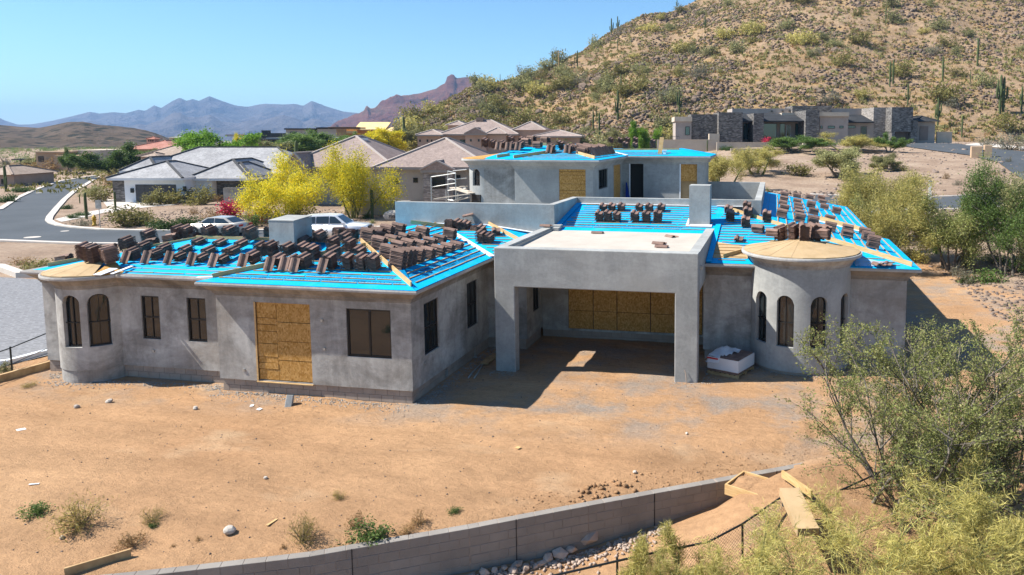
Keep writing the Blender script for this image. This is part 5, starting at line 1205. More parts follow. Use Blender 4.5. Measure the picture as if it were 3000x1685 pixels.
# white house with pale grey tiled roof
b = BG('white_house', 'white stucco house with pale grey tiled hip roofs and dark garage door', 440, 598, 88)
b.box(368,540,521,598,0,9,'wall','w_white',down=.6); b.box(334,368,523,598,.3,9,'stone_wall','st_grey',down=.6); b.box(556,572,523,590,3,10,'wall','w_white',down=.6); b.box(569,620,523,595,2.2,10,'wall','w_white',down=.6); b.box(620,730,524,592,3.2,12,'stone_wall','st_grey',down=.6); b.box(640,900,500,590,9.5,20,'wall','w_white',down=.6)
g = b.box(399.6,514.6,541,597,-.05,.1,'garage_door','garage')
x0, x1, z0, z1 = b.rect(399.6,514.6,541,597)
for i in range(4):
    for j in range(4): b.p(MB().box(x0+(x1-x0)*(i+.06)/4, x0+(x1-x0)*(i+.94)/4, -.075, -.052, z0+(z1-z0)*(j+.07)/4, z0+(z1-z0)*(j+.93)/4), 'door_panel', 'garage', g)
b.box(549,566,545,585,2.1,2.3,'garage_door','garage'); b.box(382,389,552,565,-.2,-.01,'wall_lamp','metal_dark'); b.box(536,543,546,560,-.2,-.01,'wall_lamp','metal_dark')
b.hip(322,545,521,-.2,9,1.75,'rf_white',.7,fas='soffit'); b.hip(552,738,522,2.2,13,2.1,'rf_white',.7,fas='soffit'); b.hip(618,742,515,3,9,1.5,'rf_white',.5,fas='soffit'); b.hip(352,905,508,8.5,21,3.2,'rf_white',.5,fas='soffit'); b.hip(355,470,500,6,14,1.6,'rf_white',.5,fas='soffit')
# grey stucco house behind the yellow trees
b = BG('grey_house', 'grey stucco house with rose-grey tiled roof behind the yellow trees', 1180, 590, 84)
b.box(1110,1243,492,590,0,12,'wall','w_beige',down=.6); b.box(1241,1325,500,590,-1.6,3,'stone_wall','st_pale',down=.6); b.box(1320,1420,492,590,.2,12,'wall','w_beige',down=.6); b.box(840,1112,498,590,1.5,14,'wall','w_beige',down=.6); b.box(846,886,490,590,-.5,4,'wall','w_cream',down=.6)
b.win(1155,1168,522,539,0,'glass'); b.win(1211,1224,521,535,0,'glass'); b.win(1267,1305,518,553,-1.6,'glass'); b.win(1337,1349,513,527,.2,'glass')
b.hip(1098,1440,489,-.5,13,3.1,'rf_pink',.6,'ridge_pale','fascia'); b.hip(820,1160,489,1,15,3.4,'rf_pink',.6,'ridge_pale','fascia'); b.hip(1232,1334,498,-1.6,3.5,.95,'rf_pink',.3,'ridge_pale','fascia',gable=True); b.hip(834,900,489,-.6,6,1.5,'rf_pink',.3,'ridge_pale','fascia',gable=True)
b.box(1037,1067,405,470,7,8.3,'chimney','w_white')
for u in (1041,1048,1055,1061): b.box(u,u+3,423,429,6.93,7.0,'chimney_vent','dark')
# small and far houses on the left
b = BG('tan_house', 'flat-roofed tan adobe house among desert trees at far left', 190, 482, 165); b.box(107,183,447,482,0,8,'wall','w_tan',down=2); b.box(160,220,456,484,-2,4,'wall','w_tan',down=2); b.box(215,292,440,482,4,14,'wall','w_cream',down=2); b.box(104,186,444,448.5,-.4,8.3,'parapet','w_tan'); b.win(113,128,458,474,0,'glass')
b = BG('ramada', 'low dark flat ramada roof at far left beyond the road', 66, 482, 170, 'shelter'); b.box(33,100,466,469,0,5,'roof','rf_black'); b.box(58,61,469,482,1,1.3,'post','metal_dark',down=1); b.box(92,94,469,482,1,1.3,'post','metal_dark',down=1)
b = BG('red_roof_house', 'far house with rose-red tiled roof and square cupola', 430, 450, 195); b.box(372,510,436,450,0,14,'wall','w_pink',down=3); b.hip(360,520,437,-.5,15,2.1,'rf_red',.8,'rf_red'); b.box(430,453,406,424,6,8,'cupola','w_pink'); b.hip(427,456,407,5.6,8.4,.5,'rf_red',.2,'rf_red')
for u in (434,440,446): b.box(u,u+3,410,415,5.92,6.0,'cupola_opening','dark')
b = BG('tan_roof_house', 'house with large tan tiled roof left of the bright green tree', 490, 470, 140); b.box(420,560,455,470,0,12,'wall','w_pink',down=3); b.hip(405,575,458,-.5,13,2.2,'rf_tan',.8,'rf_tan'); b.box(413,460,458,472,-3,0,'wall','w_pink',down=3); b.hip(408,466,459,-3.3,.3,.7,'rf_tan',.3,'rf_tan')
b = BG('white_flat_house', 'far white flat-roofed house left of the bright green tree', 530, 424, 230); b.box(496,566,402,426,0,10,'wall','w_cream',down=4); b.hip(490,573,403,-.8,11,.6,'rf_white',.8,'rf_white'); b.win(507,512,407,415,0,'glass')
b = BG('dark_flat_house', 'long low dark modern house with flat black roofs', 860, 440, 150); b.box(698,832,412,440,0,10,'wall','metal_dark',down=4); b.box(694,836,408,412,-.5,11,'roof_edge','rf_black'); b.box(690,740,434,446,-4,0,'wall','w_tan',down=3); b.box(780,1004,403,412,4,18,'roof_slab','rf_white'); b.box(785,1000,412,440,5,16,'wall','metal_dark',down=3); b.box(998,1040,409,432,1,8,'wall','w_beige',down=3)
b = BG('black_roof_house', 'far grey modern house with thin black sloping roofs', 860, 402, 225); b.box(838,920,380,402,0,8,'wall','w_beige',down=5); b.box(832,924,376,380,-.6,8.5,'roof','rf_black'); b.box(753,826,390,402,2,10,'wall','metal_dark',down=5); b.box(766,784,382,391,4,6,'chimney','metal_dark'); b.box(930,985,378,400,0,8,'wall','w_beige',down=5); b.box(926,1040,373,377,-.6,8.5,'roof','rf_black'); b.win(850,870,386,396,0,'glass'); b.box(660,690,394,400,3,9,'roof','rf_white')
b = BG('framed_house', 'far house under construction with bare orange plywood sheathing', 1050, 406, 240); b.box(962,1046,372,408,0,8,'wall','osb_far',down=5); b.box(1040,1132,378,408,2,10,'wall','osb_far',down=5)
x0, x1, z0, z1 = b.rect(1040,1131,357,379,2); b.p(MB().add([(x0,1,z0),(x1,1,z0),(x1,7,z1),(x0,7,z1),(x0,1,z0-.3),(x1,1,z0-.3),(x1,7,z1-.3),(x0,7,z1-.3)], [(0,1,2,3),(7,6,5,4),(0,4,5,1),(1,5,6,2),(2,6,7,3),(3,7,4,0)]), 'roof', 'ply_far')
x0, x1, z0, z1 = b.rect(1108,1164,372,384,1); b.p(MB().add([(x0,0,z0),(x1,0,z0),(x1,5,z1),(x0,5,z1),(x0,0,z0-.3),(x1,0,z0-.3),(x1,5,z1-.3),(x0,5,z1-.3)], [(0,1,2,3),(7,6,5,4),(0,4,5,1),(1,5,6,2),(2,6,7,3),(3,7,4,0)]), 'roof', 'ply_far')
b.win(966,975,375,388,0,'glass','osb_far'); b.box(978,1045,384,391,-.8,0,'roof','ply_far'); b.win(1025,1040,397,404,0,'glass','osb_far')
# pink-tan house at the foot of the hill
b = BG('pink_house', 'pink-tan stucco house with brown tiled roofs at the foot of the hill', 1400, 440, 150)
b.box(1224,1290,396,440,0,8,'wall','w_pink',down=2); b.box(1288,1365,394,440,1.5,10,'wall','w_pink',down=2); b.box(1364,1424,392,440,0,9,'wall','w_pink',down=2); b.box(1422,1482,392,440,.6,9,'wall','w_pink',down=2); b.box(1480,1640,379,440,3,14,'wall','w_pink',down=2); b.box(1568,1698,398,440,-2,6,'wall','w_pink',down=2)
b.box(1222,1366,428,440,-.15,.0,'stone_base','st_brown',down=2)
b.hip(1219,1300,395,-.4,9,1.0,'rf_pink',.6,'ridge_pale','fascia'); b.hip(1285,1520,393,1,13,2.9,'rf_pink',.6,'ridge_pale','fascia'); b.hip(1360,1428,392,-.5,8,1.15,'rf_pink',.4,'ridge_pale','fascia',gable=True); b.hip(1420,1486,392,.2,9,1.2,'rf_pink',.5,'ridge_pale'); b.hip(1560,1706,399,-2.5,7,1.15,'rf_pink',.5,'ridge_pale','fascia'); b.hip(1500,1600,381,3,13,1.7,'rf_pink',.5,'ridge_pale'); b.hip(1306,1366,367,9,15,.9,'rf_pink',.4,'ridge_pale'); b.box(1312,1360,367,385,9.6,14.4,'wall','w_pink')
b.box(1395,1415,344,372,6,7.4,'chimney','st_brown')
for u0, u1, v0, v1, y in ((1228,1233,409,416,0),(1250,1255,409,416,0),(1263,1267,409,416,0),(1275,1284,410,416,0),(1306,1321,409,431,1.5),(1328,1337,409,416,1.5),(1348,1366,409,431,1.5),(1377,1382,408,415,0),(1400,1405,408,415,0)): b.win(u0, u1, v0, v1, y, 'glass')
# modern stone house below the hill
b = BG('modern_stone_house', 'wide modern taupe house with grey stone piers and teal glass below the hill', 2350, 412, 128)
W = [(1979,2026,342,412,0,8,'wall','w_taupe'),(2024,2106,335,412,.6,8,'stone_wall','st_grey'),(2105,2176,329,412,-1.6,7,'stone_wall','st_grey'),(2207,2238,332,412,-1.6,6,'stone_wall','st_grey'),(2359,2401,323,412,-1.6,7,'stone_wall','st_grey'),(2118,2360,356,412,4,9,'wall','w_taupe'),(2145,2557,318,345,9,16,'wall','w_taupe'),(2321,2437,310,332,7.5,14,'stone_wall','st_grey'),(2400,2486,331,412,-.4,9,'wall','w_taupe'),(2478,2560,357,412,2,10,'wall','w_taupe'),(2557,2617,315,412,2.2,12,'stone_wall','st_pale'),(2612,2676,314,360,-.8,10,'stone_wall','st_grey'),(2612,2623,360,412,-.8,10,'stone_wall','st_grey'),(2668,2690,352,412,-.8,10,'stone_wall','st_grey'),(2622,2669,360,412,.6,9,'garage_recess','taupe_door'),(2686,2740,357,412,.4,9,'wall','w_taupe')]  # sunlit left face of the big stone block painted in as paler stone
for q in W: b.box(*q, down=1.5)
for q in ((1976,2028,342,356,-.3,8.3),(2398,2488,329,341,-.8,9.3),(2290,2362,331,343,6,9)): b.box(*q,'parapet_band','w_cream')
for u0, u1 in ((2114,2208),(2217,2360)):
    x0, x1, z0, z1 = b.rect(u0, u1, 339, 354, -.6); b.p(MB().add([(x0,-.6,z0),(x1,-.6,z0),(x1,8,z1+.6),(x0,8,z1+.6),(x0,-.6,z0-.22),(x1,-.6,z0-.22),(x1,8,z1+.3),(x0,8,z1+.3)], [(0,1,2,3),(7,6,5,4),(0,4,5,1),(1,5,6,2),(2,6,7,3),(3,7,4,0)]), 'roof', 'rf_black')
x0, x1, z0, z1 = b.rect(2474,2562,342,357,.8); b.p(MB().add([(x0,.8,z0),(x1,.8,z0),(x1,8,z1+.5),(x0,8,z1+.5),(x0,.8,z0-.2),(x1,.8,z0-.2),(x1,8,z1+.2),(x0,8,z1+.2)], [(0,1,2,3),(7,6,5,4),(0,4,5,1),(1,5,6,2),(2,6,7,3),(3,7,4,0)]), 'roof', 'rf_black')
b.hip(2672,2750,356,-.2,10,.9,'rf_black',.5,'rf_black')
for q in ((2007,2021,371,396,0),(2177,2206,362,408,4),(2235,2276,362,408,4),(2284,2300,362,408,4),(2329,2346,362,402,4),(2351,2357,369,395,4),(2135,2152,368,405,4),(2156,2170,376,392,4),(2425,2446,369,377,-.4),(2459,2471,369,376,-.4),(2403,2410,369,377,-.4),(2484,2506,368,376,2)): b.win(*q)
for q in ((2303,2317,366,402,4,'flash'),(2520,2540,370,410,2,'taupe_door')): b.win(*q[:5], 'glass', q[5])
b.box(2694,2720,370,411,.3,.45,'garage_door','taupe_door'); b.box(2078,2108,392,412,-2.6,-1,'barbecue_counter','w_cream',down=1)
for i, u in enumerate((2291,2312,2259)): b.box(u,u+5,324,327,8.6,9.2,'roof_scupper','metal_dark')
for i, (u0, u1, v0, v1, y) in enumerate(((1925,2105,410,430,-5),(2100,2360,418,432,-7),(2140,2440,436,458,-12),(2352,2450,414,436,-8))):
    q = BG('garden_wall', ['cream garden wall left of the modern house terrace','cream garden wall below the middle of the modern house terrace','long low cream wall below the terrace shrubs','taupe garden wall right of the terrace flower pots'][i], (u0+u1)/2, v1, 128+y, 'wall', 'garden walls of the modern house'); q.box(u0,u1,v0,v1,0,.4,'wall_panel','w_cream',down=2); q.box(u0,u1,v0-1,v0,-.06,.46,'coping','w_cream')
q = BG('garden_wall', 'short cream wall right of the modern house garages', 2765, 400, 128, 'wall', 'garden walls of the modern house'); q.box(2745,2790,387,402,2,2.4,'wall_panel','w_cream',down=1); q.box(2744,2791,386,387,1.95,2.45,'coping','w_cream')
b = BG('brown_house', 'corner of a brown stucco house at the far left edge', 15, 560, 115); b.box(-80,40,512,562,0,8,'wall','w_pink',down=1); b.hip(-90,44,512,-.3,8.3,1.2,'rf_tan',.5,'rf_tan'); b.win(5,18,525,540,0,'glass')
# fence rails at the modern house terrace
q = BG('terrace_railing', 'thin dark metal railing on the terrace left of the modern house', 1960, 410, 124, 'railing'); q.box(1918,1990,399,400,0,.05,'top_rail','metal_dark')
for i in range(15): q.box(1919+i*5,1919.8+i*5,400,411,0,.04,'baluster','metal_dark')
# low walls by the street under the yellow trees
for i, (u0, u1, v0, v1, D, lab) in enumerate(((770,860,630,660,68,'low taupe wall under the left yellow tree beside the silver sedan'),(1010,1200,590,620,74,'low taupe wall behind the right yellow tree'),(655,730,552,585,80,'cream wall with dark curved fence left of the yellow trees'))):
    q = BG('garden_wall', lab, (u0+u1)/2, v1, D, 'wall', 'street garden walls'); q.box(u0,u1,v0,v1,0,.3,'wall_panel','w_beige',down=1); q.box(u0,u1,v0-1.5,v0,-.05,.35,'coping','w_beige')
q = BG('curved_railing', 'dark metal view fence left of the yellow trees', 690, 560, 80, 'fence'); q.box(655,740,541,542.5,0,.05,'top_rail','metal_dark')
for i in range(22): q.box(655.5+i*4,656.2+i*4,542,565,0,.04,'baluster','metal_dark')
# ------------------------------------------------------------------ streets, kerbs, drive
def asphalt():
    k = NT('asphalt', .85, .25); c = k.ramp(k.noise(.2, 5, .6), [(.3, (.052,.06,.068)), (.7, (.078,.087,.096))]); c = k.mix(1, c, k.ramp(k.noise(9, 4, .8), [(.3, .85), (.7, 1.12)]), 'MULTIPLY'); k.color(c); k.bump(k.noise(40, 3), .3, .01); return k.m
MT['asphalt'] = asphalt(); MT['kerb'] = vary('kerb_concrete', (.46,.41,.36), (.56,.51,.45), 1, .9, .1, 20)
def pavers():
    k = NT('pavers', .9, .2); t = k.n('ShaderNodeTexBrick'); k.l(k.pos((3.2,3.2,1)), t.inputs['Vector']); t.inputs['Scale'].default_value = 1.; t.inputs['Color1'].default_value = (.15,.15,.158,1); t.inputs['Color2'].default_value = (.25,.25,.26,1); t.inputs['Mortar'].default_value = (.18,.18,.18,1); t.inputs['Mortar Size'].default_value = .03; k.color(t.outputs[0]); k.bump(t.outputs[1], .3, .01); return k.m
MT['paver'] = pavers()
def sheet(name, px, z, mat):
    """flat paving on the level ground, outline given in photo pixels"""
    pts = [atz(u, v, z) for u, v in px]; m = MB(); m.add(pts, [tuple(range(len(pts)))]); me = m.mesh(name, MT[mat])
    bm = bmesh.new(); bm.from_mesh(me); bmesh.ops.triangulate(bm, faces=bm.faces); bmesh.ops.recalc_face_normals(bm, faces=bm.faces)
    for f in bm.faces:
        if f.normal.z < 0: f.normal_flip()
    bm.to_mesh(me); bm.free(); return struct(obj(name, me))
def ribbon(name, pts, w, mat, dz, h=0.):
    """strip following the ground along world points"""
    P_ = [Vector((p[0], p[1])) for p in pts]; Q = []
    for a, b in zip(P_[:-1], P_[1:]):
        n = max(1, int((b-a).length/2.5)); Q += [a.lerp(b, i/n) for i in range(n)]
    Q.append(P_[-1]); m = MB(); vs = []; k = 5
    for i, q in enumerate(Q):
        d = (Q[min(i+1,len(Q)-1)]-Q[max(i-1,0)]).normalized(); nn = Vector((-d.y, d.x))
        for j in range(k): e = q+nn*w*(j/(k-1)-.5); vs.append((e.x, e.y, gzf(e.x, e.y)+dz))
    fs = [(i*k+j, i*k+j+1, i*k+k+j+1, i*k+k+j) for i in range(len(Q)-1) for j in range(k-1)]
    if h:
        o = len(vs); vs += [(x, y, z+h) for x, y, z in vs]; fs = [tuple(i+o for i in f) for f in fs]
        for i in range(len(Q)-1): fs += [(i*k, i*k+k, o+i*k+k, o+i*k), (i*k+k-1, o+i*k+k-1, o+i*k+2*k-1, i*k+2*k-1)]
    m.add(vs, fs); return struct(m.build(name, MT[mat]))
inner = [(289,518),(255,540),(218,561),(190,585),(166,612),(146,637),(143,647),(152,655),(175,662),(220,668),(300,674),(420,677),(560,678),(700,677),(900,675),(1200,670),(1320,668)]
outer = [(-400,655),(-120,632),(0,615),(50,582),(103,557),(174,532),(282,515)]
near = [(1320,700),(900,712),(560,717),(240,716),(120,711),(0,707),(-400,705)]
sheet('street', outer+inner+near, .03, 'asphalt')
for line in (inner, outer, near): ribbon('kerb', [atz(u, v, 0) for u, v in line], .55, 'kerb', .0, .12)
sheet('paver_drive', [(-500,815),(0,812),(62,815),(330,835),(500,1000),(141,1040),(25,1070),(-400,1120)], .035, 'paver')
a = [atz(u, v, 0) for u, v in ((-300,1105),(25,1068),(150,1033))]; ribbon('drive_kerb', a, .22, 'flash', 0, .16)
a = [atz(u, v, 0) for u, v in ((-300,770),(0,790),(62,812),(130,812))]; ribbon('drive_kerb', a, .5, 'kerb', 0, .3)
sheet('driveway', [(295,583),(345,585),(520,600),(460,604),(360,615),(330,625)], .03, 'kerb'); sheet('path', [(160,642),(250,622),(340,606),(350,612),(260,634),(180,650)], .032, 'kerb')
for i, (u, v, s) in enumerate(((95,695,1.1),(190,677,.6),(115,565,.8))):
    p = atz(u, v, .04); tag(MB().lathe([(s/2,0),(s/2,.012)], 20).build('manhole_cover', MT['kerb']), ['large pale manhole cover in the street at left','small pale manhole cover in the street near the kerb bend','pale manhole cover further up the left street'][i], 'manhole'); bpy.context.scene.collection.objects[-1].location = (p[0],p[1],.032)
rd = [ong(u, v, 30, 300) for u, v in ((2665,421),(2740,428),(2830,440),(2930,452),(3050,478),(3300,560))]; ribbon('upper_road', rd, 10, 'asphalt', .10)
rd = [ong(u, v, 30, 300) for u, v in ((2700,416),(2800,413),(2930,411),(3100,418))]; ribbon('upper_road', rd, 7, 'asphalt', .09)
isl = [ong(u, v, 30, 300) for u, v in ((2845,425),(2920,430),(3020,440))]; ribbon('road_island', isl, 3.2, 'kerb', .1, .12)
rd = [ong(u, v, 30, 200) for u, v in ((2380,590),(2560,597),(2730,600),(2850,594),(3150,570))]; ribbon('lower_road', rd, 6.5, 'asphalt', .10)
for off in (-3.6, 3.6):
    P_ = [Vector((p[0], p[1])) for p in rd]; ribbon('road_kerb', [(p.x-.02*off, p.y+off) for p in P_], .25, 'kerb', .05, .1)

# ------------------------------------------------------------------ vehicles
def carpaint(name, c, met): k = NT(name, .3, .5); k.color(c); k.b.inputs['Metallic'].default_value = met; k.b.inputs['Coat Weight'].default_value = .6; k.b.inputs['Coat Roughness'].default_value = .08; return k.m
MT['champagne'] = carpaint('champagne_paint', (.55,.50,.43), .35); MT['carwhite'] = carpaint('white_paint', (.72,.75,.78), .05); MT['tyre'] = plain('tyre_rubber', (.02,.02,.02), .9); MT['rim'] = plain('alloy_rim', (.45,.45,.46), .35, .5, .8)
MT['carglass'] = glass('car_glass', (.02,.03,.035), 1.7); MT['tail'] = plain('tail_light', (.45,.01,.01), .25); MT['lamp'] = plain('head_light', (.7,.72,.74), .2); MT['trim'] = plain('black_trim', (.015,.015,.016), .5)
def car(name, label, pos, rz, prof, roof, L, Wd, paint, wheels, wr, windows, lights, cat='car'):
    """prof: side outline of the lower body (x,z); roof: outline of the greenhouse (x,z)"""
    t = thing(name, label, cat, pos, rz); P_ = lambda m, n, mt, sm=False, par=None: obj(n, m.mesh(n, MT[mt] if isinstance(mt, str) else mt, sm), par or t)
    def loft(outline, w0, w1, zr):
        n = len(outline); m = MB(); zs = [z for _, z in outline]; lo, hi = min(zs), max(zs); vs = []
        for s in (-1, 1):
            for x, z in outline: f = (z-lo)/(hi-lo); vs.append((x, s*(w0+(w1-w0)*f**1.5), z))
        for s in (-1, 1):
            for x, z in outline: f = (z-lo)/(hi-lo); vs.append((x*.985, s*(w0+(w1-w0)*f**1.5-.07), z-.0))
        fs = [(i, (i+1) % n, 2*n+(i+1) % n, 2*n+i) for i in range(n)]+[(n+i, 3*n+i, 3*n+(i+1) % n, n+(i+1) % n) for i in range(n)]
        fs = [tuple(range(n))[::-1], tuple(range(n, 2*n))]+[(i, (i+1) % n, n+(i+1) % n, n+i) for i in range(n)]
        m.add(vs[:2*n], fs); return m
    m = loft(prof, Wd/2, Wd/2*.93, 0); me = m.mesh('body', MT[paint]); bm = bmesh.new(); bm.from_mesh(me); bmesh.ops.recalc_face_normals(bm, faces=bm.faces); bmesh.ops.bevel(bm, geom=[e for e in bm.edges], offset=.05, segments=2, affect='EDGES', clamp_overlap=True); bm.to_mesh(me); bm.free(); me.polygons.foreach_set('use_smooth', [True]*len(me.polygons)); obj('body', me, t)
    m = loft(roof, Wd/2*.90, Wd/2*.70, 0); me = m.mesh('cabin', MT[paint]); bm = bmesh.new(); bm.from_mesh(me); bmesh.ops.recalc_face_normals(bm, faces=bm.faces); bmesh.ops.bevel(bm, geom=[e for e in bm.edges], offset=.04, segments=2, affect='EDGES', clamp_overlap=True); bm.to_mesh(me); bm.free(); obj('cabin', me, t)
    lo, hi = min(z for _, z in roof), max(z for _, z in roof); yw = lambda z: Wd/2*.90+(Wd/2*.70-Wd/2*.90)*((z-lo)/(hi-lo))**1.5
    for poly in windows:
        for s in (-1, 1):
            m = MB(); k = len(poly); m.add([(x, s*(yw(z)+.012), z) for x, z in poly], [tuple(range(k))]); P_(m, 'side_window', 'carglass')
    for (x0, z0), (x1, z1), nm in ((roof[0], roof[1], 'rear_window'), (roof[-1], roof[-2], 'windscreen')):
        d = Vector((z1-z0, 0, x0-x1)).normalized()*(.012 if x0 > x1 else -.012); d = d if d.z > 0 else -d
        a, b = .12, .88; q = [(x0+(x1-x0)*f+d.x, s*(yw(z0+(z1-z0)*f)-.1), z0+(z1-z0)*f+d.z) for f, s in ((a,-1),(a,1),(b,1),(b,-1))]
        P_(MB().add(q, [(0,1,2,3)]), nm, 'carglass')
    for x in wheels:
        for s in (-1, 1):
            m = MB(); m.lathe([(wr*.62,-.1),(wr*.95,-.11),(wr,-.06),(wr,.06),(wr*.95,.11),(wr*.62,.1)], 20); m.xf(Matrix.Translation((x, s*(Wd/2-.1), wr)) @ Matrix.Rotation(math.pi/2, 4, 'X')); w = P_(m, 'wheel', 'tyre', True)
            m = MB(); m.lathe([(wr*.6,-.112),(wr*.6,.112)], 14); m.xf(Matrix.Translation((x, s*(Wd/2-.1), wr)) @ Matrix.Rotation(math.pi/2, 4, 'X')); P_(m, 'rim', 'rim', False, w)
            m = MB(); m.lathe([(wr*1.16,-.008),(wr*1.16,.008)], 20); m.xf(Matrix.Translation((x, s*(Wd/2+.003), wr*1.02)) @ Matrix.Rotation(math.pi/2, 4, 'X')); P_(m, 'wheel_arch', 'trim')
    for x, y, z, w, h, mt, nm in lights:
        for s in (-1, 1): P_(MB().box(x-.03,x+.03,s*y-w/2,s*y+w/2,z-h/2,z+h/2), nm, mt)
    for s in (-1, 1): P_(MB().box(roof[-1][0]-.35,roof[-1][0]-.18,s*(Wd/2+.02)-.09,s*(Wd/2+.02)+.09,roof[-1][1]+.02,roof[-1][1]+.16), 'mirror', paint)
    for x in (-.35, .55):
        for s in (-1, 1): P_(MB().box(x-.08,x+.08,s*(Wd/2*.955)-.015,s*(Wd/2*.955)+.015,.78,.81), 'door_handle', 'rim')
    return t
# +x is the front of the car
SP = [(-2.4,.45),(-2.36,.95),(-1.75,1.02),(1.05,.98),(1.9,.86),(2.35,.68),(2.4,.35),(2.2,.2),(-2.2,.22)]; SR = [(-1.85,.98),(-1.05,1.42),(.05,1.45),(.45,1.40),(1.15,.96)]
a = atz(640, 688, 0); sd = Vector((a[0], a[1], .04))
car('parked_sedan', 'champagne silver sedan parked at the kerb, tail to the right', sd, math.pi+.08, SP, SR, 4.8, 1.82, 'champagne', (-1.45,1.42), .33, [[(-1.5,1.03),(-1.0,1.33),(-.28,1.38),(-.28,1.02)],[(-.2,1.02),(-.2,1.38),(.32,1.36),(.88,1.0)]], [(-2.37,.62,.82,.45,.16,'tail','tail_light'),(2.28,.62,.68,.4,.16,'lamp','head_light')])
QP = [(-2.6,.5),(-2.62,1.1),(-2.3,1.2),(.95,1.18),(1.3,1.2),(2.3,1.1),(2.58,.95),(2.62,.45),(2.4,.3),(-2.4,.32)]; QR = [(-2.5,1.18),(-2.1,1.82),(-.6,1.9),(.3,1.84),(1.15,1.18)]
a = atz(985, 700, 0); sv = Vector((a[0], a[1], .04))
suv = car('parked_suv', 'white full-size suv parked behind the grey roof box, facing right', sv, .22, QP, QR, 5.25, 2.0, 'carwhite', (-1.55,1.6), .4, [[(-2.2,1.26),(-1.95,1.7),(-1.2,1.76),(-1.2,1.25)],[(-1.14,1.25),(-1.14,1.76),(-.2,1.78),(-.2,1.25)],[(-.14,1.25),(-.14,1.78),(.25,1.74),(.85,1.25)]], [(2.56,.72,.92,.42,.14,'lamp','head_light'),(-2.6,.75,1.02,.3,.3,'tail','tail_light')])
obj('grille', MB().box(2.57,2.63,-.42,.42,.62,1.02).mesh('grille', MT['trim']), suv)
p = ong(2500, 648, 20, 120); PP = [(-2.7,.55),(-2.72,1.05),(-.6,1.08),(.9,1.06),(1.2,1.1),(2.3,1.05),(2.65,.9),(2.68,.5),(2.4,.35),(-2.4,.38)]; PR = [(-.75,1.08),(-.55,1.78),(.35,1.82),(.62,1.75),(1.2,1.1)]
car('white_pickup', 'white pickup truck partly hidden behind the yellow-green bush at right', (p[0]+.2,p[1]-.6,gzf(p[0],p[1])-.05), 2.6, PP, PR, 5.4, 1.95, 'carwhite', (-1.7,1.65), .4, [[(-.55,1.14),(-.45,1.68),(.25,1.72),(.25,1.13)],[(.31,1.13),(.31,1.71),(.5,1.68),(.95,1.12)]], [(2.6,.7,.85,.35,.2,'lamp','head_light'),(-2.68,.8,.85,.15,.4,'tail','tail_light')], 'truck')

# ------------------------------------------------------------------ street furniture
MT['hyd'] = plain('yellow_hydrant_paint', (.55,.33,.02), .5)
p = atz(277, 661, 0); h = thing('fire_hydrant', 'yellow fire hydrant near the kerb bend at left', 'hydrant', (p[0],p[1],0)); s_ = 1.25
obj('barrel', MB().lathe([(.15,0),(.15,.08),(.1,.1),(.1,.5),(.14,.52),(.14,.57),(.11,.62),(.07,.7),(.03,.72),(.03,.78)], 14).mesh('barrel', MT['hyd'], True), h, scale=s_)
for a_ in (0, math.pi, -math.pi/2): m = MB(); m.lathe([(.065,0),(.065,.06),(.05,.08)], 10, (0,0,.09)); m.xf(Matrix.Translation((0,0,.42)) @ Matrix.Rotation(a_, 4, 'Z') @ Matrix.Rotation(math.pi/2, 4, 'Y')); obj('nozzle', m.mesh('nozzle', MT['hyd']), h, scale=s_)
p = atz(294, 668, 0); h = thing('street_sign', 'street sign seen from behind, on a post by the hydrant', 'sign', (p[0],p[1],0)); obj('post', MB().tube([(0,0,0),(0,0,2.4)], .03, 8).mesh('post', MT['galv']), h); obj('sign_plate', MB().box(-.3,.3,-.05,-.035,1.65,2.4).mesh('sign_plate', MT['stucco']), h)
p = ong(2722, 626, 20, 150); h = thing('white_sign_post', 'white vertical sign post beside the lower road at right', 'sign', (p[0],p[1],p[2])); obj('post', MB().box(-.1,.1,-.05,.05,-.1,2.55).mesh('post', MT['white']), h); obj('cap', MB().bev(-.13,.13,-.08,.08,2.552,2.66,.03).mesh('cap', MT['white']), h)
p = ong(2882, 462, 30, 250)
for i, (dx, w, hh) in enumerate(((-1.0,1.3,1.5),(.45,.9,1.7))): tag(MB().bev(-w/2,w/2,-.4,.4,-.1,hh,.05).build('utility_box', MT['w_tan']), ['tan utility cabinet, wider left one beside the upper road','tan utility cabinet, taller right one beside the upper road'][i], 'utility box', 'utility cabinets'); bpy.context.scene.collection.objects[-1].location = (p[0]+dx,p[1],p[2])
p = atz(1137+18, 650, 0); n_ = Vector((p[0],p[1],gzf(p[0],p[1])))
nr = obj('address_rock', rock_mesh(77, MT['rock_light'], 2, .10), None, n_+Vector((0,0,.42)), (0,0,YAW), (1.75,.9,1.9)); tag(nr, 'pale boulder with house number engraved, beside the balcony wall', 'boulder')
tm = text_mesh('7353', .42, MT['trim'], 'house_number', .03); o = obj('house_number', tm, nr); o.matrix_parent_inverse = Matrix.Identity(4); o.scale = (1/1.75,1/1.9,1/.9); o.location = (.02,-.49,-.02); o.rotation_euler = (math.pi/2,0,0)
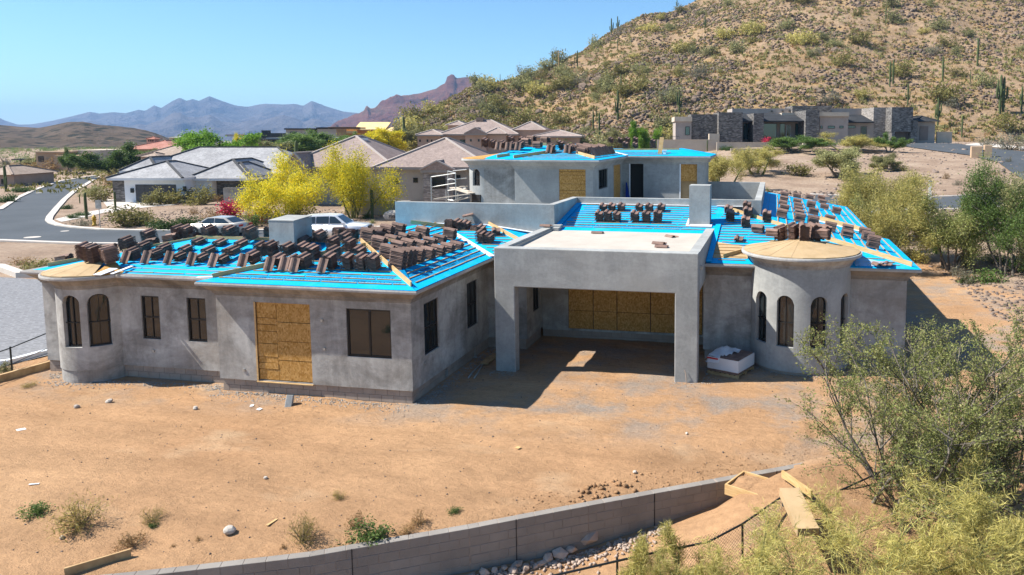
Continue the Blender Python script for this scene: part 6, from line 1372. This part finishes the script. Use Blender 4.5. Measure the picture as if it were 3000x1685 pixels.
# fence post and rail at the drive, far left
f = thing('drive_railing', 'dark low railing along the paver drive at the far left', 'railing', tuple(atz(36,1090,0))); F0 = Vector(f.location)
A, B_ = Vector(atz(36,1092,0))-F0, Vector(atz(150,1040,0))-F0; A2 = Vector(atz(-120,1150,0))-F0
for q in ((A,B_),(A2,A)): obj('rail', MB().tube([q[0]+Vector((0,0,.85)), q[1]+Vector((0,0,.85))], .02, 6).mesh('rail', MT['metal_dark']), f); obj('rail', MB().tube([q[0]+Vector((0,0,.3)), q[1]+Vector((0,0,.3))], .012, 6).mesh('rail', MT['metal_dark']), f)
for q in (A, A+Vector((-.4,-.25,0)), A2, B_): obj('post', MB().tube([q, q+Vector((0,0,.9))], .03, 6).mesh('post', MT['metal_dark']), f)
a, b2 = atz(-150,1160,0), atz(152,1075,0); m = MB(); m.bar((a[0],a[1],.1), (b2[0],b2[1],.1), .12, .25); tag(m.build('edge_wall', MT['batten']), 'low dark wooden edging beside the left corner of the house', 'edging')
# scaffold beside the upper storey
sc = thing('scaffold', 'pipe scaffold with weathered planks left of the upper storey', 'scaffold', (-17.2, 37.8, 0)); S0 = Vector(sc.location); MT['plank'] = vary('weathered_plank', (.42,.36,.29), (.56,.49,.40), 3, .9)
zk = Z(1230,460,7.806)
def sp(x, y, Y): u, v = zk(x, y); return Vector(aty(u, v, Y))-S0
for (a, b2, Y) in (((255,450),(240,1200),37),((640,330),(610,1200),38.5),((815,380),(780,1200),37.2),((600,760),(605,1200),38.6),((870,830),(900,1200),37)): A = sp(*a, Y); B_ = Vector((A.x, A.y, 2.)); obj('standard', MB().tube([A, B_], .03, 6).mesh('standard', MT['galv']), sc)
for (a, Ya, b2, Yb) in (((255,460),37,(820,375),37.2),((265,690),37,(820,600),37.2),((640,325),38.5,(820,370),37.2),((640,770),38.5,(1080,715),38.0),((820,505),37.2,(1070,485),37.4),((760,320),38.4,(1070,290),37.4),((250,970),37,(640,970),37.5),((740,1010),37,(990,910),37.3),((640,980),37.5,(880,1010),37.2)): obj('ledger', MB().tube([sp(*a, Ya), sp(*b2, Yb)], .028, 6).mesh('ledger', MT['galv']), sc)
for (a, Ya, b2, Yb, w) in (((370,950),36.8,(1190,835),36.6,.45),((760,700),37.6,(1190,830),36.6,.45),((800,720),37.4,(1150,800),36.8,.3),((910,680),37.8,(1075,675),37.8,.25),((780,1015),36.7,(1130,920),36.5,.2)): obj('plank', MB().bar(sp(*a, Ya), sp(*b2, Yb), w, .05).mesh('plank', MT['plank']), sc)
m = MB(); q = [sp(640+180*i/6, 560-55*math.sin(math.pi*(.25+.6*i/6)), 38) for i in range(7)]; obj('arched_brace', MB().tube(q, .03, 6).mesh('arched_brace', MT['white']), sc)
# utility pole and wire on the ridge
hp = hill_at(1639, 205); po = thing('utility_pole', 'thin utility pole with crossarm on the hill crest', 'pole', tuple(hp)); hh = 6.; obj('pole', MB().tube([(0,0,-1),(0,0,hh)], [.2,.14], 6).mesh('pole', MT['batten']), po); obj('crossarm', MB().bar((-1.3,0,hh-.4), (1.3,0,hh-.4), .14, .16).mesh('crossarm', MT['batten']), po)
# ------------------------------------------------------------------ trees
PRM = dict(segs=[2,3,4,4], wob=[.28,.24,.2,.14], up=[.0,.03,.06,.08], tap=.5, kids=[0,6,6,5], **{'from': [0,.2,.25,.35]}, ang=[(0,0),(25,65),(25,62),(25,55)], len=[0,.48,.55,.6])
PRM2 = dict(segs=[3,3,4,6], wob=[.15,.14,.13,.12], up=[.10,.09,.06,.05], tap=.5, kids=[0,7,7,7], **{'from': [0,.1,.12,.08]}, ang=[(0,0),(15,48),(18,50),(18,52)], len=[0,.42,.46,.5])
PRM3 = dict(segs=[3,3,4,5], wob=[.2,.2,.2,.16], up=[-.02,.02,.05,.06], tap=.5, kids=[0,7,7,6], **{'from': [0,.12,.15,.25]}, ang=[(0,0),(25,60),(25,60),(25,58)], len=[0,.5,.5,.6])
def grow(seed, stems, tilt, L, rad, prm, lean=(0,0), lv=3, spread=.05):
    pl = Plant(seed); r = pl.r
    for i in range(stems):
        a = 2*math.pi*i/stems+r.uniform(-.5,.5); e = R(r.uniform(*tilt)); d = np.array([math.cos(a)*math.sin(e)+lean[0], math.sin(a)*math.sin(e)+lean[1], math.cos(e)])
        pl.branch(np.array([r.normal(0,spread),r.normal(0,spread),-.05]), d, L*r.uniform(.8,1.15), rad, lv, prm)
    return pl
def fit(pl, h, w):
    """scale a grown plant to height h and width w"""
    T = np.concatenate(pl.tips); c = T[:,:2].mean(0); zc = max(T[:,2].mean(), 1e-3)
    def up(q): q = q.copy(); q[:,:2] -= c*np.clip(q[:,2:3]/zc, 0, 1.6); return q      # the crown stands over its foot
    pl.tubes = [(up(t[0]), t[1], t[2]) for t in pl.tubes]; pl.tips = [up(t) for t in pl.tips]
    A = np.concatenate([t[0] for t in pl.tubes]); hz = np.quantile(A[:,2], .995); wx = np.quantile(np.abs(A[:,:2]-0), .985)*2
    s = np.array([w/wx, w/wx, h/hz]); pl.tubes = [(t[0]*s, t[1], t[2]) for t in pl.tubes]; pl.tips = [t*s for t in pl.tips]; return pl
TREES = {}
def tree_proto(kind, i):
    key = (kind, i)
    if key not in TREES:
        yel = kind == 'yellow'; pl = fit(grow(300+len(TREES)*13, 4, (12,38), .6, .035, PRM), 1, 1.25)
        n = {'yellow': 34, 'bright': 40, 'paloverde': 34}.get(kind, 36); TREES[key] = plant_obj('tree', pl, LM[kind], MT['bark_green' if kind in ('yellow','paloverde','bright') else 'bark'], n, .036 if not yel else .034, .55 if kind != 'paloverde' else .3, .045, 1, .0)
    return TREES[key]
tcount = [0]
def tree(pos, h, w, kind, label, group=None):
    tcount[0] += 1; tr, cr = tree_proto(kind, tcount[0] % 2); k = w/1.25
    t = thing('desert_tree', label, 'tree', pos, tcount[0]*1.9, group); obj('trunk', tr, t, scale=(k,k,h)); obj('crown', cr, t, scale=(k,k,h)); return t
def treeD(u, vt, D, wpx, kind, label, group='trees around the neighbouring houses', hmin=2):
    x, zt = pxz(u, vt, D); p = YR @ Vector((x, D, 0)); z0 = gzf(p.x, p.y); return tree((p.x,p.y,z0-.1), max(hmin, zt-z0), wpx*D/FPX*1.3, kind, label, group)
for q in ((625,392,120,185,'bright','large rounded bright green tree behind the white house'),(345,424,140,150,'green','wide green tree left of the white house roof'),(420,440,150,90,'green','small green tree between wide green tree and tan tiled roof'),(200,437,150,45,'green','dark round tree before the tan adobe house'),(112,452,170,60,'sage','pale tree left of the tan adobe house'),
 (800,414,140,130,'sage','grey-green tree left before the long dark flat house'),(930,387,146,180,'green','dark green tree in the middle of the long dark flat house'),(1120,380,150,130,'yellow','distant yellow flowering tree right of the plywood house'),(700,396,170,42,'yellow','small far yellow tree beside the bright green tree'),(748,399,175,70,'green','far green tree left of the dark flat house'),(1195,372,165,80,'sage','grey-green tree at the left foot of the hill'),(1030,392,190,60,'green','far dark green shrub tree by the plywood house'),
 (2335,399,112,130,'green','green tree before the middle of the modern house'),(2462,436,84,150,'sage','large grey-green tree below the modern house terrace'),(2500,390,112,140,'paloverde','yellow-green tree at the right of the modern house terrace'),(2608,391,110,62,'green','round green tree before the stone garage block'),(2112,438,76,110,'paloverde','yellow-green tree just right of the upper storey'),(2215,432,88,130,'paloverde','yellow-green tree in the slope below the long cream wall'),(2590,458,90,70,'sage','small pale shrub tree on the gravel slope'),(1887,362,135,64,'bright','bright green tree behind the upper storey roof'),(1810,378,138,70,'sage','olive tree left of the bright green tree behind the roof')):
    treeD(*q)
# the two yellow flowering palo verdes by the street
def big_tree(seed, pos, h, w, leaf, bark, label, per, size, asp, prm, stems=5, tilt=(10,40), lean=(0,0), rad=.07, sp=.06, along=.0, minlv=0, name='palo_verde_tree', spread=.05, jit=.35):
    pl = fit(grow(seed, stems, tilt, .6, rad/h, prm, lean), h, w)
    pl.tubes = [(t[0], t[1]*h, t[2]) for t in pl.tubes]
    tr, cr = plant_obj(name, pl, LM[leaf], MT[bark], per, size, asp, sp, minlv, along, jit=jit); t = thing(name, label, 'tree', pos, seed+(math.pi if seed == 51 else 0)); obj('trunk', tr, t); obj('crown', cr, t); return t
p = atz(835, 648, 0); big_tree(41, (p[0],p[1],0), 5.7, 6.6, 'yellow', 'bark_green', 'left one of two bright yellow flowering palo verdes by the street', 30, .125, .6, PRM, 7, (15,62), rad=.1, sp=.40)
p = atz(1040, 640, 0); big_tree(42, (p[0],p[1],0), 6.5, 7.0, 'yellow', 'bark_green', 'right one of two bright yellow flowering palo verdes by the street', 30, .125, .6, PRM, 7, (12,60), rad=.1, sp=.40)
# trees beyond the right wing
def right_tree(sd, u, v, h, w, leaf, lab, dx=0, dy=0, per=30, size=.10, asp=.45, sp=.22):
    p = ong(u, v, 20, 120); big_tree(sd, (p[0]+dx,p[1]+dy,p[2]-.1), h, w, leaf, 'bark_green' if leaf == 'paloverde' else 'bark', lab, per, size, asp, PRM, 6, (12,52), rad=.09, sp=sp, name='desert_tree')
right_tree(71, 2600, 772, 5.6, 6.8, 'paloverde', 'large yellow-green palo verde beyond the right wing roof', per=40, size=.16, asp=.2); right_tree(72, 2550, 700, 4.4, 5.2, 'paloverde', 'smaller yellow-green palo verde nearest the white pickup', per=36, size=.16, asp=.2)
right_tree(73, 2910, 812, 6.0, 6.6, 'green', 'tall green tree at the right edge beside the dirt lane', .5); right_tree(74, 2800, 800, 4.2, 5.2, 'creosote', 'medium green shrub tree left of the tall one at the right edge', 0, 1); right_tree(75, 3010, 790, 7.0, 6.0, 'sage', 'grey-green tree cut off by the right picture edge')
# big shrubs at the lower right
def fgpos(u, v, D): p = atd(u, v, D); return (p[0], p[1], gzf(p[0], p[1])-.05)
big_tree(51, fgpos(2690,1400,17.2), 4.3, 6.2, 'creosote', 'bark', 'tall open leafy creosote shrub at the right, nearest the round tower', 9, .055, .5, PRM2, 15, (6,40), (-.04,0), .05, .05, .0, name='creosote_shrub', spread=.03, jit=.7)
big_tree(52, fgpos(2905,1410,17.4), 4.2, 5.4, 'creosote', 'bark', 'second tall leafy creosote shrub at the right picture edge', 9, .055, .5, PRM2, 12, (6,40), (.03,0), .05, .05, .0, name='creosote_shrub', spread=.03, jit=.7)
for sd, u, v, D, h, w, lab in ((61,2540,1720,13.2,2.6,5.4,'broad yellow-green palo verde shrub filling the lower right corner'),(62,2900,1660,13.4,2.7,4.6,'yellow-green palo verde shrub at the right edge of the lower corner'),(63,2200,1760,12.6,2.2,3.8,'low yellow-green palo verde shrub at the bottom right of centre'),(64,1970,1640,13.6,1.95,2.0,'small wispy palo verde shoot at the retaining wall')):
    big_tree(sd, fgpos(u, v, D), h, w, 'paloverde', 'bark_green', lab, 11, .15, .06, PRM3, 8, (15,62), (0,0), .04, .05, .0, name='palo_verde_shrub', spread=.04, jit=.5)
# ------------------------------------------------------------------ bushes
def bushpx(u, v, wpx, hpx, kind, label, group, D0=20, D1=400, name='bush'):
    p = ong(u, v, D0, D1); s = np.linalg.norm(p-CAM)/FPX; return bush((p[0],p[1],p[2]-.05), wpx*s*1.1, hpx*s*1.05, kind, label, group, name)
for q in ((480,672,60,36,'hedge','dark clipped round hedge, left one by the street corner'),(530,670,80,36,'hedge','dark clipped hedge, middle one by the street corner'),(575,668,50,30,'hedge','dark clipped hedge, right one left of the sedan'),(365,663,110,62,'olive','large olive creosote bush beside the street sign'),(415,655,60,40,'olive','olive creosote bush right of the street sign'),(490,598,80,48,'olive','olive bush before the white garage, left one'),(550,594,60,42,'olive','olive bush before the white garage, middle one'),(600,600,70,60,'olive','tall olive bush at the right of the white garage'),(445,602,50,36,'olive','small olive bush under the dark garage door'),(632,590,44,26,'dry','dry orange grass clump right of the olive bushes'),(620,640,52,34,'dry','dry straw bush above the silver sedan'),(572,628,26,22,'dry','small dry yellow plant left of the straw bush'),(678,634,84,52,'pink','magenta bougainvillea bush above the silver sedan'),(735,664,50,44,'green','trailing green vine right of the magenta bougainvillea'),(765,650,60,40,'pink','low magenta vine under the left yellow tree'),
 (22,592,38,24,'hedge','round green shrub at the left kerb'),(65,563,34,18,'hedge','small green shrub at the left kerb'),(300,590,60,40,'olive','olive shrub left of the white house'),(265,575,50,30,'sage','pale shrub beside the street left of the white house'),(215,640,26,14,'hedge','small green shrub inside the kerb bend, left'),(240,632,30,14,'hedge','small green shrub inside the kerb bend, right'),(235,662,50,24,'grey','grey dry shrub behind the yellow hydrant'),(200,612,24,14,'hedge','small shrub near the path at the kerb bend'),(1235,580,50,46,'bright','bright green shrub left of the scaffold'),(1140,612,34,22,'hedge','dark round shrub behind the number boulder'),(1075,640,26,18,'hedge','small dark shrub under the right yellow tree'),(880,650,80,50,'olive','olive shrub under the left yellow tree'),(960,655,60,36,'hedge','dark shrub between the yellow trees'),(1090,655,20,16,'sage','small pale grass tuft left of the number boulder'),
 (2340,515,90,44,'olive','olive bush in the slope below the grey-green tree'),(2640,500,40,22,'olive','olive bush right of the pale shrub tree'),(2660,760,70,40,'sage','pale bush right of the large palo verde'),(2690,770,60,46,'paloverde','yellow bush between palo verde and green trees'),(2745,742,36,60,'bright','bright green upright shrub at the end of the dirt lane'),(2715,705,60,50,'dry','dry brown bush behind the yellow bush'),(2010,418,34,30,'pink','red bougainvillea left of the modern house'),(2130,426,34,26,'pink','red potted bougainvillea below the modern house terrace'),(2245,426,40,30,'pink','red bougainvillea left of the terrace tree'),(2400,420,26,22,'pink','red bougainvillea behind the terrace tree'),(2115,440,24,18,'hedge','clipped green pot plant, left'),(2135,441,24,18,'hedge','clipped green pot plant, second'),(2245,441,20,16,'hedge','clipped green pot plant, third'),(2258,441,20,16,'hedge','clipped green pot plant, fourth'),(1968,424,20,15,'hedge','clipped round shrub at the cream wall, left'),(1980,424,20,15,'hedge','clipped round shrub at the cream wall, right'),(2850,410,40,30,'yellow','yellow flowering shrub beside the upper road'),(2960,440,80,60,'grey','pale spiny cholla shrub at the right road island'),(2885,430,50,30,'grey','grey shrub on the road island'),(110,820-30,70,30,'olive','olive plants beyond the paver drive'),(60,775,60,24,'dry','dry plants beyond the paver drive at left'),(15,1090,30,30,'sage','small shrub at the far left behind the railing')):
    bushpx(*q, 'garden and desert shrubs')
q = random.Random(77); KW = {'olive':'olive','sage':'pale green','green':'green','dry':'dry brown','grey':'grey'}
def scatter(spots, where, group, D0, D1, name):
    by = {}
    for u, v, w, h, k in spots: by.setdefault(k, []).append((u, v, w, h))
    for k, l in by.items():
        for i, (u, v, w, h) in enumerate(sorted(l)): bushpx(u, v, w, h, k, f"{KW[k]} shrub, {ordw(i)} from left of its colour {where}", group, D0, D1, name)
sp_ = [(q.uniform(-60,440), q.uniform(484,546), q.uniform(30,80), q.uniform(16,40), q.choice(['olive','olive','sage','green','dry','grey'])) for _ in range(60)]
scatter([t for t in sp_ if not (t[1] > 506 and 20 < t[0] < 330)], 'in the scrub beyond the street', 'desert scrub beyond the street', 40, 400, 'desert_shrub')
sp_ = [(q.uniform(2080,3050), q.uniform(470,690), q.uniform(14,40), q.uniform(8,24), q.choice(['dry','grey','olive','sage'])) for _ in range(44)]
scatter([t for t in sp_ if not (575 < t[1] < 640 and t[0] > 2500)], 'on the gravel slope', 'shrubs on the gravel slope', 25, 300, 'dry_shrub')
scatter([(q.uniform(2800,3060), q.uniform(640,830), q.uniform(40,90), q.uniform(24,60), q.choice(['green','sage','olive','grey'])) for _ in range(20)], 'in the thicket right of the lane', 'thicket right of the lane', 20, 200, 'thicket_shrub')
# ------------------------------------------------------------------ hillside: shrubs, saguaros, rocks, grass
hq = np.random.default_rng(21)
def hill_pts(n, lo=0, hi=149, pw=1.):
    i = hq.integers(20, 245, n); j = (lo+(hi-lo)*hq.uniform(0,1,n)**pw).astype(int); f = hq.uniform(0,1,(n,1)); g = hq.uniform(0,1,(n,1)); j = np.clip(j, 0, 147)
    return (HV[i,j]*(1-f)+HV[i+1,j]*f)*(1-g)+(HV[i,j+1]*(1-f)+HV[i+1,j+1]*f)*g
KN = {'sage':'pale green palo verde bush','olive':'olive creosote bush','paloverde':'yellow-green bush','grey':'grey leafless bush','green':'darker green bush'}
HB = []
for p in hill_pts(210, 2, 148, .8): HB.append((p, str(hq.choice(['sage','sage','sage','olive','olive','paloverde','grey'])), hq.uniform(3.6,9.0)))
bands = {}
for p, k, w in HB:
    u, v, _ = proj(p); bands.setdefault((k, min(3, max(0, int(v//110)))), []).append((u, p, w))
for (k, bnd), lst in bands.items():
    for i, (u, p, w) in enumerate(sorted(lst, key=lambda q: q[0])):
        bush(tuple(p-[0,0,.2]), w, w*hq.uniform(.5,.75), k, f"{KN[k]}, {ordw(i)} from left of its kind {['along the top edge','high on the hillside','halfway up the hillside','low on the hillside'][bnd]}", 'bushes on the rocky hillside', 'hillside_bush')
def far_bushes(name, pts, wlo, whi, kind, seed, per=46):
    """small bushes too far to tell apart, one mass"""
    r = np.random.default_rng(seed); w = r.uniform(wlo, whi, len(pts)); a = r.normal(0, 1, (len(pts), per, 3)); a /= np.linalg.norm(a, axis=2, keepdims=True); a[..., 2] = np.abs(a[..., 2])*.8
    Pp = (pts[:, None]+a*(w*.48)[:, None, None]*r.uniform(.35,1,(len(pts),per,1))).reshape(-1, 3); V, F = leaf_quads(r, Pp, r.normal(0,1,Pp.shape), .42, .5); return stuff(obj(name, np_mesh(name, V, F, LM[kind])))
far_bushes('small_hill_bushes', hill_pts(1700), 1.0, 2.8, 'sage', 61); far_bushes('small_hill_shrubs', hill_pts(1500), .9, 2.4, 'olive', 62)
n = 34000; RP = hill_pts(n); cl = fbm(RP[:,0]*.07, RP[:,1]*.07, 31, 4)+.16*fbm(RP[:,0]*.4, RP[:,1]*.4, 33, 2); keep = cl > -.06; RP = RP[keep]; cl = cl[keep]
MT['hrock'] = vary('hill_rock', (.10,.075,.06), (.22,.165,.125), .12, .95, .5, 3, .1)
rock_field('hill_rocks', RP+np.array([0,0,.1]), hq.uniform(.25,.95,len(RP))*(1+np.clip(cl,0,.5)*1.8), 9, MT['hrock'])
n = 60; BP = sorted(hill_pts(n, 20, 148), key=lambda p: proj(p)[0])
for i, p in enumerate(BP):
    k = hq.uniform(1.6,3.6); tag(obj('boulder', rock_mesh(200+i % 6, MT['hrock'], 1, .25) if i < 6 else bpy.data.objects['boulder' if i % 6 == 0 else 'boulder.%03d' % (i % 6)].data, None, tuple(p), (hq.uniform(-.4,.4),hq.uniform(-.4,.4),hq.uniform(0,6)), k), f'large brown boulder, {ordw(i)} from the left on the rocky hillside', 'boulder', 'boulders on the rocky hillside')
def tufts(name, pts, size, per, kind, seed):
    r = np.random.default_rng(seed); Pp = np.repeat(pts, per, 0)+r.normal(0, 1, (len(pts)*per, 3))*size*np.array([.35,.35,.12])+np.array([0,0,size*.3]); D = r.normal(0,.5,Pp.shape)+np.array([0,0,1.]); V, F = leaf_quads(r, Pp, D, size, .35); return stuff(obj(name, np_mesh(name, V, F, LM[kind])))
tufts('hillside_grass', hill_pts(5200), .75, 6, 'dry', 3); tufts('hillside_scrub', hill_pts(6500), .9, 8, 'olive', 4)
X = hq.uniform(-180, -55, 3000); Y = hq.uniform(85, 230, 3000); tufts('desert_scrub', np.stack([X, Y, gz(X, Y)], -1), .7, 6, 'olive', 5)
X = hq.uniform(-620, -90, 2400); Y = hq.uniform(150, 640, 2400); far_bushes('far_desert_bushes', np.stack([X, Y, gz(X, Y)], -1), 1.6, 4.2, 'olive', 71, 30); X = hq.uniform(-420, -90, 1300); Y = hq.uniform(140, 420, 1300); far_bushes('far_desert_trees', np.stack([X, Y, gz(X, Y)], -1), 2.2, 5.2, 'green', 72, 40)
X = hq.uniform(5, 75, 2600); Y = hq.uniform(46, 140, 2600); pp_ = np.stack([X, Y, gz(X, Y)], -1); rock_field('slope_rocks', pp_, hq.uniform(.1,.5,2600)*np.where(hq.uniform(0,1,2600) > .94, 2, 1), 10, MT['rock']); 
X = hq.uniform(-8, 14, 1500); Y = hq.uniform(56, 76, 1500); rock_field('rocky_bank', np.stack([X, Y, gz(X, Y)], -1), hq.uniform(.15,.6,1500), 12, MT['rock'])
X = hq.uniform(9.6, 15, 1500); Y = hq.uniform(22, 46, 1500); rock_field('lane_rocks', np.stack([X, Y, gz(X, Y)], -1), hq.uniform(.05,.28,1500), 11, MT['rock'])
X = hq.uniform(-62, -36, 2500); Y = hq.uniform(56, 72, 2500); rock_field('garden_gravel', np.stack([X, Y, gz(X, Y)], -1), hq.uniform(.06,.22,2500), 13, MT['rock'])
# saguaros: (u, v top, v base, arms)
a2, a3 = Z(1200,0,2.8622), Z(2000,0,2.576)
sg = [(*a2(x,t),a2(x,b_)[1],n_) for x,t,b_,n_ in ((1690,155,305,4),(1745,140,265,4),(1195,430,570,3),(1405,425,565,1),(1388,480,560,0),(2245,-20,70,3),(770,618,680,0),(1740,770,1020,2),(1765,630,800,2),(2260,760,975,5),(1570,890,1010,0),(1550,935,1110,0),(1580,945,1155,0),(1090,960,1080,0),(1110,975,1085,0),(2480,140,260,2),(1755,330,430,0))]+[(*a3(x,t),a3(x,b_)[1],n_) for x,t,b_,n_ in ((1510,70,190,0),(2205,290,500,0),(1550,470,660,0),(1566,460,640,0),(1940,430,620,0),(2145,550,635,0),(1690,640,810,2),(1925,740,950,4),(2385,585,880,5),(2405,600,880,3),(2545,660,860,3),(510,490,560,0),(1030,490,545,0),(2110,890,1050,0))]
sg.sort()
for i, (u, vt, vb, n_) in enumerate(sg):
    p = hill_at(u, min(vb, 425)); D = float((ROT @ (p-CAM))[2]); top = np.interp(0, [0,1], [0,0]); h = (vb-vt)*D/FPX
    saguaro(tuple(p-[0,0,.3]), h+.3, n_, f"{'armless' if n_ == 0 else 'many-armed' if n_ > 3 else 'armed'} saguaro cactus, {ordw(i)} from the left among those on the hill", 'saguaros on the hill', .8)
for u, vt, vb, n_, lab in ((18,485,562,1,'saguaro with one arm at the far left by the street'),(254,564,642,0,'tall armless saguaro inside the kerb bend'),(339,561,618,0,'armless saguaro at the left of the white garage'),(411,631,662,0,'short stubby saguaro right of the large creosote bush'),(1091,552,640,0,'armless saguaro left of the number boulder'),(234,570,596,0,'short saguaro left of the driveway'),(2072,410,444,0,'armless saguaro before the left terrace wall'),(2477,374,402,0,'armless saguaro at the right end of the terrace')):
    p = ong(u, vb, 20, 300); D = float((ROT @ (p-CAM))[2]); saguaro(tuple(p-[0,0,.1]), (vb-vt)*D/FPX+.1, n_, lab, 'saguaros by the houses', 1.1)
for u, vt, D, n_, lab in ((867,409,100,0,'tall thin saguaro behind the grey house roof'),(1182,339,172,2,'dark saguaro at the left foot of the hill')):
    x, zt = pxz(u, vt, D); p = YR @ Vector((x, D, 0)); z0 = gzf(p.x, p.y); saguaro((p.x,p.y,z0-.1), zt-z0, n_, lab, 'saguaros by the houses', .9)
# ------------------------------------------------------------------ haze between here and the mountains
k = bpy.data.materials.new('haze'); k.use_nodes = True; t_ = k.node_tree; t_.nodes.remove(t_.nodes['Principled BSDF'])
v = t_.nodes.new('ShaderNodeVolumePrincipled'); v.inputs['Color'].default_value = (.36,.6,.97,1); v.inputs['Density'].default_value = 1.0e-4; v.inputs['Anisotropy'].default_value = 0
t_.links.new(v.outputs[0], t_.nodes['Material Output'].inputs['Volume'])
stuff(MB().box(-9800,9800,-400,7600,-60,330).build('haze', k))
